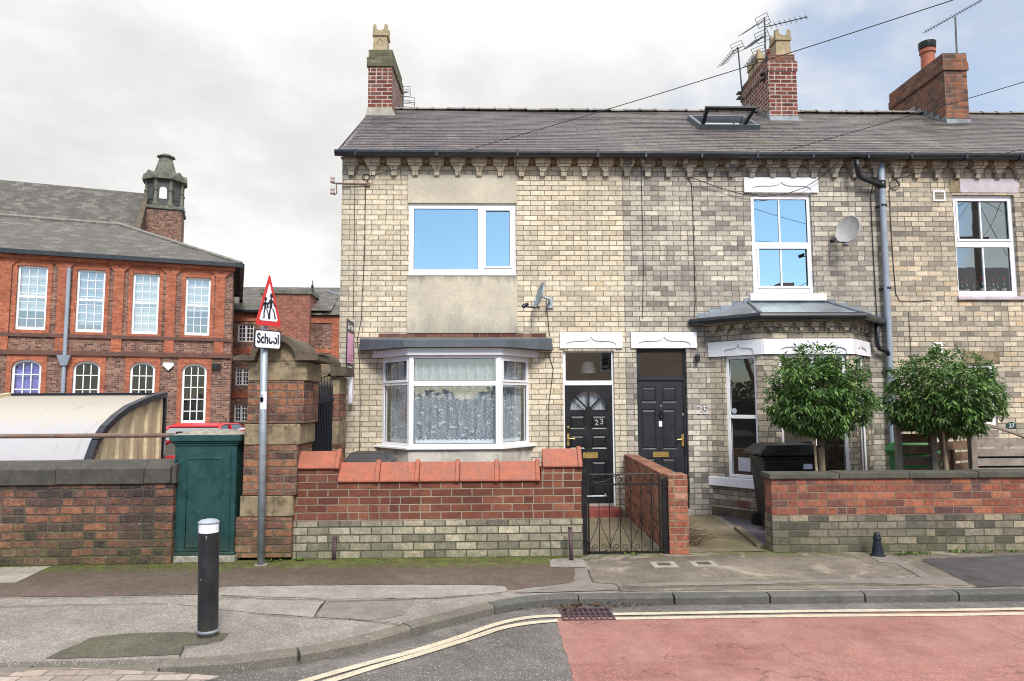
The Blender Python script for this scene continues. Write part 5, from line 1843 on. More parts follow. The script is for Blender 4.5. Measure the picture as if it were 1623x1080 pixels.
crown_pot(ch2, F, 0.0, hd - 1.02, cz - .01, pw * .95, zq(1236, 52.5, Yc + .22) - cz)
crown_pot(ch2, F, 0.0, hd - 1.36, cz - .01, pw * .95, (zq(1236, 52.5, Yc + .22) - cz) * .95)
mb = MB()
zf = roof_z(Yc)
mb.box(F, -hw - .01, hd * 0 + hw + .012, hd, hd + .012, zf - .12, zf + .09)
mb.box(F, -hw - .03, hw + .03, hd + .0125, hd + .1, zf - .13, zf - .02)
for k in range(6):
    y_ = hd - .01 - k * .2
    z_ = roof_z(Yc + (hd - y_))
    mb.box(F, -hw - .012, -hw, y_ - .2, y_, z_ - .3, z_ + .17)
mb.build('flashing', M['lead'], ch2)
# stack of 27
pb = roof_hit(1516, 195)
Yc3 = pb.y
xa3, xb3 = W(1497.5, 140, Yc3).x, W(1533.5, 140, Yc3).x
F3, hw3, hd3, ch3 = chimney(h27, xa3, xb3, Yc3, Yc3 + 1.95, None, 'brick_chimney_worn', 'brick_chimney_worn', courses=[
    (None, zq(1515, 112, Yc3), 0.0, 0), (zq(1515, 112, Yc3), zq(1515, 100, Yc3), .03, 0), (zq(1515, 100, Yc3), zq(1515, 85, Yc3), .012, 1)])
mb = MB()
zf = roof_z(Yc3)
mb.box(F3, -hw3 - .01, hw3 + .012, hd3, hd3 + .012, zf - .12, zf + .08)
for k in range(6):
    y_ = hd3 - .01 - k * .2
    z_ = roof_z(Yc3 + (hd3 - y_))
    mb.box(F3, -hw3 - .012, -hw3, y_ - .2, y_, z_ - .3, z_ + .15)
mb.build('flashing', M['lead'], ch3)
Yp = Yc3 + .85
pt_, pb_ = W(1469, 67.5, Yp), W(1471, 107, Yp)
cz3 = zq(1515, 85, Yc3)
mb = MB()
hgt = pt_.z - cz3
prad = (W(1481, 90, Yp).x - W(1460.5, 90, Yp).x) / 2
mb.lathe((F3.o.x, Yp, cz3 - .01), [(prad * 1.0, 0), (prad * .95, hgt * .62), (prad * 1.12, hgt * .64), (prad * 1.12, hgt * .74), (prad * .98, hgt * .75), (prad * .98, hgt * .8)], 18)
pot = mb.build('chimney_pot', M['pot_red'], ch3, smooth=False)
mb = MB()
mb.lathe((F3.o.x, Yp, cz3 + hgt * .78), [(prad * 1.15, 0), (prad * 1.22, hgt * .12), (prad * 1.22, hgt * .2), (prad * .6, hgt * .24)], 18)
mb.build('cowl', M['iron'], pot)

# ---------------- roof light of 25, swung open
a0, a1, a2, a3 = roof_hit(1110, 207), roof_hit(1203, 206), roof_hit(1189, 186), roof_hit(1092, 189)
nrm = Vector((0, -sn, cs))
mb = MB()
wd = a1.x - a0.x
x0_, x1_ = a0.x, a1.x
yb_ = (a0.y + a1.y) / 2
sdep = 1.0
def RP(x, s, h):
    return Vector((x, yb_ + cs * s, roof_z(yb_) + sn * s)) + nrm * h
for (xa_, xb_, sa, sb) in ((x0_, x0_ + .07, 0, sdep), (x1_ - .07, x1_, 0, sdep), (x0_ + .07, x1_ - .07, 0, .07), (x0_ + .07, x1_ - .07, sdep - .07, sdep)):
    mb.hexa([RP(xa_, sa, 0), RP(xb_, sa, 0), RP(xb_, sb, 0), RP(xa_, sb, 0)], [RP(xa_, sa, .1), RP(xb_, sa, .1), RP(xb_, sb, .1), RP(xa_, sb, .1)])
rl = mb.build('roof_light', M['felt_grey'], h25)
mb = MB()
mb.face([RP(x0_ + .07, .07, .03), RP(x1_ - .07, .07, .03), RP(x1_ - .07, sdep - .07, .03), RP(x0_ + .07, sdep - .07, .03)])
mb.build('opening', M['glass_dark'], rl)
# sash, hinged at the middle of the frame and tipped up towards the street
ys, ye = RP(0, .12, .1), None
lo0, lo1 = W(1110, 203, ys.y), W(1178.5, 203, ys.y)
hi0, hi1 = W(1118.5, 169, ys.y - .3), W(1199.5, 170, ys.y - .3)
def lerp(a, b, t):
    return a * (1 - t) + b * t
def SP(s, t):
    return lerp(lerp(lo0, lo1, s), lerp(hi0, hi1, s), t)
sn_ = (lo1 - lo0).cross(hi0 - lo0).normalized()
mb = MB()
for (s0, s1, t0_, t1_) in ((0, .07, 0, 1), (.93, 1, 0, 1), (.07, .93, .84, 1), (.07, .93, 0, .06)):
    A = [SP(s0, t0_), SP(s1, t0_), SP(s1, t1_), SP(s0, t1_)]
    mb.hexa([p - sn_ * .035 for p in A], [p + sn_ * .035 for p in A])
mb.build('sash', M['iron'], rl)
mb = MB()
mb.face([SP(.05, .04), SP(.95, .04), SP(.95, .86), SP(.05, .86)])
mb.build('sash_pane', M['glass_clear'], rl)

# ------------------------------------------------------------------ front garden walls
WY = 8.62                                  # face of the front wall of 23
FW = Frame(0, WY, 0)
wl0, wl1 = FW.hit(463, 860)[0], FW.hit(924, 860)[0]
zc = FW.hit(700, 825)[1]                   # top of the cream courses
zm = FW.hit(700, 764)[1]
zp = FW.hit(890, 741)[1]
pL = FW.hit(535, 790)[0]
pR = FW.hit(858, 790)[0]
g23 = thing('front_wall', 'smooth red brick front wall with terracotta copings and cream base, before the white bay', 'garden wall', (wl0, WY, 0))
mb = MB()
mb.bbox(wl0, wl1, WY, WY + .24, 0, zc - .001)
mb.build('plinth', M['brick_base'], g23)
mb = MB()
mb.bbox(wl0 + .012, wl1 - .01, WY + .012, WY + .228, zc, zm)
mb.build('brickwork', M['brick_newred'], g23)
for (a, b) in ((wl0 + .005, pL), (pR, wl1 - .003)):
    mb = MB()
    mb.bbox(a, b, WY + .005, WY + .235, zm + .001, zp)
    mb.build('end_pier', M['brick_newred'], g23)
def coping(u0, u1, z, zt, y0, y1, roll=True, left=True):
    """saddle coping tile with a raised roll at its right hand joint"""
    mb = MB()
    yc = (y0 + y1) / 2
    pr = [(y0 - .035, z), (y0 - .035, z + .022), (yc - .02, zt), (yc + .02, zt), (y1 + .035, z + .022), (y1 + .035, z)]
    n = len(pr)
    def ext(a, b, s):
        P = [(yc + (y - yc) * s, z + (h - z) * s) for y, h in pr]
        mb.raw([(a, y, h) for y, h in P] + [(b, y, h) for y, h in P], [tuple(range(n)), tuple(range(2 * n - 1, n - 1, -1))] + [(j, (j + 1) % n, n + (j + 1) % n, n + j) for j in range(n)])
    ext(u0, u1, 1.0)
    if roll:
        ext(u1 - .05, u1 + .004, 1.13)
    return mb.build('coping_tile', M['terracotta'], g23, bevel=.007)
ztop = FW.hit(700, 739)[1] + .01
xs = [FW.hit(x, 750)[0] for x in (535, 601, 664, 728, 790.5, 856)]
for a, b in zip(xs, xs[1:]):
    coping(a + .004, b - .003, zm + .002, ztop + .03 + random.uniform(-.006, .006), WY + .012, WY + .228)
ztp = FW.hit(890, 715)[1] + .02
coping(FW.hit(860, 725)[0], FW.hit(922, 725)[0], zp + .002, ztp, WY + .005, WY + .235)
coping(FW.hit(470, 725)[0], FW.hit(538, 725)[0], zp + .002, FW.hit(500, 719)[1] + .02, WY + .005, WY + .235, roll=True)

# party wall between the two garden paths
pw0, pw1 = FW.hit(1062, 820)[0] - .02, FW.hit(1092.5, 820)[0]
PYF = W(1075, 880, WY).y
zpt = FW.hit(1077, 753)[1]
party = thing('dividing_wall', 'low rough orange brick wall running back from the gate pier, between the two front doors', 'garden wall', (pw0, WY + .2, 0))
mb = MB()
mb.hexa([(pw0 + .0, WY + .3, 0), (pw1 - .04, WY + .3, 0), (pw1 - .02, YF - .01, 0), (pw0 + .03, YF - .01, 0)],
        [(pw0 + .0, WY + .3, zpt - .015), (pw1 - .04, WY + .3, zpt - .015), (pw1 - .02, YF - .01, zpt + .03), (pw0 + .03, YF - .01, zpt + .03)])
mb.build('brickwork', M['brick_party'], party)
mb = MB()
mb.bbox(pw0 + .015, pw1, WY + .03, WY + .298, 0, zpt)
mb.build('gate_pier', M['brick_party'], party, bevel=.008)

# right hand wall of 25
RW_Y = 8.7
FR_ = Frame(FW.hit(1224, 820)[0] * RW_Y / WY, RW_Y, R(-.6))
zrt, zrb = FR_.hit(1400, 749.5)[1] + .006, FR_.hit(1400, 758.5)[1]
zrc = FR_.hit(1400, 817)[1]
rw = thing('front_wall', 'mottled orange red brick front wall with dark slab coping, below the two clipped trees', 'garden wall', tuple(FR_.pt(0, 0, 0)))
RL = 5.2
mb = MB(); mb.box(FR_, 0.0, RL, -.24, 0, 0, zrc - .001); mb.build('plinth', M['brick_base_dark'], rw)
mb = MB(); mb.box(FR_, .004, RL, -.235, -.004, zrc, zrb); mb.build('brickwork', M['brick_orange'], rw)
mb = MB()
for k in range(6):
    a = -.03 + k * .88
    mb.box(FR_, a + .004, min(a + .88, RL), -.27, .03, zrb + .001, zrt + random.uniform(-.006, .006))
mb.build('coping', M['coping_dark'], rw, bevel=.012, seg=2)

# ------------------------------------------------------------------ school boundary wall, rail, piers
LY = 8.42
FL = Frame(0, LY, 0)
lx1 = FL.hit(273, 830)[0]
zt0, zt1 = FL.hit(140, 768)[1], FL.hit(140, 744)[1]
zt2 = W(140, 729, LY + .28).z
sw = thing('boundary_wall', 'blackened uneven old brick wall with bevelled grey stone coping, left of the green cabinet', 'wall', (lx1, LY, 0))
mb = MB()
mb.bbox(-16, lx1, LY, LY + .34, 0, zt0 - .002)
mb.build('brickwork', M['brick_dark'], sw)
cx = [-16, -14.2, -12.4, -10.6, -8.8, -7.1, FL.hit(90, 750)[0], FL.hit(230, 750)[0], lx1 - .03]
for a, b in zip(cx, cx[1:]):
    mb = MB()
    dz = random.uniform(-.008, .008)
    pr = [(LY - .03, zt0 + dz), (LY - .03, zt1 + dz), (LY + .1, zt2 + dz), (LY + .3, zt2 + dz), (LY + .38, zt1 + dz), (LY + .38, zt0 + dz)]
    n = len(pr)
    mb.raw([(a + .003, y, h) for y, h in pr] + [(b - .003, y, h) for y, h in pr], [tuple(range(n)), tuple(range(2 * n - 1, n - 1, -1))] + [(j, (j + 1) % n, n + (j + 1) % n, n + j) for j in range(n)])
    mb.build('coping_stone', M['coping_stone'], sw, bevel=.008, seg=2)
mb = MB()                                   # upright end stone beside the cabinet
mb.bbox(lx1 - .025, lx1 + .03, LY - .02, LY + .36, zt0 + .0, zt1 + .06)
mb.build('end_stone', M['coping_stone'], sw, bevel=.01)
rl_ = thing('railing', 'rusty pipe rail on a short black post above the old boundary wall', 'railing', (lx1, LY + .17, zt2))
zr_ = W(130, 691, LY + .17).z
mb = MB(); mb.tube([(-16, LY + .17, zr_), (lx1 - .02, LY + .17, zr_)], .028, 10); mb.build('rail', M['rust_rail'], rl_, smooth=True)
for x in (lx1 - .03, lx1 - 2.4 * 1.9, lx1 - 2.4 * 3.2):
    mb = MB(); mb.bbox(x - .032, x + .032, LY + .135, LY + .205, zt2 - .05, zr_ + .045); mb.build('post', M['iron'], rl_, bevel=.008)

# green street cabinet
CY = 8.5
FC = Frame(0, CY, 0)
c0, c1 = FC.hit(272, 850)[0], FC.hit(371, 850)[0]
cb = thing('street_cabinet', 'dark green metal utility cabinet with moulded top, set in the old wall', 'utility cabinet', ((c0 + c1) / 2, CY, 0))
zb0, zb1 = FC.hit(320, 881)[1], FC.hit(320, 707)[1]
zt_ = FC.hit(320, 692)[1]
cdp = .4
mb = MB()
mb.bbox(c0 - .02, c1 + .02, CY - .02, CY + cdp, 0, zb0)
mb.build('base', M['concrete_pale'], cb, bevel=.01)
mb = MB()
mb.bbox(c0, c1, CY, CY + cdp, zb0 + .001, zb1)
mb.bbox(c0 - .012, c1 + .012, CY - .012, CY + cdp, zb0 + .001, zb0 + .04)
mb.build('body', M['green_paint'], cb, bevel=.008)
mb = MB()
d0, d1 = c0 + .045, c1 - .06
dz0, dz1 = zb0 + .05, zb1 - .05
mb.bbox(d0, d1, CY - .014, CY + .002, dz0, dz1)
a, b, c, e = d0 + .1, d1 - .09, dz0 + .05, dz1 - .09
FCd = Frame(0, CY - .014, 0)
for (p, q, r_, s_) in ((a, a + .022, c, e), (b - .022, b, c, e), (a + .022, b - .022, c, c + .022), (a + .022, b - .022, e - .022, e)):
    mb.box(FCd, p, q, -.004, .008, r_, s_)
dr_ = mb.build('door', M['green_paint'], cb, bevel=.004)
mb = MB()
for z_ in (dz0 + .18, dz0 + .62, dz1 - .3, dz1 - .12):
    mb.tube([(d0 - .012, CY - .012, z_), (d0 - .012, CY - .012, z_ + .07)], .013, 8)
mb.build('hinge', M['green_paint'], dr_)
mb = MB()
for k, (g_, za, zb_) in enumerate(((.012, zb1 + .001, zb1 + .03), (.028, zb1 + .0305, zb1 + .055), (.05, zb1 + .0555, zt_ + .02))):
    mb.bbox(c0 - g_, c1 + g_, CY - g_, CY + cdp + g_ - .02, za, zb_)
mb.build('cornice', M['green_paint'], cb, bevel=.006)
mb = MB()
F = Frame((c0 + c1) / 2, CY, 0)
mb.ringslab([(c0 - .03, CY - .03), (c1 + .03, CY - .03), (c1 + .03, CY + cdp), (c0 - .03, CY + cdp)], [(c0 + .18, CY + .2), (c1 - .18, CY + .2), (c1 - .18, CY + .32), (c0 + .18, CY + .32)], zt_ + .0205, zt_ + .075)
mb.build('lid', M['concrete_pale'], cb)

# gate piers of the school and the iron gate between
PY_ = 8.55
FP_ = Frame(0, PY_, 0)
gp_ = thing('gate_pier', 'worn red brick gate pier with stone bands and curved head, behind the school sign', 'gate pier', (FP_.hit(420, 880)[0], PY_, 0))
px = lambda x, y: FP_.hit(x, y)
levels = [(885, 370, 463, 820, 'brick_pier', 0), (820, 380, 464, 786, 'stone', .004), (786, 384, 471, 706, 'brick_pier', 0), (706, 387, 475, 672, 'stone', .004), (672, 391, 482, 604, 'brick_pier', 0), (604, 395, 486, 573, 'stone', .004)]
for (yb, xa_, xb_, yt, mt, g_) in levels:
    mb = MB()
    a, z0_ = px(xa_, yb)
    b, z1_ = px(xb_, yt)
    z0_ = max(z0_, 0)
    mb.bbox(a - g_, b + g_, PY_ - g_, PY_ + .72 + g_, z0_ + .0005, z1_ - .0005)
    mb.build('brickwork' if mt == 'brick_pier' else 'stone_band', M[mt], gp_, bevel=.01 if mt == 'stone' else .006)
zcap = px(430, 572)[1]
zpk = px(432, 531)[1]
xm = (px(395, 560)[0] + px(486, 560)[0]) / 2
hw = (px(486, 560)[0] - px(395, 560)[0]) / 2
mb = MB()                                    # segmental head: stone tympanum and dark hood
arc_ = lambda rx, rz, a0=0, a1=math.pi, n=16: [(xm + rx * math.cos(a0 + (a1 - a0) * j / n), zcap + rz * math.sin(a0 + (a1 - a0) * j / n)) for j in range(n + 1)]
mb.prism(FP_, arc_(hw * .72, (zpk - zcap) * .78), -.7, .0)
mb.build('tympanum', M['stone'], gp_)
mb = MB()
outer, inner = arc_(hw * .9, (zpk - zcap)), arc_(hw * .7, (zpk - zcap) * .76)
ring = [(xm + hw + .16, zcap + .0), (xm + hw + .16, zcap + .045), (xm + hw + .05, zcap + .075)] + outer[1:-1] + [(xm - hw - .05, zcap + .075), (xm - hw - .16, zcap + .045), (xm - hw - .16, zcap)] + inner[::-1]
mb.prism(FP_, ring, -.78, .1)
mb.build('hood', M['stone_dark'], gp_)

P2Y = 10.4
F2 = Frame(0, P2Y, 0)
g2 = thing('gate_pier', 'smaller gate pier with a round stone head, half hidden behind the iron gate', 'gate pier', (F2.hit(512, 700)[0], P2Y, 0))
xa_, xb_ = F2.hit(487, 650)[0], F2.hit(537, 650)[0]
for (yb, yt, mt, g_) in ((None, 705, 'brick_pier', 0), (705, 668, 'stone', .004), (668, 625, 'brick_pier', 0), (625, 597, 'stone', .004)):
    mb = MB()
    z0_ = F2.hit(510, yb)[1] if yb else 0
    mb.bbox(xa_ - g_, xb_ + g_, P2Y - g_, P2Y + .5 + g_, z0_ + .0005, F2.hit(510, yt)[1] - .0005)
    mb.build('brickwork' if mt == 'brick_pier' else 'stone_band', M[mt], g2)
zz = F2.hit(510, 596)[1]
um, rr_ = (F2.hit(489, 580)[0] + F2.hit(530, 580)[0]) / 2, (F2.hit(530, 580)[0] - F2.hit(489, 580)[0]) / 2
mb = MB()
mb.disc(F2, um, zz + rr_ * .75, rr_ * .86, -.4, .02, 24)
mb.build('roundel', M['stone'], g2)
mb = MB()
pts = [(um + rr_ * 1.05 * math.cos(t), zz + rr_ * .75 + rr_ * 1.05 * math.sin(t)) for t in [math.pi * (-.15 + 1.3 * j / 20) for j in range(21)]]
inn = [(um + rr_ * .87 * math.cos(t), zz + rr_ * .75 + rr_ * .87 * math.sin(t)) for t in [math.pi * (-.15 + 1.3 * j / 20) for j in range(21)]]
mb.prism(F2, pts + inn[::-1], -.42, .06)
mb.box(F2, um + rr_ * .8, xb_ + .12, -.5, .08, zz, zz + .13)
mb.box(F2, xa_ - .1, um - rr_ * .8, -.5, .08, zz, zz + .13)
mb.build('hood', M['stone_dark'], g2)

gt_y0, gt_y1 = 9.35, 10.3
gA, gB = W(482, 660, gt_y0), W(527, 660, gt_y1)
ig = thing('iron_gate', 'tall black iron gate of close spiked bars hung between the two school gate piers', 'gate', (gA.x, gA.y, 0))
FG = frame2((gA.x, gA.y), (gB.x, gB.y))
Lg = math.dist((gA.x, gA.y), (gB.x, gB.y))
zg1 = W(505, 612, 9.9).z
mb = MB()
n = 17
for k in range(n):
    u = .03 + (Lg - .06) * k / (n - 1)
    h_ = zg1 + (.03 if k % 2 else -.02) + .0
    mb.tube([FG.pt(u, 0, .06), FG.pt(u, 0, h_), FG.pt(u, 0, h_ + .14)], [.011, .011, .001], 6)
mb.build('bars', M['navy_iron'], ig)
mb = MB()
for z_ in (.1, zg1 - .22, zg1 * .5):
    mb.box(FG, 0, Lg, -.02, .02, z_, z_ + .045)
mb.build('rail', M['navy_iron'], ig)
mb = MB()
mb.box(FG, .0, Lg, -.009, -.0055, .15, zg1 - .25)
mb.build('backing_sheet', M['navy_iron'], ig)

# ------------------------------------------------------------------ garden gate of 23
GY = 8.72
FGt = Frame(0, GY, 0)
u_l, u_r = FGt.hit(931.5, 820)[0], FGt.hit(1047, 820)[0]
zg0, zg1_ = FGt.hit(990, 877)[1], FGt.hit(990, 752)[1]
zmid = FGt.hit(990, 768)[1]
gg = thing('garden_gate', 'low black wrought iron garden gate with scrolls, between red brick piers', 'gate', (u_l, GY, 0))
mb = MB()
for (a, b, c, e) in ((u_l, u_l + .022, zg0, zg1_ - .02), (u_r - .022, u_r, zg0, zg1_ - .02), (u_l, u_r, zg0, zg0 + .024)):
    mb.box(FGt, a, b, -.01, .01, c, e)
mb.box(FGt, u_l + .0225, u_r - .0225, -.008, .008, zmid - .01, zmid + .01)
mb.tube([FGt.pt(u_l + .011, 0, zg1_ - .03), FGt.pt(u_l + .03, 0, zg1_), FGt.pt(u_r - .03, 0, zg1_), FGt.pt(u_r - .011, 0, zg1_ - .03)], .011, 6)
mb.build('frame', M['iron'], gg)
mb = MB()
for k in range(1, 7):
    u = u_l + (u_r - u_l) * k / 6.9 + .01
    if u < u_r - .04:
        mb.tube([FGt.pt(u, 0, zg0 + .02), FGt.pt(u, 0, zmid)], .006, 6)
mb.build('bars', M['iron'], gg)
def spiral(u, z, r, turns, a0, sgn):
    n = int(18 * turns)
    return [FGt.pt(u + sgn * r * (1 - .8 * j / n) * math.cos(a0 + 2 * math.pi * turns * j / n), .0, z + r * (1 - .8 * j / n) * math.sin(a0 + 2 * math.pi * turns * j / n)) for j in range(n + 1)]
mb = MB()
for f in (1, 3, 5):
    u = u_l + (u_r - u_l) * f / 6.9 + .01
    H_ = .42
    for s in (-1, 1):
        mb = MB()
        mb.tube([FGt.pt(u + s * .045, .004, zg0 + .43), FGt.pt(u + s * .03, .004, zg0 + .45), FGt.pt(u + s * .012, .004, zg0 + .41), FGt.pt(u + s * .03, .004, zg0 + .32), FGt.pt(u + s * .1, .004, zg0 + .17), FGt.pt(u + s * .125, .004, zg0 + .09), FGt.pt(u + s * .1, .004, zg0 + .035), FGt.pt(u + s * .05, .004, zg0 + .03)], .0042, 5)
        mb.tube(spiral(u + s * .052, zg0 + .075, .045, 1.4, -math.pi / 2, s), .0042, 5)
        mb.build('scroll', M['iron'], gg)
zq_ = (zmid + zg1_) / 2
hq = (zg1_ - zmid) / 2 - .012
for (f, s) in ((.08, -1), (.44, 1), (.56, -1), (.92, 1)):
    mb = MB()
    mb.tube(spiral(u_l + (u_r - u_l) * f, zq_, hq, 1.6, math.pi / 2, s), .0065, 5)
    mb.build('scroll', M['iron'], gg)
mb = MB()
mb.tube([FGt.pt(u_l + (u_r - u_l) * .1, .0, zmid + .02), FGt.pt(u_l + (u_r - u_l) * .25, 0, zmid + .04), FGt.pt(u_l + (u_r - u_l) * .38, 0, zg1_ - .02), FGt.pt(u_l + (u_r - u_l) * .46, 0, zg1_ - .01)], .007, 5)
mb.build('scroll', M['iron'], gg)
mb = MB()
mb.tube([FGt.pt(u_l - .05, .015, zmid - .14), FGt.pt(u_l + .2, .015, zmid - .14), FGt.pt(u_l + .23, .02, zmid - .11)], .008, 6)
mb.build('latch', M['galv'], gg)
for (xa_, xb_, yt, lab) in ((921.5, 930.5, 744, 'black square gate post against the right end of the red front wall'), (1049, 1060, 755, 'black iron gate post with a slanted top, against the rough brick gate pier')):
    a, b = FGt.hit(xa_, 820)[0], FGt.hit(xb_, 820)[0]
    zt_ = FGt.hit((xa_ + xb_) / 2, yt)[1]
    t = thing('gate_post', lab, 'gate post', ((a + b) / 2, GY, 0), 'iron posts of the garden gate')
    mb = MB()
    mb.hexa([(a, GY - .03, 0), (b, GY - .03, 0), (b, GY + .03, 0), (a, GY + .03, 0)], [(a, GY - .03, zt_ - .03), (b, GY - .03, zt_ - .0), (b, GY + .03, zt_), (a, GY + .03, zt_ - .03)])
    mb.build('shaft', M['iron'], t, bevel=.004)
    mb = MB()
    for z_ in (.12, zt_ - .15):
        mb.bbox(a + .004 if xa_ > 1000 else b - .0, (a + .0) if False else (b if xa_ > 1000 else b + .02), GY - .045, GY - .03, z_, z_ + .05)
    mb.build('hinge_strap', M['iron'], t)

# two short leaning marker posts and a small bollard at the wall foot
for (xb_, yb, xt_, yt, lab) in ((529, 888, 531, 853, 'short rusty leaning post at the left end of the red front wall'), (906, 889, 903.5, 838, 'purple rusted post leaning on the cream base beside the garden gate')):
    g0_ = G(xb_, yb)
    tp = W(xt_, yt, g0_.y + .05)
    t = thing('marker_post', lab, 'post', (g0_.x, g0_.y, 0), 'short rusted posts at the wall foot')
    mb = MB(); mb.tube([g0_ - Vector((0, 0, .02)), tp], .024, 10); mb.build('shaft', M['post_purple'], t, smooth=True)
    mb = MB(); mb.tube([tp, tp + (tp - g0_).normalized() * .018], .028, 10); mb.build('cap', M['post_purple'], t)
gb = G(1391.5, 882)
sb = thing('guard_stone', 'small dark iron cone shaped bollard at the foot of the mottled wall', 'bollard', (gb.x, gb.y, 0))
mb = MB()
mb.lathe((gb.x, gb.y, 0), [(.085, 0), (.085, .02), (.07, .03), (.045, .17), (.038, .2)], 16)
mb.build('shaft', M['navy_iron'], sb)
mb = MB()
mb.lathe((gb.x, gb.y, 0), [(.048, .2005), (.05, .215), (.036, .23), (.04, .25), (.03, .275), (.008, .285)], 16)
mb.build('head', M['navy_iron'], sb, smooth=True)

# ------------------------------------------------------------------ bollard
p = G(329.5, 1008)
bo = thing('bollard', 'tall black cylindrical bollard with a reflective white band, near the corner of the kerb', 'bollard', (p.x, p.y, 0))
top = W(331, 826, p.y).z
rad = (W(346, 920, p.y).x - W(315, 920, p.y).x) / 2
mb = MB()
lean = W(331, 826, p.y).x - p.x
def bl(prof):
    m_ = MB(); m_.lathe((p.x, p.y, 0), prof, 32)
    m_.v = [(v[0] + lean * v[2] / top, v[1], v[2]) for v in m_.v]
    return m_
bl([(rad, 0), (rad, top - .09)]).build('shaft', M['bollard'], bo, smooth=False)
o = bo.children[0]
bl([(rad + .006, .035), (rad + .008, .045), (rad + .006, .055)]).build('base_ring', M['galv'], bo)
bl([(rad * .985, top - .089), (rad * .985, top - .02)]).build('reflective_band', M['sign_white'], bo)
bl([(rad * 1.0, top - .0195), (rad * 1.05, top - .014), (rad * 1.05, top - .006), (rad * .8, top + .01), (rad * .3, top + .018), (.01, top + .019)]).build('cap', M['galv'], bo, smooth=False)

# ------------------------------------------------------------------ school sign on its pole
p = G(413.5, 896)
sg = thing('road_sign', 'grey pole with a red bordered triangle of two running children over a School plate', 'road sign', (p.x, p.y, 0))
tp = W(421, 436, p.y)
mb = MB()
mb.tube([(p.x, p.y, -.02), (tp.x, tp.y, tp.z - .3)], .042, 16)
mb.build('pole', M['galv'], sg, smooth=True)
mb = MB()
mb.tube([(p.x, p.y, 0), (p.x, p.y, .012)], .075, 16)
mb.build('collar', M['concrete'], sg)
SA = R(52)
mid = W(424.5, 500, p.y)
FS = Frame(tp.x + .075 * math.sin(SA), p.y - .075 * math.cos(SA), SA)
# triangle corners measured on the plate
c1_, c2_, c3_ = FS.hit(404, 512), FS.hit(445.5, 522), FS.hit(426, 433)
w_ = c2_[0] - c1_[0]
um = (c1_[0] + c2_[0]) / 2
zb_ = (c1_[1] + c2_[1]) / 2
H_ = c3_[1] - zb_
def rtri(cx_, w_, z0_, h_, r_):
    P = [(cx_ - w_ / 2, z0_), (cx_ + w_ / 2, z0_), (cx_, z0_ + h_)]
    out = []
    for i in range(3):
        v = Vector(P[i]); a = (Vector(P[i - 1]) - v).normalized(); b = (Vector(P[(i + 1) % 3]) - v).normalized()
        for t in (0, .25, .5, .75, 1):
            q = v + a * r_ * (1 - t) ** 2 * 1.6 + b * r_ * t ** 2 * 1.6
            out.append(tuple(q))
    return out
mb = MB(); mb.prism(FS, rtri(um, w_, zb_, H_, .03), -.004, .004); tri = mb.build('triangle_plate', M['sign_red'], sg)
mb = MB(); mb.prism(FS, rtri(um, w_ * .72, zb_ + H_ * .095, H_ * .72, .02), .0045, .006); mb.build('white_field', M['sign_white'], tri)
mb = MB()
k_ = w_ / .6 * 1.0
hz_ = H_ / .56
def pic(poly, x, z, s):
    mb.prism(FS, [(um + (x + a * s * 1.3) * k_, zb_ + (z + b * s) * hz_) for a, b in poly], .0065, .0085)
def child(x, z, s):
    for poly in ([(-.05, .26), (.04, .27), (.065, .47), (.0, .52), (-.07, .48)],
                 [(.0, .27), (.045, .27), (.13, .14), (.165, .0), (.2, .005), (.215, .03), (.165, .16), (.09, .27)],
                 [(-.055, .27), (.0, .26), (-.03, .13), (-.02, .0), (-.055, -.01), (-.12, -.01), (-.1, .02), (-.075, .03), (-.09, .14)],
                 [(.04, .47), (.065, .43), (.14, .32), (.2, .33), (.205, .36), (.15, .365), (.085, .47)],
                 [(-.065, .48), (-.04, .42), (-.13, .33), (-.16, .22), (-.19, .23), (-.165, .35)]):
        pic(poly, x, z, s)
    pic([(.06 * math.cos(t) + .01, .585 + .068 * math.sin(t)) for t in [6.283 * j / 14 for j in range(14)]], x, z, s)
child(.045, .075, .42)
child(-.085, .085, .335)
pic([(.0, .0), (.012, .02), (-.1, .01), (-.1, -.01)], -.02, .23, .9)
mb.build('running_children', M['sign_black'], tri)
q1, q2 = FS.hit(402.5, 534.5), FS.hit(445.5, 542)
zs1, zs0_ = FS.hit(424, 523.5)[1], FS.hit(424, 553.5)[1]
def rrect(u0, u1, z0, z1, r_):
    out = []
    for (cx_, cz_, a0) in ((u1 - r_, z0 + r_, -math.pi / 2), (u1 - r_, z1 - r_, 0), (u0 + r_, z1 - r_, math.pi / 2), (u0 + r_, z0 + r_, math.pi)):
        out += [(cx_ + r_ * math.cos(a0 + math.pi / 2 * j / 5), cz_ + r_ * math.sin(a0 + math.pi / 2 * j / 5)) for j in range(6)]
    return out
mb = MB(); mb.prism(FS, rrect(q1[0], q2[0], zs0_, zs1, .035), -.004, .004); pl = mb.build('name_plate', M['sign_black'], sg)
mb = MB(); mb.prism(FS, rrect(q1[0] + .018, q2[0] - .018, zs0_ + .013, zs1 - .013, .025), .0045, .006); mb.build('white_field', M['sign_white'], pl)
mb = MB()
hh_ = zs1 - zs0_
ul = (q1[0] + q2[0]) / 2
mb.text('School', FS, ul, zs0_ + hh_ * .3, hh_ * .72, .008, .0012, bold=.004, fit=(q2[0] - q1[0]) * .8)
t_ = mb.build('lettering', M['sign_black'], pl, recalc=False)
mb = MB()
mb.prism(FS, [(ul + .022, zs0_ + hh_ * .44), (ul + .085, zs0_ + hh_ * .44), (ul + .088, zs0_ + hh_ * .66), (ul + .065, zs0_ + hh_ * .86), (ul + .022, zs0_ + hh_ * .62)], .0096, .0106)
mb.build('peeled_patch', M['sign_white'], pl)
mb = MB()
FK = Frame(p.x + (tp.x - p.x) * .55, p.y, 0)
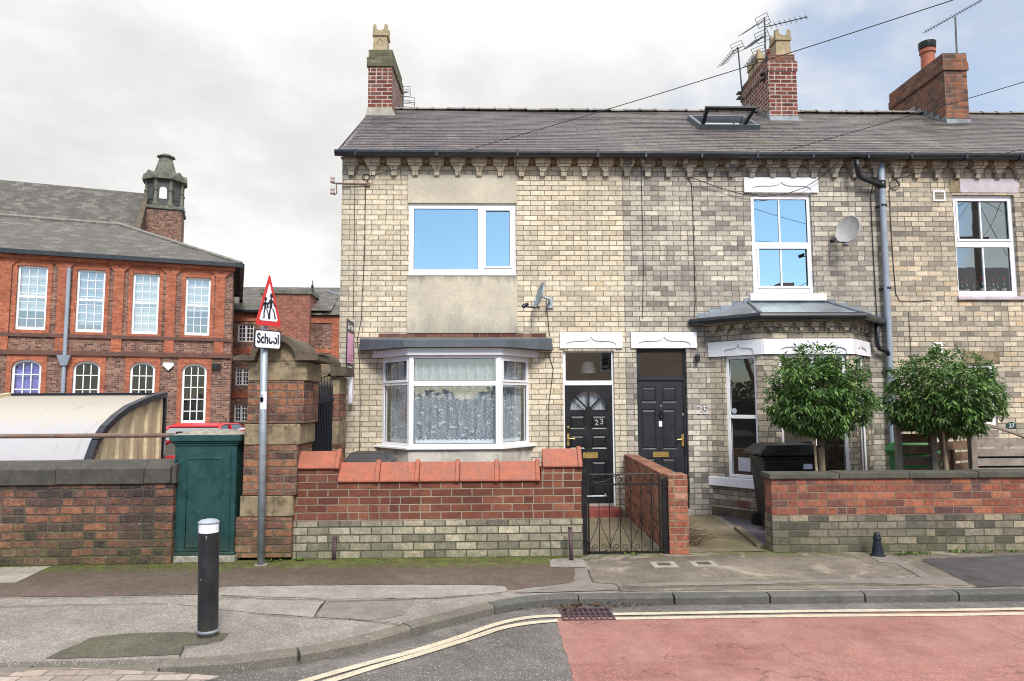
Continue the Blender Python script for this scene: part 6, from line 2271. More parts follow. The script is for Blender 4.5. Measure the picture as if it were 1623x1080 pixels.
z0_, z1_ = FK.hit(416, 649)[1], FK.hit(416, 621)[1]
a0, a1 = -1.2, .75
N_ = 8
x0_ = p.x + (tp.x - p.x) * .52
ang = [-2.3 + 1.9 * j / N_ for j in range(N_ + 1)]
for j in range(N_):
    mb.face([(x0_ + .0435 * math.cos(ang[j]), p.y + .0435 * math.sin(ang[j]), z0_), (x0_ + .0435 * math.cos(ang[j + 1]), p.y + .0435 * math.sin(ang[j + 1]), z0_), (x0_ + .0435 * math.cos(ang[j + 1]), p.y + .0435 * math.sin(ang[j + 1]), z1_), (x0_ + .0435 * math.cos(ang[j]), p.y + .0435 * math.sin(ang[j]), z1_)])
st_ = mb.build('sticker', M['sign_white'], sg, recalc=False)
mb = MB()
FSk = Frame(x0_ + .045 * math.cos(-1.75), p.y + .045 * math.sin(-1.75), R(-10))
zc_ = z0_ + (z1_ - z0_) * .55
ringo = [(.022 * math.cos(6.283 * j / 18), zc_ + .035 * math.sin(6.283 * j / 18)) for j in range(19)]
ringi = [(.017 * math.cos(6.283 * j / 18), zc_ + .028 * math.sin(6.283 * j / 18)) for j in range(19)]
mb.prism(FSk, ringo + ringi[::-1], .001, .002)
mb.prism(FSk, [(-.012, zc_ - .008), (-.005, zc_ - .02), (0, zc_ - .006), (.006, zc_ - .018), (.01, zc_), (.012, zc_ + .014), (.004, zc_ + .01), (-.012, zc_ + .004)], .001, .002)
mb.prism(FSk, [(-.014, z1_ - .045), (.014, z1_ - .045), (.014, z1_ - .037), (-.014, z1_ - .037)], .001, .002)
mb.build('dog_symbol', M['sign_black'], st_)

# ------------------------------------------------------------------ estate agent's board
bx = W(557, 560, 11.45).x
fb = thing('sale_board', 'navy and pink For Sale board on a white post, sticking out from the house corner', 'sale sign', (bx, 11.45, 1.8))
FB = Frame(bx, 11.45, math.pi / 2)          # u runs away from the street, outward normal faces right
zt_, zb_ = W(555, 511, 11.42).z, W(555, 640, 11.42).z
mb = MB()
mb.bbox(bx - .03, bx + .03, 11.42, 11.5, zb_, zt_)
mb.build('post', M['sign_white'], fb, bevel=.004)
yn = 10.88
z1n, z0n = W(545.5, 505.5, yn).z, W(545.5, 592, yn).z
mb = MB()
mb.bbox(bx + .031, bx + .041, yn, 11.44, z0n, z1n)
bd = mb.build('board', M['board_navy'], fb)
FBr = Frame(bx + .0415, 11.44, math.pi / 2)
Lb = 11.44 - yn
mb = MB()
hb = z1n - z0n
mb.box(FBr, -Lb * .9, -Lb * .1, 0, .002, z0n + hb * .2, z0n + hb * .76)
mb.build('pink_panel', M['board_pink'], bd)
mb = MB()
mb.text('For', FBr, -Lb * .7, z0n + hb * .83, hb * .14, .002, .001, bold=.004)
mb.text('Sale', FBr, -Lb * .28, z0n + hb * .83, hb * .14, .002, .001, bold=.004)
for k in range(2):
    mb.box(FBr, -Lb * .86, -Lb * (.16 + .1 * k), 0, .002, z0n + hb * (.05 + .06 * k), z0n + hb * (.08 + .06 * k))
mb.build('lettering', M['sign_white'], bd, recalc=False)
mb = MB()
for k in range(3):
    mb.box(FBr, -Lb * .84, -Lb * (.2 + .08 * (k % 2)), .0025, .0035, z0n + hb * (.24 + .05 * k), z0n + hb * (.265 + .05 * k))
mb.build('pink_lettering', M['board_pink_dark'], bd, recalc=False)

# ------------------------------------------------------------------ satellite dishes
def dish(label, c, aim, r_, wall_pt, lnb, mat):
    t = thing('satellite_dish', label, 'satellite dish', tuple(wall_pt), 'satellite dishes on the house fronts')
    aim = Vector(aim).normalized()
    s = aim.cross(Vector((0, 0, 1))).normalized()
    v = s.cross(aim)
    mb = MB()
    nr, na = 6, 28
    for sgn, off in ((1, 0), (-1, -.012)):
        for i in range(nr):
            for j in range(na):
                P = []
                for (a, b) in ((i, j), (i + 1, j), (i + 1, j + 1), (i, j + 1)):
                    rr = r_ * a / nr
                    t_ = 2 * math.pi * b / na
                    P.append(c + s * rr * .9 * math.cos(t_) + v * rr * 1.05 * math.sin(t_) + aim * (off + .22 * rr * rr / r_))
                mb.face(P if sgn > 0 else P[::-1])
    mb.tube([c + s * r_ * .9 * math.cos(a) + v * r_ * 1.05 * math.sin(a) + aim * (.22 * r_ - .006) for a in [2 * math.pi * k / 28 for k in range(29)]], .01, 6)
    mb.build('dish', M[mat], t, smooth=True)
    mb = MB()
    mb.tube([c - aim * .03, c - aim * .13, Vector(wall_pt)], .02, 8)
    mb.box(FF, wall_pt[0] - .05, wall_pt[0] + .05, -.0, .03, wall_pt[2] - .09, wall_pt[2] + .09)
    mb.build('bracket', M['galv'], t)
    mb = MB()
    b0 = c - v * r_ * .9
    mb.tube([b0 - aim * .03, lnb - Vector((0, 0, .03)), lnb], .012, 6)
    mb.build('arm', M['iron'], t)
    mb = MB()
    d = (c - lnb).normalized()
    mb.tube([lnb - d * .06, lnb - d * .02, lnb + d * .05], [.03, .035, .024], 10)
    mb.build('receiver', M['navy_iron'], t)
    return t
cd = W(1345.5, 365.5, YF - .32)
dish('grey oval satellite dish between the upper windows, facing half left', cd, (-.86, -.6, .28), .23, FF.pt(cd.x + .1, .0, cd.z - .08), W(1321, 381, YF - .52), 'dish_grey')
cd = W(858, 470, YF - .3)
dish('satellite dish seen edge on, beside the lower rendered panel', cd, (-.93, -.18, .3), .215, FF.pt(W(871, 478, YF).x, 0, cd.z - .07), W(833, 484, YF - .42), 'dish_metal')

# ------------------------------------------------------------------ wheelie bins
def wheelie(label, F, w, dp, h, mat, sticker=False):
    """F: origin at the middle of the base, u to the lid's hinge side (handle), d sideways"""
    t = thing('wheelie_bin', label, 'wheelie bin', tuple(F.o), 'wheelie bins in the front gardens')
    mb = MB()
    hb = h * .86
    def ring(s, z, grow=0.0):
        return [F.pt(-w / 2 * s - grow, dp / 2 * s + grow, z), F.pt(w / 2 * s + grow, dp / 2 * s + grow, z), F.pt(w / 2 * s + grow, -dp / 2 * s - grow, z), F.pt(-w / 2 * s - grow, -dp / 2 * s - grow, z)]
    mb.hexa(ring(.78, .05), ring(.98, hb))
    mb.build('body', M[mat], t, bevel=.035, seg=3)
    mb = MB()
    mb.hexa(ring(1.0, hb - .045, .012), ring(1.01, hb, .014))
    mb.build('rim', M[mat], t, bevel=.012)
    mb = MB()
    top = [F.pt(-w * .44, dp * .42, h), F.pt(w * .42, dp * .42, h - .012), F.pt(w * .42, -dp * .42, h - .012), F.pt(-w * .44, -dp * .42, h)]
    lo = [F.pt(-w / 2 - .03, dp / 2 + .025, hb + .006), F.pt(w / 2 + .07, dp / 2 + .025, hb + .006), F.pt(w / 2 + .07, -dp / 2 - .025, hb + .006), F.pt(-w / 2 - .03, -dp / 2 - .025, hb + .006)]
    mi = [p + Vector((0, 0, .045)) for p in lo]
    mb.raw(lo + mi + top, [(3, 2, 1, 0), (8, 9, 10, 11)] + [(j, (j + 1) % 4, 4 + (j + 1) % 4, 4 + j) for j in range(4)] + [(4 + j, 4 + (j + 1) % 4, 8 + (j + 1) % 4, 8 + j) for j in range(4)])
    mb.build('lid', M[mat], t, bevel=.018, seg=3)
    mb = MB()
    mb.tube([F.pt(w / 2 + .0, dp * .4, hb - .01), F.pt(w / 2 + .1, dp * .4, hb + .03), F.pt(w / 2 + .1, -dp * .4, hb + .03), F.pt(w / 2, -dp * .4, hb - .01)], .018, 8)
    mb.build('handle', M[mat], t)
    for s in (-1, 1):
        mb = MB()
        c = F.pt(w * .40, s * dp * .4, .1)
        mb.tube([c - F.nn * .03, c + F.nn * .03], .1, 20)
        wh = mb.build('wheel', M['rubber'], t)
    if sticker:
        mb = MB()
        f = .84
        mb.box(F, -w * .36, -w * .2, dp / 2 * .985, dp / 2 * .985 + .004, hb * .83, hb * .9)
        mb.build('sticker', M['sign_white'], t)
    return t


by = 10.15
bx0, bx1 = W(1206, 715, by).x, W(1294, 715, by).x
ztop_ = W(1245, 704, by).z
FBn = Frame((bx0 + bx1) / 2 + .02, by + .0, math.pi)     # hinge side to the left
FBn.nn = -FBn.nn if False else FBn.nn
# handle to the left, sticker side to the street: turn the frame so that u points left and d to the street
class LFrame(Frame):
    def __init__(s, ox, oy):
        super().__init__(ox, oy, 0)
        s.t = Vector((-1, 0, 0))
        s.nn = Vector((0, -1, 0))
wheelie('big black wheelie bin with a white label, in front of the stone headed bay', LFrame((bx0 + bx1) / 2, by + .2), bx1 - bx0, .6, ztop_, 'bin_black', True)
by2 = 9.75
bx0, bx1 = W(547, 728, by2).x, W(612, 728, by2).x
wheelie('black wheelie bin, only its lid showing over the red front wall', Frame((bx0 + bx1) / 2, by2 + .35, R(-90 + 90)), (bx1 - bx0) * .96, .6, W(580, 719, by2).z, 'bin_black')
by3 = 10.6
gx0 = W(1405, 715, by3 + .5).x
wheelie('green wheelie bin showing one edge beside the downpipe, left of the timber fence', Frame(gx0 + .3, by3 + .25, 0), .56, .55, W(1413, 704, by3).z, 'bin_green')

# ------------------------------------------------------------------ clipped standard trees
def lollipop(label, base, trunk_top, crown_c, rx, rz, seed, stake):
    t = thing('standard_tree', label, 'tree', tuple(base), 'clipped standard trees')
    rg = random.Random(seed)
    mb = MB()
    b, tt = Vector(base), Vector(trunk_top)
    mid = (b + tt) / 2 + Vector((.015, 0, 0))
    mb.tube([b - Vector((0, 0, .05)), b + Vector((0, 0, .1)), mid, tt], [.06, .048, .04, .046], 12)
    cc = Vector(crown_c)
    for k in range(11):
        a = 6.283 * k / 11 + rg.uniform(-.2, .2)
        el = rg.uniform(-.05, 1.1)
        e = cc + Vector((rx * .7 * math.cos(a) * math.cos(el), rx * .7 * math.sin(a) * math.cos(el), rz * .7 * math.sin(el) - .05))
        m1 = (tt * .6 + e * .4) + Vector((0, 0, -.05))
        mb.tube([tt - Vector((0, 0, .06)), m1, e], [.03, .018, .007], 7)
    mb.build('trunk', M['bark'], t, smooth=True)
    # crown: drooping pointed leaves in tufts on many twig ends
    V, Fc = [], []
    tips = []
    for k in range(820):
        while True:
            x, y, z = [rg.uniform(-1, 1) for _ in range(3)]
            d = math.sqrt(x * x + y * y + z * z)
            if .35 < d < 1:
                break
        d = max(d, .01)
        q = rg.random() ** .45
        x, y, z = x / d * q, y / d * q, z / d * q
        lump = 1 + .05 * math.sin(4 * x + seed) * math.cos(5 * y + 2 * seed) + .04 * math.sin(7 * z + 3 * x)
        p = cc + Vector((x * rx * lump, y * rx * lump, (z * rz if z > 0 else z * rz * .85) * lump))
        tips.append((p, Vector((x, y, z)), q))
    for k in range(26):                     # shoots that escaped the last clipping
        a = rg.uniform(0, 6.283)
        rr = rg.random() ** .6
        p = cc + Vector((rx * .9 * rr * math.cos(a), rx * .9 * rr * math.sin(a), rz * math.sqrt(max(0, 1 - rr * rr * .8)) * 1.0 + rg.uniform(-.02, .07)))
        tips.append((p, Vector((0, 0, 1)), 1.1))
    for p, nrm_, q in tips:
        n = 15 if q > .6 else 7
        for j in range(n):
            a = rg.uniform(0, 6.283)
            out = (nrm_ * .8 + Vector((math.cos(a), math.sin(a), rg.uniform(-.6, .5)))).normalized()
            droop = Vector((0, 0, -.25 - .5 * rg.random()))
            d = (out + droop).normalized() if q < 1.05 else (out + Vector((0, 0, .35)) + droop * .5).normalized()
            ln, wd = rg.uniform(.055, .098), rg.uniform(.012, .0185)
            o = p + out * rg.uniform(0, .06) + Vector((rg.gauss(0, .02), rg.gauss(0, .02), rg.gauss(0, .025)))
            s = d.cross(Vector((rg.uniform(-.3, .3), rg.uniform(-.3, .3), 1))).normalized()
            up_ = s.cross(d)
            i = len(V)
            m_ = o + d * ln * .45 - up_ * wd * .25
            V += [o, o + d * ln * .4 + s * wd + up_ * .004, o + d * ln + Vector((0, 0, -.012)), o + d * ln * .4 - s * wd + up_ * .004, m_]
            Fc += [(i, i + 4, i + 1), (i + 1, i + 4, i + 2), (i, i + 3, i + 4), (i + 3, i + 2, i + 4)]
    mb = MB()
    mb.raw(V, Fc)
    mb.build('crown', M['leaf'], t, recalc=False)
    if stake:
        mb = MB()
        mb.tube([stake[0], stake[1]], .017, 8)
        mb.build('stake', M['wood_pale'], t)
        mb = MB()
        f = (tt.z - .15 - stake[0].z) / (stake[1].z - stake[0].z)
        mb.tube([tt - Vector((0, .0, .15)), stake[0].lerp(stake[1], min(.95, f))], .012, 6)
        mb.build('tie', M['rubber'], t)
TY = 9.45
c1_ = W(1297, 630, TY)
lollipop('clipped round evergreen tree left of the drainpipe, hiding the middle of the stone headed bay', (W(1302, 745, TY).x, TY, .0), W(1300, 690, TY), c1_, .70, .60, 3, (Vector((W(1297, 760, TY - .1).x, TY - .1, 0)), W(1289, 668, TY - .1)))
c2_ = W(1493, 630, TY)
lollipop('clipped round evergreen tree right of the drainpipe, in front of the slatted timber fence', (W(1500, 745, TY).x, TY, .0), W(1494, 692, TY), c2_, .74, .60, 8, (Vector((W(1505, 760, TY - .1).x, TY - .1, 0)), W(1494, 678, TY - .1)))

# ------------------------------------------------------------------ timber fences of 27
def slat_fence(label, F, u0, u1, z1, slats, gap, posts, mat, postm, arch=None, back=False):
    t = thing('timber_fence', label, 'fence', tuple(F.pt(u0, 0, 0)), 'timber fence panels of the right hand house')
    for k, (a, b, h) in enumerate(posts):
        mb = MB()
        mb.box(F, a, b, -.045, .045, 0, h)
        mb.build('post', M[postm], t, bevel=.005)
    z = .15
    k = 0
    sh = slats
    zz = []
    while z + sh < z1:
        zz.append((z, z + sh))
        z += sh + gap
    for a, b in zz:
        mb = MB()
        if arch and b > arch(u0) - .06:
            continue
        ue = u1
        while arch and arch(ue) - .05 < b:
            ue -= .02
        mb.box(F, u0, ue, -.012 + .003 * (k % 2), .012, a, b)
        mb.build('slat', M[mat], t)
        k += 1
    if arch:
        mb = MB()
        n = 16
        us = [u0 + (u1 - u0) * j / n for j in range(n + 1)]
        mb.prism(F, [(u, arch(u) - .045) for u in us] + [(u, arch(u)) for u in us[::-1]], -.03, .03)
        mb.build('arched_rail', M[postm], t, bevel=.004)
        mb = MB()
        zl = zz[-1][1] if zz[-1][1] <= arch(u1) else z1
        zl = max([b for a, b in zz if b <= arch(u0) - .06] + [.3])
        us = [u for u in us if arch(u) - .05 > zl + gap]
        mb.prism(F, [(us[0], zl + gap), (us[-1], zl + gap)] + [(u, arch(u) - .046) for u in us[::-1]], -.01, .01)
        mb.build('top_slat', M[mat], t)
        mb = MB()
        mb.box(F, u0, u1, -.05, -.035, .1, min(arch(u1) - .06, 1.25))
        mb.build('gap_shade_board', M['shade_backing'], t)  # added dark sheet, paints the shade seen between the slats
    return t
FYa = 9.85
FAa = Frame(0, FYa, 0)
ua, ub = FAa.hit(1427, 700)[0], FAa.hit(1473, 700)[0]
h1 = FAa.hit(1424, 666)[1]
slat_fence('brown slatted fence panel with wide gaps, between the drainpipe and the right hand tree', FAa, ua + .001, ub - .001, FAa.hit(1450, 670)[1], .125, .035, [(ua - .07, ua, h1), (ub, ub + .085, FAa.hit(1478, 683)[1])], 'wood_brown', 'wood_grey')
FAb = frame2((FAa.hit(1484, 700)[0], 9.95), (W(1537, 700, 10.55).x, 10.5))
Lb_ = math.dist((FAa.hit(1484, 700)[0], 9.95), (W(1537, 700, 10.55).x, 10.5))
slat_fence('brown slatted fence running back behind the right hand tree trunk', FAb, 0, Lb_, 1.28, .125, .04, [(Lb_ * .42, Lb_ * .42 + .06, 1.15)], 'wood_brown', 'wood_brown')
FYc = 9.75
FAc = Frame(0, FYc, 0)
uc0, uc1 = FAc.hit(1545, 700)[0], FAc.hit(1545, 700)[0] + 1.05
zA, zB = FAc.hit(1552, 672)[1], FAc.hit(1623, 690)[1]
um_ = FAc.hit(1623, 690)[0]
slat_fence('silvered close boarded fence panel with an arched top rail, at the right edge', FAc, uc0, uc1, 1.5, .103, .03, [(uc0 - .085, uc0 - .001, FAc.hit(1541, 675)[1])], 'wood_grey', 'wood_grey',
           arch=lambda u: zA + .02 - (zA + .02 - zB) * ((u - uc0) / (um_ - uc0)) ** 1.7)

# ------------------------------------------------------------------ bottles on the sill of 27
r = RECT['w27']
u0, u1 = r[0] + .09, r[1] - .08
first = None
kinds = ['slim green bottle', 'dark wine bottle', 'squat green bottle']
for k in range(10):
    u = u0 + (u1 - u0) * (k + .5) / 10
    q = FF.pt(u, -.2 - .02 * (k % 3), r[2] + .002)
    sc = [1, .88, 1.08, .8, .95, 1.1, .85, 1, .92, 1.04][k]
    if first is None:
        first = thing('bottle', '', 'bottle', tuple(q), 'bottles along the upstairs window sill')
        mb = MB(); mb.lathe(q, [(.038, 0), (.04, .02), (.04, .19), (.03, .225), (.015, .255), (.014, .31), (.016, .315), (.016, .33)], 14)
        mb.build('body', M['bottle_green'], first, smooth=True)
        mb = MB(); mb.lathe(q + Vector((0, 0, .06)), [(.0408, 0), (.0408, .09)], 14); mb.build('paper_label', M['bottle_label'], first, smooth=True)
        mb = MB(); mb.lathe(q + Vector((0, 0, .29)), [(.0165, 0), (.0165, .041)], 10); mb.build('cap', M['car_red'], first)
        o = first
    else:
        o = first.copy(); col.objects.link(o)
        o.location = q
        for ch in first.children:
            c = ch.copy(); col.objects.link(c); c.parent = o
        LOC[o.name] = Vector(q)
    o.scale = (sc, sc, sc * (1.05 if k % 2 else .95))
    o['label'] = 'green glass bottle in the row along the upper window sill at the right edge'
mb = MB()
mb.box(FF, r[0] + .005, r[1] - .005, -.32, -.121, r[2] - .03, r[2] + .001)
mb.build('inner_sill', M['white_paint'], h27)

# ------------------------------------------------------------------ aerials
def aerial(label, mast, heads, foot=True):
    """mast: two points; heads: (centre, tip) of yagi booms with a reflector"""
    t = thing('tv_aerial', label, 'tv aerial', tuple(mast[0]), 'roof top tv aerials')
    mb = MB(); mb.tube(mast, .018, 8); mb.build('mast', M['aerial'], t)
    for (a, b, n, refl, ew) in heads:
        a, b = Vector(a), Vector(b)
        d = (b - a).normalized()
        s = d.cross(Vector((0, 0, 1))).normalized()
        v = s.cross(d)
        mb = MB()
        mb.tube([a, b], .011, 6)
        for k in range(n):
            c = a.lerp(b, (k + 1) / (n + .3))
            e = ew * (1 - .25 * k / n)
            mb.tube([c - s * e, c + s * e], .006, 5)
            if n > 9:
                mb.tube([c - v * .04, c + v * .04], .005, 5)
        if refl:
            for q in (-1, -.33, .33, 1):
                mb.tube([a + v * .11 * q - s * .15, a + v * .11 * q + s * .15], .006, 5)
            for q in (-1, 1):
                mb.tube([a + s * .15 * q - v * .11, a + s * .15 * q + v * .11], .006, 5)
        mb.build('boom', M['aerial'], t)
    if foot:
        mb = MB()
        c = mast[0]
        for k in (0, .12):
            mb.bbox(c.x - .1, c.x + .1, c.y - .02, c.y + .14, c.z + k, c.z + k + .03)
        mb.build('clamp', M['aerial'], t)
    return t
Ym = Yc + .15
A0, A1 = W(1214.5, 125, Ym), W(1211.5, 28, Ym)
aerial('tall three headed aerial strapped to the four pot chimney', [A0, A1],
       [(W(1209, 33, Ym), W(1177, 54, Ym - .35), 8, True, .16), (W(1208, 58, Ym), W(1183, 77, Ym - .35), 7, True, .16), (W(1213, 43, Ym), W(1280, 27, Ym - .5), 8, False, .14)])
Yn = Yc + 1.5
B0, B1 = W(1177, 155, Yn), W(1169.5, 76, Yn)
aerial('aerial on a thin mast at the back left of the four pot chimney', [B0, B1], [(W(1169, 75, Yn), W(1144, 104, Yn - .4), 8, True, .17)])
aerial('short aerial low behind the four pot chimney', [W(1201, 110, Yc + 1.2), W(1203, 80, Yc + 1.2)], [(W(1203, 82, Yc + 1.2), W(1184, 105, Yc + .8), 9, True, .15)], foot=False)
Yo = Yc3 + .4
aerial('long slanting aerial on a mast above the right hand chimney with one red pot', [W(1516.5, 86, Yo), W(1514, 27, Yo)], [(W(1557, 0, Yo + .3), W(1466, 51, Yo - .3), 22, False, .1)], foot=False)
Yl = RIDGE_Y + 1.2
aerial('small grid aerial peeping over the ridge beside the left end chimney', [W(638, 185, Yl), W(639, 147, Yl)], [(W(640, 145, Yl), W(636, 147, Yl - .5), 5, True, .14), (W(647, 162, Yl), W(651, 163, Yl - .6), 6, True, .13)], foot=False)

# ------------------------------------------------------------------ overhead lines to a pole across the street
pole_top = Vector((19.8, -4, 8.6))
tp_ = thing('telegraph_pole', 'dark telegraph pole across the street, seen mirrored in the right hand upper window', 'telegraph pole', (19.8, -4, RZ))
mb = MB(); mb.tube([(19.8, -4, RZ), (19.8, -4, 11)], [.15, .11], 14); mb.build('pole', M['mast_wood'], tp_, smooth=True)
mb = MB(); mb.bbox(19.2, 20.4, -4.16, -4.1, 8.45, 8.55); mb.build('cross_arm', M['mast_wood'], tp_)
for q in ((44, 9, 6.2), (41, -11, 5.6), (30, -12, 5.4), (18, -11, 5.4), (9, -11, 5.4), (50, 2, 6)):
    a_, b_ = Vector((19.8, -4, 10.2)), Vector(q)
    mb = MB(); mb.tube([a_.lerp(b_, k / 12) - Vector((0, 0, 2.2 * (k / 12) * (1 - k / 12))) for k in range(13)], .012, 4); mb.build('drop_wire', M['cable'], tp_)
def wire(label, a, px_list, r_=.0055, end=None):
    """a line from a house point out to the pole, through the air where the photograph shows it"""
    t = thing('overhead_cable', label, 'cable', tuple(a), 'overhead telephone lines')
    pts = [Vector(a)]
    e = Vector(end) if end else pole_top
    sag = px_list
    n = 26
    for k in range(1, n + 1):
        f = k / n
        p = Vector(a).lerp(e, f)
        p.z -= sag * 4 * f * (1 - f)
        pts.append(p)
    mb = MB(); mb.tube(pts, r_, 5)
    mb.build('line', M['cable'], t)
    return t
u, z = FF.hit(588, 279, .12)
wire('overhead line from the left corner of the terrace over the roof to top right', FF.pt(u, .12, z), .72)
u, z = FF.hit(1096, 279, .16)
wire('overhead line from above the right hand front door to the right edge', FF.pt(u, .16, z), .62)
u, z = FF.hit(1424, 283, .16)
wire('overhead line fixed beside the downpipe, crossing the roof of the right hand house', FF.pt(u, .16, z), .75)
u, z = FF.hit(1620, 306, .16)
wire('overhead line fixed near the flaking lilac lintel', FF.pt(u, .16, z), .3)
t = thing('slack_cable', 'slack black cable looping across the upper window with the white lintel', 'cable', tuple(FF.pt(*[FF.hit(1094, 281, .04)[0], .04, FF.hit(1094, 281, .04)[1]])))
mb = MB()
P = []
for (x, y, d) in ((1094, 281, .14), (1110, 287, .09), (1140, 298, .06), (1175, 308, .06), (1210, 312, .06), (1245, 308, .07), (1275, 298, .09), (1300, 282, .12), (1323, 262, .2), (1345, 245, .38)):
    u, z = FF.hit(x, y, d)
    P.append(FF.pt(u, d, z))
mb.tube(P, .007, 5)
mb.build('line', M['cable'], t)

# ------------------------------------------------------------------ small growth and litter
def litter(name, pts, mat, size, up=0.0, z0=0.0):
    mb = MB()
    for (x, y) in pts:
        for _ in range(1):
            a, s = random.uniform(0, 6.28), random.uniform(.5, 1.2) * size
            c, d = math.cos(a), math.sin(a)
            tl = random.uniform(-.5, .5) + up
            P = [(-s, 0), (0, -s * .45), (s, 0), (0, s * .45)]
            mb.face([(x + c * p - d * q, y + d * p + c * q, z0 + .012 + (p + s) * tl * .6 + random.uniform(0, .01)) for p, q in P])
    return tag(mb.build(name, mat, recalc=False), kind='stuff')
q = G(925, 966, RZ)
litter('dead_leaves', [(q.x + random.gauss(-.02, .27), q.y + .06 + random.gauss(0, .06)) for _ in range(260)], M['leaf_litter'], .022, .2, RZ + .006)
pts = [(random.uniform(-14, 1.2), WY - .22 - random.expovariate(9)) for _ in range(420)] + [(random.uniform(2.5, 3.3), YF - random.uniform(.05, .35)) for _ in range(90)]
litter('dead_leaves', pts, M['leaf_litter'], .012, .1, .006)
mb = MB()
pts = [(G(x, y).x, G(x, y).y) for x, y in [(1440, 879), (1447, 880), (1462, 878), (1510, 876), (1530, 876), (1560, 876), (1600, 875), (1420, 880), (1000, 880), (480, 889), (435, 890), (345, 889), (205, 893)]]
for (x, y) in pts:
    for _ in range(16):
        a = random.uniform(0, 6.28); ln = random.uniform(.02, .06)
        bx_, by_ = x + random.gauss(0, .06), y - .03 + random.gauss(0, .012)
        d = Vector((math.cos(a), math.sin(a) * .6, random.uniform(.2, 1.2))).normalized()
        s = d.cross(Vector((0, 0, 1))).normalized()
        o = Vector((bx_, by_, .01))
        mb.face([o, o + d * ln * .5 + s * ln * .3, o + d * ln, o + d * ln * .5 - s * ln * .3])
tag(mb.build('weeds', M['weed'], recalc=False), kind='stuff')
mb = MB()                                     # moss cushions along the wall foot
for _ in range(2600):
    x = random.uniform(-9, 1.25)
    wall_y = LY if x < -3.5 else (8.3 if x < -2.9 else (8.5 if x < -2.45 else WY))
    y = wall_y - .01 - random.expovariate(6.5)
    if y < wall_y - .5 or (math.sin(x * 3.1) + math.sin(x * 7.7 + 1) + .5 * math.sin(x * 17)) < random.uniform(-1.6, 1.2):
        continue
    s = random.uniform(.006, .02)
    n = 6
    c = [(x + s * math.cos(6.283 * k / n + y), y + s * math.sin(6.283 * k / n + y), .005) for k in range(n)]
    i = len(mb.v)
    mb.v += c + [(x, y, .005 + s * random.uniform(.2, .5))]
    for k in range(n):
        mb.f.append((i + k, i + (k + 1) % n, i + n)); mb.m.append(0)
tag(mb.build('moss', M['moss_tuft'], recalc=False), kind='stuff')
mb = MB()                                     # dry twigs beside the path of 25
for _ in range(70):
    x, y = random.uniform(2.38, 2.62), random.uniform(9.0, 9.9)
    a = random.uniform(-.4, 1.2)
    L_ = random.uniform(.15, .4)
    mb.tube([(x, y, .01), (x + L_ * .5 * math.cos(a), y + random.uniform(-.1, .1), L_ * .35), (x + L_ * math.cos(a), y + random.uniform(-.15, .15), L_ * random.uniform(.2, .6))], [.006, .004, .002], 4)
tag(mb.build('dry_twigs', M['leaf_litter'], recalc=False), kind='stuff')

# ------------------------------------------------------------------ the school behind
SA_ = R(20)
RY = 34.0
Rc = W(366, 560, RY)
FSc = Frame(Rc.x, Rc.y, SA_)                 # u = 0 at the right corner, running away to the left as u < 0
sc = thing('school_building', 'two storey mottled brick school with orange red dressings, tall sash windows and a slate roof', 'school', (Rc.x, Rc.y, 0))
U = lambda x, y, d=0.0: FSc.hit(x, y, d)
UL = -26.0
ze = U(366, 421)[1]
up_rects, lo_rects = [], []
for (xa, xb, yt, yb) in ((26, 74.5, 421.5, 523), (121, 166, 428, 527), (210, 252, 434, 530), (294, 333.5, 440.5, 532)):
    up_rects.append((U(xa, 470)[0], U(xb, 470)[0], U((xa + xb) / 2, yb)[1], U((xa + xb) / 2, yt)[1]))
pitch = (up_rects[3][0] - up_rects[0][0]) / 3
for k in (1, 2, 3):
    a = up_rects[0]
    up_rects.append((a[0] - pitch * k, a[1] - pitch * k, a[2], a[3]))
zlow = U(307, 671)[1]
for (xa, xb, yt, tall) in ((17.5, 65, 570, 0), (115, 158.5, 572.5, 0), (205.5, 245.5, 574, 0), (288.5, 327.5, 576.5, 1)):
    zb_ = zlow if tall else U(230, 640)[1]
    lo_rects.append((U(xa, 600)[0], U(xb, 600)[0], zb_, U((xa + xb) / 2, yt)[1]))
for k in (1, 2, 3):
    a = lo_rects[0]
    lo_rects.append((a[0] - pitch * k, a[1] - pitch * k, a[2], a[3]))
mb = MB()
mb.grid(FSc, UL, 0, 0, ze, [(*r[:3], r[3] - (.0 if i < 7 else 0)) for i, r in enumerate(up_rects + lo_rects)], -.2, 0, back=False, outer=False)
SD = 12.0
FSd = frame2(tuple(FSc.pt(0, 0, 0).xy), tuple(FSc.pt(0, -SD, 0).xy))
mb.grid(FSd, 0, SD, 0, ze, [], -.2, 0, back=False, outer=False)
mb.build('wall', M['school_brick'], sc, recalc=False)
mb = MB()
mb.box(FSc, UL, -.02, -1.8, -1.6, 0, ze - .05)
mb.build('room', M['shade_backing'], sc)  # dark panel put in as the unlit depth behind the panes
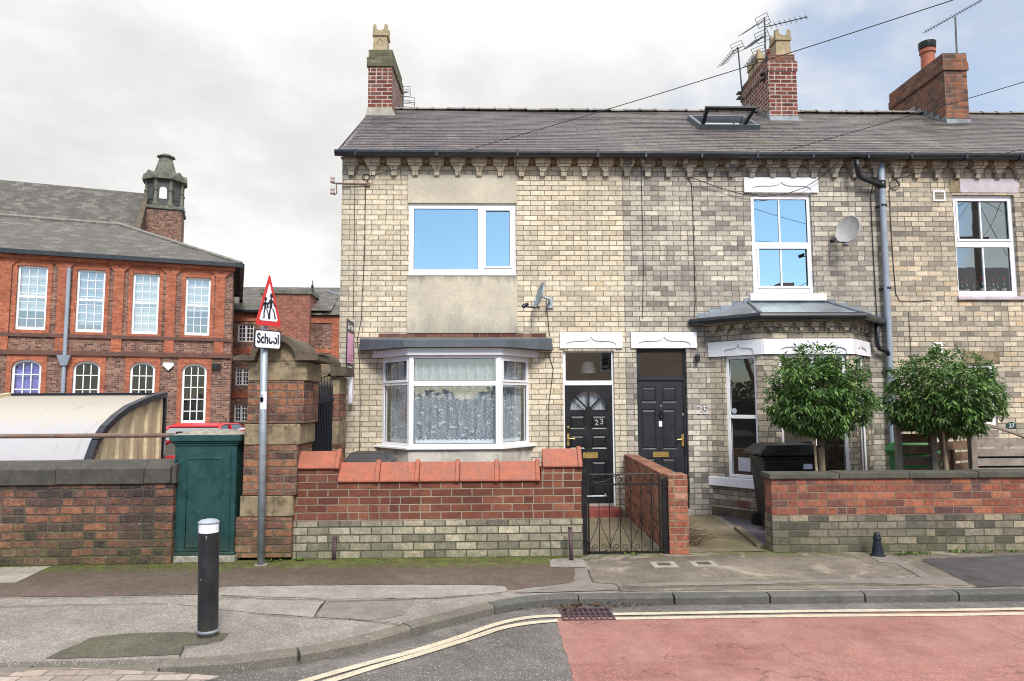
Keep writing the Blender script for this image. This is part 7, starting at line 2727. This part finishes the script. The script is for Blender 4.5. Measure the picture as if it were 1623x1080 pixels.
# dressings: eaves band, string courses, pilasters with flared heads
mb = MB()
ye_ = U(200, 421)[1]
zf_b = U(333, 430)[1]
mb.box(FSc, UL, .06, 0, .2, ze - .3, ze)
mb.build('eaves_band', M['school_red'], sc)
z1_, z2_ = U(310, 535.5)[1], U(310, 560.5)[1]
for zz, hh_, pr_ in ((z1_, .16, .1), (z2_, .2, .12)):
    mb = MB()
    mb.box(FSc, UL, .08, 0.0, pr_, zz - hh_, zz)
    mb.build('string_course', M['school_string'], sc)
pil = [U(x, 470)[0] for x in (8, 100, 188, 271, 349)]
pil = [pil[0] - pitch * 2, pil[0] - pitch] + pil
for u in pil:
    mb = MB()
    w_ = .21
    mb.prism(FSc, [(u - w_, z1_ + .002), (u + w_, z1_ + .002), (u + w_, ze - .62), (u + w_ + .3, ze - .302), (u - w_ - .3, ze - .302), (u - w_, ze - .62)], 0, .09)
    mb.box(FSc, u - w_, u + w_, 0, .08, z2_ + .002, z1_ - .162)
    mb.build('pilaster', M['school_red'], sc)
def arch_pts(a, b, z, rise, n=10):
    c, w_ = (a + b) / 2, (b - a) / 2
    return [(c + w_ * math.cos(t), z + rise * math.sin(t)) for t in [math.pi * j / n for j in range(n + 1)]]
mbs = MB()
for i, (a, b, c, e) in enumerate(up_rects):
    s_ = .17
    mb = MB()
    mb.grid(FSc, a - s_, b + s_, z1_ + .003, ze - .303, [(a, b, c, e)], .001, .035)
    sur = mb.build('window_surround', M['school_red'], sc)
    nx, nz = 4, 6
    fw_ = .09
    mb = MB()
    zm_ = c + (e - c) * .52
    mb.grid(FSc, a, b, c, e, [(a + fw_, b - fw_, c + .14, zm_ - .05), (a + fw_, b - fw_, zm_ + .05, e - fw_)], -.17, -.1)
    fr = mb.build('window', M['pvc'], sc)
    mb = MB()
    for k in range(1, 3):
        u = a + fw_ + (b - a - 2 * fw_) * k / 3
        mb.box(FSc, u - .013, u + .013, -.15, -.125, c + .14, e - fw_)
    for k in range(1, 7):
        z_ = c + .14 + (e - c - .14 - fw_) * k / 7
        mb.box(FSc, a + fw_, b - fw_, -.149, -.1255, z_ - .013, z_ + .013)
    mb.build('glazing_bar', M['pvc'], fr)
    mb = MB()
    mb.face([FSc.pt(a, -.155, c), FSc.pt(b, -.155, c), FSc.pt(b, -.155, e), FSc.pt(a, -.155, e)])
    mb.build('pane', M['glass_old'], fr)
    mb = MB()
    bz = c + (e - c) * [.3, .12, .05, .42, .1, .3, .1][i]
    mb.box(FSc, a + .02, b - .02, -.32, -.3, bz, e)
    mb.build('blind', M['blind' if i != 1 else 'curtain_blue'], fr)
for i, (a, b, c, e) in enumerate(lo_rects):
    s_ = .2
    rise = .32
    mb = MB()
    out = [(a - s_, c - .1), (a, c - .1), (a, e - rise)] + arch_pts(a, b, e - rise, rise)[::-1][1:-1] + [(b, e - rise), (b, c - .1), (b + s_, c - .1), (b + s_, z2_ - .202), (a - s_, z2_ - .202)]
    mb.prism(FSc, out, -.19, .035)
    mb.build('window_surround', M['school_red'], sc)
    mb = MB()
    fw_ = .1
    ring = [(a, c), (b, c), (b, e - rise)] + arch_pts(a, b, e - rise, rise)[1:-1] + [(a, e - rise)]
    inn = [(a + fw_, c + .14), (b - fw_, c + .14), (b - fw_, e - rise)] + arch_pts(a + fw_, b - fw_, e - rise, rise - fw_)[1:-1] + [(a + fw_, e - rise)]
    n = len(ring)
    for j in range(n):
        k = (j + 1) % n
        q = [ring[j], ring[k], inn[k], inn[j]]
        mb.hexa([FSc.pt(u, -.1, z) for u, z in q], [FSc.pt(u, -.17, z) for u, z in q])
    fr = mb.build('window', M['pvc'], sc)
    mb = MB()
    for k in range(1, 3):
        u = a + fw_ + (b - a - 2 * fw_) * k / 3
        mb.box(FSc, u - .02, u + .02, -.15, -.125, c + .1, e - .16)
    nz = max(3, round((e - c) / .62))
    for k in range(1, nz):
        z_ = e - .5 * 0 - (e - c) * k / nz
        mb.box(FSc, a + .06, b - .06, -.149, -.1255, z_ - .02, z_ + .02)
    mb.build('glazing_bar', M['pvc'], fr)
    mb = MB()
    mb.face([FSc.pt(a, -.155, c), FSc.pt(b, -.155, c), FSc.pt(b, -.155, e), FSc.pt(a, -.155, e)])
    mb.build('pane', M['glass_low'], fr)
    if i == 0:
        mb = MB()
        mb.box(FSc, a + .02, b - .02, -.32, -.3, c, e)
        mb.build('curtain', M['blind_purple'], fr)
# down pipe with hopper
ud = U(107, 500)[0]
mb = MB()
mb.tube([FSc.pt(ud, .15, ze - .6), FSc.pt(ud, .15, 0)], .085, 10)
mb.build('downpipe', M['pipe_grey'], sc)
zh_ = U(104, 571)[1]
mb = MB()
mb.hexa([FSc.pt(ud + a, d, zh_ - .25) for a, d in ((-.12, .3), (.12, .3), (.12, .04), (-.12, .04))], [FSc.pt(ud + a, d, zh_ + .2) for a, d in ((-.26, .42), (.26, .42), (.26, .02), (-.26, .02))])
mb.build('hopper', M['pipe_grey'], sc)
# roof, hipped at the right
mb = MB()
ov = .35
r0_ = FSc.pt(.35, ov, ze + .05)
ridge_z = None
RD = 5.4
hp = W(275, 362, (FSc.pt(-4, -RD, 0)).y)
zr_s = hp.z
l0 = FSc.pt(UL, ov, ze + .05)
ua_ = -RD - .3
ra, rb = FSc.pt(ua_, -RD, zr_s), FSc.pt(UL, -RD, zr_s)
b0, b1 = FSc.pt(.35, -2 * RD - ov, ze + .05), FSc.pt(UL, -2 * RD - ov, ze + .05)
mb.face([l0, r0_, ra, rb])
mb.face([r0_, b0, ra])
mb.face([b0, b1, rb, ra])
mb.build('roof', M['slate_school'], sc, recalc=False)
mb = MB()
mb.tube([r0_ + Vector((0, 0, .03)), ra + Vector((0, 0, .03))], .09, 8)
mb.tube([ra + Vector((0, 0, .04)), rb + Vector((0, 0, .04))], .1, 8)
mb.build('ridge', M['ridge'], sc)
mb = MB()
mb.box(FSc, UL, .45, .25, .45, ze - .14, ze + .06)
mb.box(FSc, .3, .5, -SD, .25, ze - .14, ze + .06)
mb.build('gutter', M['gutter_black'], sc)
# alarm box and lamp between the lower windows
mb = MB()
u, z = U(267, 581)
mb.prism(FSc, [(u - .2, z + .17), (u - .24, z + .05), (u, z - .2), (u + .24, z + .05), (u + .2, z + .17)], 0, .12)
mb.build('alarm_box', M['sign_white'], sc)
u, z = U(343, 581)
mb = MB()
mb.box(FSc, u - .2, u + .2, 0, .22, z - .13, z + .13)
mb.build('flood_lamp', M['iron'], sc)

# taller hall behind, its roof and lantern turret
HYo = -11.5
hall = thing('school_hall', 'tall slate roofed school hall rising behind the main block, with a parapet gable', 'hall', tuple(FSc.pt(-8, HYo, 0)))
p_hi = FSc.hit(222, 305, HYo)
p_lo = FSc.hit(214, 355, HYo)
zl_, zh_ = FSc.hit(110, 352, HYo)[1] - 1.2, None
hx = FSc.hit(213, 330, HYo)[0]
hxt = FSc.hit(221, 306, HYo - 5)[0]
zt_ = FSc.hit(221, 306, HYo - 5)[1]
mb = MB()
mb.face([FSc.pt(-44, HYo, zl_), FSc.pt(hx, HYo, zl_), FSc.pt(hx, HYo - 5, zt_), FSc.pt(-44, HYo - 5, zt_)])
mb.face([FSc.pt(-44, HYo - 10, zl_), FSc.pt(hx, HYo - 10, zl_), FSc.pt(hx, HYo - 5, zt_), FSc.pt(-44, HYo - 5, zt_)])
mb.build('roof', M['slate_school'], hall, recalc=False)
mb = MB()
mb.box(FSc, -44, hx, HYo - 9.8, HYo - .3, 0, zl_ - .01)
mb.build('wall', M['school_plain'], hall)
mb = MB()
for s in (0, 1):
    y0_, y1_ = (HYo + .3, HYo - 5) if s == 0 else (HYo - 10.3, HYo - 5)
    q = [(hx + .001, y0_, zl_ - 1), (hx + .3, y0_, zl_ - 1), (hx + .3, y0_, zl_ + .5), (hx + .001, y0_, zl_ + .5), (hx + .001, y1_, zl_ - 1), (hx + .3, y1_, zl_ - 1), (hx + .3, y1_, zt_ + .6), (hx + .001, y1_, zt_ + .6)]
    P = [FSc.pt(u, d, z) for u, d, z in q]
    mb.hexa([P[0], P[1], P[5], P[4]], [P[3], P[2], P[6], P[7]])
mb.build('gable_parapet', M['stone_dark'], hall)

TYd = 46.0
tu = thing('lantern_turret', 'square brick turret with a green stained octagonal stone lantern and a tapering cap', 'turret', tuple(W(260, 420, TYd).xy) + (0,))
tc = W(260, 340, TYd)
hw = (W(289, 340, TYd).x - W(232, 340, TYd).x) / 2
TA = R(20)
tc = W(260, 340, TYd + hw)
TF = Frame(tc.x, tc.y, TA)
zv = lambda y: W(260, y, TYd).z
mb = MB(); mb.box(TF, -hw, hw, -hw, hw, 0, zv(332)); mb.build('brick_base', M['school_brick'], tu)
mb = MB(); mb.box(TF, -hw * 1.09, hw * 1.09, -hw * 1.09, hw * 1.09, zv(332) + .001, zv(326)); mb.build('base_cornice', M['stone_green'], tu, bevel=.06)
cT = TF.pt(0, 0, 0)
ro = math.pi / 8 + TA
lr = hw * .98
mb = MB(); mb.lathe((cT.x, cT.y, 0), [(lr, zv(326) + .002), (lr, zv(283))], 8, rot=ro); mb.build('lantern', M['lantern_dark'], tu)
for k in range(8):
    a = ro + 2 * math.pi * k / 8
    c = (cT.x + lr * 1.01 * math.cos(a), cT.y + lr * 1.01 * math.sin(a), 0)
    mb = MB(); mb.lathe(c, [(.22, zv(326) + .003), (.22, zv(322)), (.13, zv(320)), (.11, zv(302)), (.17, zv(300)), (.1, zv(298)), (.1, zv(286)), (.16, zv(283.5))], 8); mb.build('column', M['stone_green'], tu)
    am = a + math.pi / 8
    ap = lr * math.cos(math.pi / 8)
    FP8 = Frame(cT.x + ap * math.cos(am), cT.y + ap * math.sin(am), am + math.pi / 2)
    mb = MB()
    mb.box(FP8, -.22, .22, .0, .04, zv(314), zv(300))
    mb.prism(FP8, [(.22 * math.cos(t), zv(300) + .2 * math.sin(t)) for t in [math.pi * j / 8 for j in range(9)]], .0, .04)
    mb.build('window', M['blind' if 4.7 < (am % 6.283) < 5.4 else 'lantern_dark'], tu)
    mb = MB()
    s8 = lr * math.sin(math.pi / 8)
    mb.prism(FP8, [(-s8 * 1.15, zv(283)), (s8 * 1.15, zv(283)), (s8 * 1.15, zv(279)), (0, zv(269)), (-s8 * 1.15, zv(279))], -.5, .28)
    mb.build('gablet', M['stone_green'], tu)
mb = MB(); mb.lathe((cT.x, cT.y, 0), [(lr * .76, zv(279)), (lr * .58, zv(262)), (lr * .40, zv(246)), (lr * .36, zv(241))], 8, rot=ro); mb.build('cap', M['stone_green'], tu)
mb = MB(); mb.lathe((cT.x, cT.y, 0), [(lr * .52, zv(241) + .002), (lr * .5, zv(239.5)), (lr * .3, zv(238)), (lr * .26, zv(236)), (.05, zv(234.5))], 8, rot=ro); mb.build('finial', M['stone_green'], tu)

# rear wing seen between the school and the houses
WY2 = 44.0
FR2 = Frame(W(362, 560, WY2).x, WY2, R(3))
rw2 = thing('school_wing', 'lower brick rear wing of the school, seen between main block and terrace corner', 'school', tuple(FR2.pt(0, 0, 0)))
ux = lambda x, y, d=0.0: FR2.hit(x, y, d)
w3 = [(376, 402, 514, 542), (372.5, 394.5, 584, 611), (370.5, 392.5, 641, 669)]
rs = []
for (xa, xb, yt, yb) in w3:
    rs.append((ux(xa, (yt + yb) / 2)[0], ux(xb, (yt + yb) / 2)[0], ux((xa + xb) / 2, yb)[1], ux((xa + xb) / 2, yt)[1]))
ze2 = ux(400, 494)[1]
mb = MB()
ub = ux(450, 494)[0]
mb.grid(FR2, -3, ub + 2.5, 0, ze2, rs, -.25, 0, back=False, outer=False)
mb.build('wall', M['school_brick'], rw2, recalc=False)
mb = MB()
for z_ in (ze2 - .4, ux(400, 556)[1], ux(400, 625)[1]):
    mb.box(FR2, -3, ub, 0, .06, z_ - .22, z_ + .2)
mb.build('red_band', M['school_red'], rw2)
for r in rs:
    a, b, c, e = r
    mb = MB()
    m_ = (a + b) / 2
    mb.grid(FR2, a, b, c, e, [(a + .08, m_ - .06, c + .08, e - .08), (m_ + .06, b - .08, c + .08, e - .08)], -.2, -.12)
    fr = mb.build('window', M['pvc'], rw2)
    mb = MB()
    for s0, s1 in ((a + .08, m_ - .06), (m_ + .06, b - .08)):
        mb.box(FR2, (s0 + s1) / 2 - .02, (s0 + s1) / 2 + .02, -.17, -.14, c + .08, e - .08)
        for k in (1, 2, 3):
            z_ = c + (e - c) * k / 4
            mb.box(FR2, s0, s1, -.169, -.1405, z_ - .02, z_ + .02)
    mb.build('glazing_bar', M['pvc'], fr)
    mb = MB()
    mb.face([FR2.pt(a, -.175, c), FR2.pt(b, -.175, c), FR2.pt(b, -.175, e), FR2.pt(a, -.175, e)])
    mb.build('pane', M['glass_old'], fr)
mb = MB(); mb.box(FR2, -3, ub + 6, -2.4, -2.2, 0, ze2 - .1); mb.build('room', M['shade_backing'], rw2)
zrr = ux(400, 455, -4)[1]
mb = MB()
mb.face([FR2.pt(-3, .3, ze2 + .05), FR2.pt(ub + 3, .3, ze2 + .05), FR2.pt(ub + 3, -4, zrr), FR2.pt(-3, -4, zrr)])
mb.face([FR2.pt(-3, -8.3, ze2 + .05), FR2.pt(ub + 3, -8.3, ze2 + .05), FR2.pt(ub + 3, -4, zrr), FR2.pt(-3, -4, zrr)])
mb.build('roof', M['slate_school'], rw2, recalc=False)
mb = MB()
mb.box(FR2, -3, ub, .3, .42, ze2 - .1, ze2 + .06)
mb.build('gutter', M['gutter_black'], rw2)
d_ = .6
a, b = ux(413, 520, d_)[0], ux(490, 520, d_)[0]
zt_ = ux(450, 466, d_)[1]
mb = MB(); mb.box(FR2, a, b, -1.6, d_, 0, zt_); mb.build('stair_block', M['school_plain'], rw2)
mb = MB(); mb.box(FR2, a - .1, b + .12, -1.7, d_ + .12, zt_ + .001, zt_ + .25); mb.build('parapet_coping', M['stone_green'], rw2)
a2, b2 = b, ux(545, 520, 0)[0] + 4
ze3 = ux(515, 500)[1]
mb = MB(); mb.box(FR2, a2 + .01, b2, -6, .0, 0, ze3); mb.build('end_wall', M['school_brick'], rw2)
mb = MB()
mb.box(FR2, a2 + .01, b2, .001, .07, ze3 - .5, ze3 - .1)
mb.box(FR2, ux(526, 530)[0], ux(526, 530)[0] + .6, .001, .06, 0, ze3 - .505)
mb.box(FR2, a2 + .012, b2, .001, .05, ux(515, 560)[1], ux(515, 554)[1])
mb.build('red_dressing', M['school_red'], rw2)
pk = FR2.pt(ux(495, 462, -3)[0], -3, ux(495, 462, -3)[1])
mb = MB()
mb.face([FR2.pt(a2 - .2, .3, ze3), FR2.pt(b2 + .3, .3, ze3), pk + FR2.t * 1.0, pk])
mb.face([FR2.pt(b2 + .3, .3, ze3), FR2.pt(b2 + .3, -6.3, ze3), pk + FR2.t * 1.0])
mb.face([FR2.pt(a2 - .2, -6.3, ze3), FR2.pt(a2 - .2, .3, ze3), pk])
mb.face([FR2.pt(b2 + .3, -6.3, ze3), FR2.pt(a2 - .2, -6.3, ze3), pk, pk + FR2.t * 1.0])
mb.build('hipped_roof', M['slate_school'], rw2, recalc=False)
mb = MB(); mb.lathe(pk, [(.12, 0), (.12, .1), (.05, .2), (.1, .35), (.03, .5), (.02, .75)], 8); mb.build('finial', M['iron'], rw2)
mb = MB(); mb.tube([pk + FR2.t * 1.0, FR2.pt(b2 + .3, .3, ze3 + .03)], .09, 8); mb.tube([pk, FR2.pt(a2 - .2, .3, ze3 + .03)], .08, 8); mb.build('hip', M['lead'], rw2)
mb = MB(); mb.tube([FR2.pt(ux(367, 560, .15)[0], .15, ze2), FR2.pt(ux(367, 560, .15)[0], .15, 0)], .08, 8); mb.build('downpipe', M['navy_iron'], rw2)

# ------------------------------------------------------------------ cycle shelter
n_, m_ = 10.0, 12.25
Xe = W(140, 727, n_).x
sh = thing('cycle_shelter', 'curved cycle shelter of yellowed plastic sheet with a dark arched frame, behind the boundary wall', 'cycle shelter', (Xe, n_, 0))
prof = []
prev = None
for (x, y) in ((137, 735), (140, 727), (150, 700), (163, 680), (180, 663), (200, 648), (222, 638), (240, 631), (259, 626.5)):
    d = ray(x, y)
    k = Xe / d.x
    q = CAM + d * k
    prof.append((q.y, q.z))
prof = [(prof[0][0] - .12, .05), (prof[0][0] - .06, .5)] + prof
XL = -13.5
mb = MB()
for (a, b) in zip(prof, prof[1:]):
    mb.face([(Xe - .02, *a), (Xe - .02, *b), (XL, *b), (XL, *a)])
o = mb.build('curved_roof', M['poly_sheet'], sh, smooth=True)
mb = MB()
N_ = 22
backY, topZ = prof[-1]
ys = [prof[0][0] + (backY - prof[0][0]) * j / 60 for j in range(61)]
def pz(y):
    for (a, b) in zip(prof, prof[1:]):
        if a[0] <= y <= b[0]:
            return a[1] + (b[1] - a[1]) * (y - a[0]) / max(1e-6, b[0] - a[0])
    return prof[-1][1]
for a, b in zip(ys, ys[1:]):                   # deep ribbed end sheet
    rib = lambda y: .035 * (1 if math.sin((y - prof[0][0]) * 2 * math.pi / .42) > .55 else 0)
    mb.face([(Xe + rib(a), a, .06), (Xe + rib(b), b, .06), (Xe + rib(b), b, pz(b)), (Xe + rib(a), a, pz(a))])
mb.build('end_panel', M['poly_end'], sh)
for x in (Xe + .02, Xe - 2.6, Xe - 5.2):
    mb = MB()
    for (a, b) in zip(prof, prof[1:]):
        t = Vector((b[0] - a[0], b[1] - a[1])).normalized()
        nn = Vector((-t.y, t.x))
        mb.hexa([(x - .05, a[0] - nn.x * .04, a[1] - nn.y * .04), (x + .05, a[0] - nn.x * .04, a[1] - nn.y * .04), (x + .05, b[0] - nn.x * .04, b[1] - nn.y * .04), (x - .05, b[0] - nn.x * .04, b[1] - nn.y * .04)],
                [(x - .05, a[0] + nn.x * .05, a[1] + nn.y * .05), (x + .05, a[0] + nn.x * .05, a[1] + nn.y * .05), (x + .05, b[0] + nn.x * .05, b[1] + nn.y * .05), (x - .05, b[0] + nn.x * .05, b[1] + nn.y * .05)])
    if x > Xe or x < Xe - 2:
        mb.build('arched_rib', M['navy_iron'], sh) if x > Xe else mb.build('arched_rib', M['poly_end'], sh)
mb = MB()
mb.bbox(Xe - .01, Xe + .05, backY - .02, backY + .04, 0, topZ)
mb.build('back_post', M['navy_iron'], sh)
mb = MB()
mb.bbox(XL, Xe + .05, backY - .03, backY + .05, topZ + .001, topZ + .04)
mb.build('top_rail', M['navy_iron'], sh)
mb = MB()
y1_, z1_ = prof[4]
mb.tube([(XL, prof[5][0] + .03, prof[5][1] - .03), (Xe - .1, prof[5][0] + .03, prof[5][1] - .03)], .02, 6)
mb.build('purlin', M['galv'], sh)

# ------------------------------------------------------------------ parked cars glimpsed over the wall
def car(label, cx, cy, ang, mat, L=4.0, Wd=1.72, H=1.46):
    t = thing('parked_car', label, 'car', (cx, cy, 0), 'cars parked in the school yard')
    F = Frame(cx, cy, ang)
    hw = Wd / 2
    lower = [(-L / 2, .28), (-L / 2, .55), (-L / 2 + .06, .72), (-L / 2 + .25, .82), (-L * .2, .93), (L * .34, .95), (L / 2 - .05, .9), (L / 2, .6), (L / 2, .3), (L / 2 - .3, .2), (-L / 2 + .3, .2)]
    mb = MB(); mb.prism(F, lower, -hw, hw); mb.build('body', M[mat], t, bevel=.05, seg=2)
    cab = [(-L * .22, .935), (-L * .06, H - .06), (L * .02, H), (L * .25, H - .02), (L * .36, H - .12), (L * .455, .94)]
    mb = MB()
    n = len(cab)
    a = [F.pt(u, hw * (.92 if z < 1 else .78), z) for u, z in cab]
    b = [F.pt(u, -hw * (.92 if z < 1 else .78), z) for u, z in cab]
    mb.raw(a + b, [tuple(range(n)), tuple(range(2 * n - 1, n - 1, -1))] + [(i, (i + 1) % n, n + (i + 1) % n, n + i) for i in range(n)])
    mb.build('windows', M['glass_dark'], t)
    mb = MB()
    rfp = cab[1:5]
    for s in (1, -1):
        pass
    q = [(u, z) for u, z in rfp]
    for (u0_, z0_), (u1_, z1_) in zip(q, q[1:]):
        mb.hexa([F.pt(u0_, hw * .8, z0_ + .004), F.pt(u1_, hw * .8, z1_ + .004), F.pt(u1_, -hw * .8, z1_ + .004), F.pt(u0_, -hw * .8, z0_ + .004)],
                [F.pt(u0_, hw * .77, z0_ + .04), F.pt(u1_, hw * .77, z1_ + .04), F.pt(u1_, -hw * .77, z1_ + .04), F.pt(u0_, -hw * .77, z0_ + .04)])
    mb.build('roof', M[mat], t, bevel=.012)
    for s in (1, -1):
        for (p, q2) in ((cab[0], cab[1]), (cab[5], cab[4]), ((L * .1, .94), (L * .1, H - .02))):
            mb = MB()
            mb.tube([F.pt(p[0], s * hw * .925, p[1]), F.pt(q2[0], s * hw * .79, q2[1])], .035, 6)
            mb.build('pillar', M[mat], t)
        for u in (-L * .31, L * .31):
            mb = MB(); mb.tube([F.pt(u, s * (hw - .2), .31), F.pt(u, s * (hw + .01), .31)], .31, 22)
            wh = mb.build('wheel', M['rubber'], t)
            mb = MB(); mb.tube([F.pt(u, s * (hw + .0101), .31), F.pt(u, s * (hw + .02), .31)], .2, 16)
            mb.build('rim', M['galv'], wh)
        mb = MB(); mb.box(F, -L / 2 - .012, -L / 2 + .1, s * hw * .72 - .17, s * hw * .72 + .17, .62, .74)
        mb.build('headlight', M['sign_white'], t, bevel=.02)
        mb = MB(); mb.box(F, L / 2 - .08, L / 2 + .012, s * hw * .8 - .12, s * hw * .8 + .12, .7, .88)
        mb.build('rear_light', M['car_red'], t, bevel=.02)
    return t
car('red car in the school yard, partly behind the green cabinet', -5.55, 13.7, 0.0, 'car_red', H=1.31)
car('further red car, only a strip of roof showing above the cabinet', -7.9, 19.0, R(88), 'car_red', H=1.30)
car('pale blue white car with its roof showing between cabinet and gate pier', -5.5, 16.2, R(3), 'car_pale', H=1.31, L=3.7)

# ------------------------------------------------------------------ the far side of the street, seen in the window glass
def far_house(label, x0, ln, eave, ridge):
    op = thing('terraced_house', label, 'house', (x0, -9.5, RZ))
    FO = Frame(x0, -9.5, math.pi)
    hol = [(-4.6 * k - 3.2, -4.6 * k - 1.9, z0_, z1_) for k in range(int(ln / 4.6)) for (z0_, z1_) in ((.9, 2.3), (3.3, 4.7))]
    mb = MB()
    mb.grid(FO, -ln, 0, 0, eave, hol, -.15, 0, back=False, outer=False)
    for u in (0, -ln):
        mb.face([FO.pt(u, 0, 0), FO.pt(u, -7, 0), FO.pt(u, -7, eave), FO.pt(u, -3.5, ridge), FO.pt(u, 0, eave)])
    mb.build('wall', M['opposite_wall'], op, recalc=False)
    mb = MB()
    for d0_ in (.3, -7.3):
        mb.face([FO.pt(.1, d0_, eave - .1), FO.pt(-ln - .1, d0_, eave - .1), FO.pt(-ln - .1, -3.5, ridge), FO.pt(.1, -3.5, ridge)])
    mb.build('roof', M['opposite_roof'], op, recalc=False)
    for h_ in hol:
        mb = MB()
        mb.grid(FO, h_[0], h_[1], h_[2], h_[3], [(h_[0] + .08, (h_[0] + h_[1]) / 2 - .04, h_[2] + .08, h_[3] - .08), ((h_[0] + h_[1]) / 2 + .04, h_[1] - .08, h_[2] + .08, h_[3] - .08)], -.12, -.05)
        fr = mb.build('window', M['pvc'], op)
        mb = MB()
        mb.face([FO.pt(h_[0], -.1, h_[2]), FO.pt(h_[1], -.1, h_[2]), FO.pt(h_[1], -.1, h_[3]), FO.pt(h_[0], -.1, h_[3])])
        mb.build('pane', M['glass_dark'], fr)
    mb = MB(); mb.box(FO, -ln + .1, -.1, -6.9, -3.0, 0, eave - .4); mb.build('room', M['shade_backing'], op)
    for k in range(2):
        mb = MB(); mb.box(FO, -ln * (.3 + .5 * k) - .4, -ln * (.3 + .5 * k) + .4, -3.9, -3.1, ridge - .5, ridge + 1.0); mb.build('chimney', M['brick_chimney'], op)
far_house('lower pale house across the street, seen only mirrored in the fanlights', 3.2, 15.5, 5.2, 7.1)
far_house('taller pale house across the street, seen only mirrored in the right hand upper window', 19.4, 15.0, 6.8, 9.0)
hg = thing('hedge', 'dark green hedge across the street, seen only as a reflection in the bay window glass', 'hedge', (-8, -12, RZ))
mb = MB()
V, Fc = [], []
for _ in range(9000):
    x, z = random.uniform(-34, 3), random.uniform(0, 1)
    zz = z * (2.5 + .35 * math.sin(x * .9) + .25 * math.sin(x * 2.3 + 1))
    y = -12 + random.gauss(0, .5)
    o = Vector((x, y, zz))
    a, b = random.uniform(0, 6.28), random.uniform(-1, 1)
    d = Vector((math.cos(a), math.sin(a), b)).normalized() * random.uniform(.12, .25)
    s = d.cross(Vector((random.uniform(-1, 1), random.uniform(-1, 1), 1))).normalized() * .1
    i = len(V)
    V += [o - d, o + s, o + d, o - s]
    Fc.append((i, i + 1, i + 2, i + 3))
mb.raw(V, Fc)
mb.build('foliage', M['leaf_hedge'], hg, recalc=False)
mb = MB(); mb.bbox(-34, 3, -12.3, -11.9, RZ, 2.0); mb.build('core', M['leaf_hedge'], hg)

st = thing('street_tree', 'leafless twiggy tree down the side road, seen only mirrored in the stone headed bay', 'tree', (-21, 5, RZ))
mb = MB()
rg = random.Random(5)
def limb(p, d, L_, r_, k):
    q = p + d * L_
    mb.tube([p, (p + q) / 2 + Vector((rg.gauss(0, .05), rg.gauss(0, .05), 0)) * L_, q], [r_, r_ * .85, r_ * .7], 5, cap=False)
    if k:
        for _ in range(3 if k > 1 else 4):
            n_ = (d + Vector((rg.gauss(0, .55), rg.gauss(0, .55), rg.gauss(.1, .35)))).normalized()
            limb(q, n_, L_ * rg.uniform(.6, .85), r_ * .6, k - 1)
limb(Vector((-21, 5, RZ)), Vector((0, 0, 1)), 2.6, .22, 5)
mb.build('trunk', M['bark'], st, recalc=False)
hb = thing('hedge', 'tall dark hedge down the side road, seen only mirrored in the stone headed bay', 'hedge', (-26, 4, RZ))
mb = MB()
V, Fc = [], []
for _ in range(5000):
    o = Vector((-26 + random.gauss(0, .6), random.uniform(-12, 9), 0))
    o.z = random.random() * (3.4 + .5 * math.sin(o.y))
    a, b = random.uniform(0, 6.28), random.uniform(-1, 1)
    d = Vector((math.cos(a), math.sin(a), b)).normalized() * random.uniform(.15, .3)
    s = d.cross(Vector((random.uniform(-1, 1), random.uniform(-1, 1), 1))).normalized() * .12
    i = len(V)
    V += [o - d, o + s, o + d, o - s]
    Fc.append((i, i + 1, i + 2, i + 3))
mb.raw(V, Fc)
mb.build('foliage', M['leaf_hedge'], hb, recalc=False)
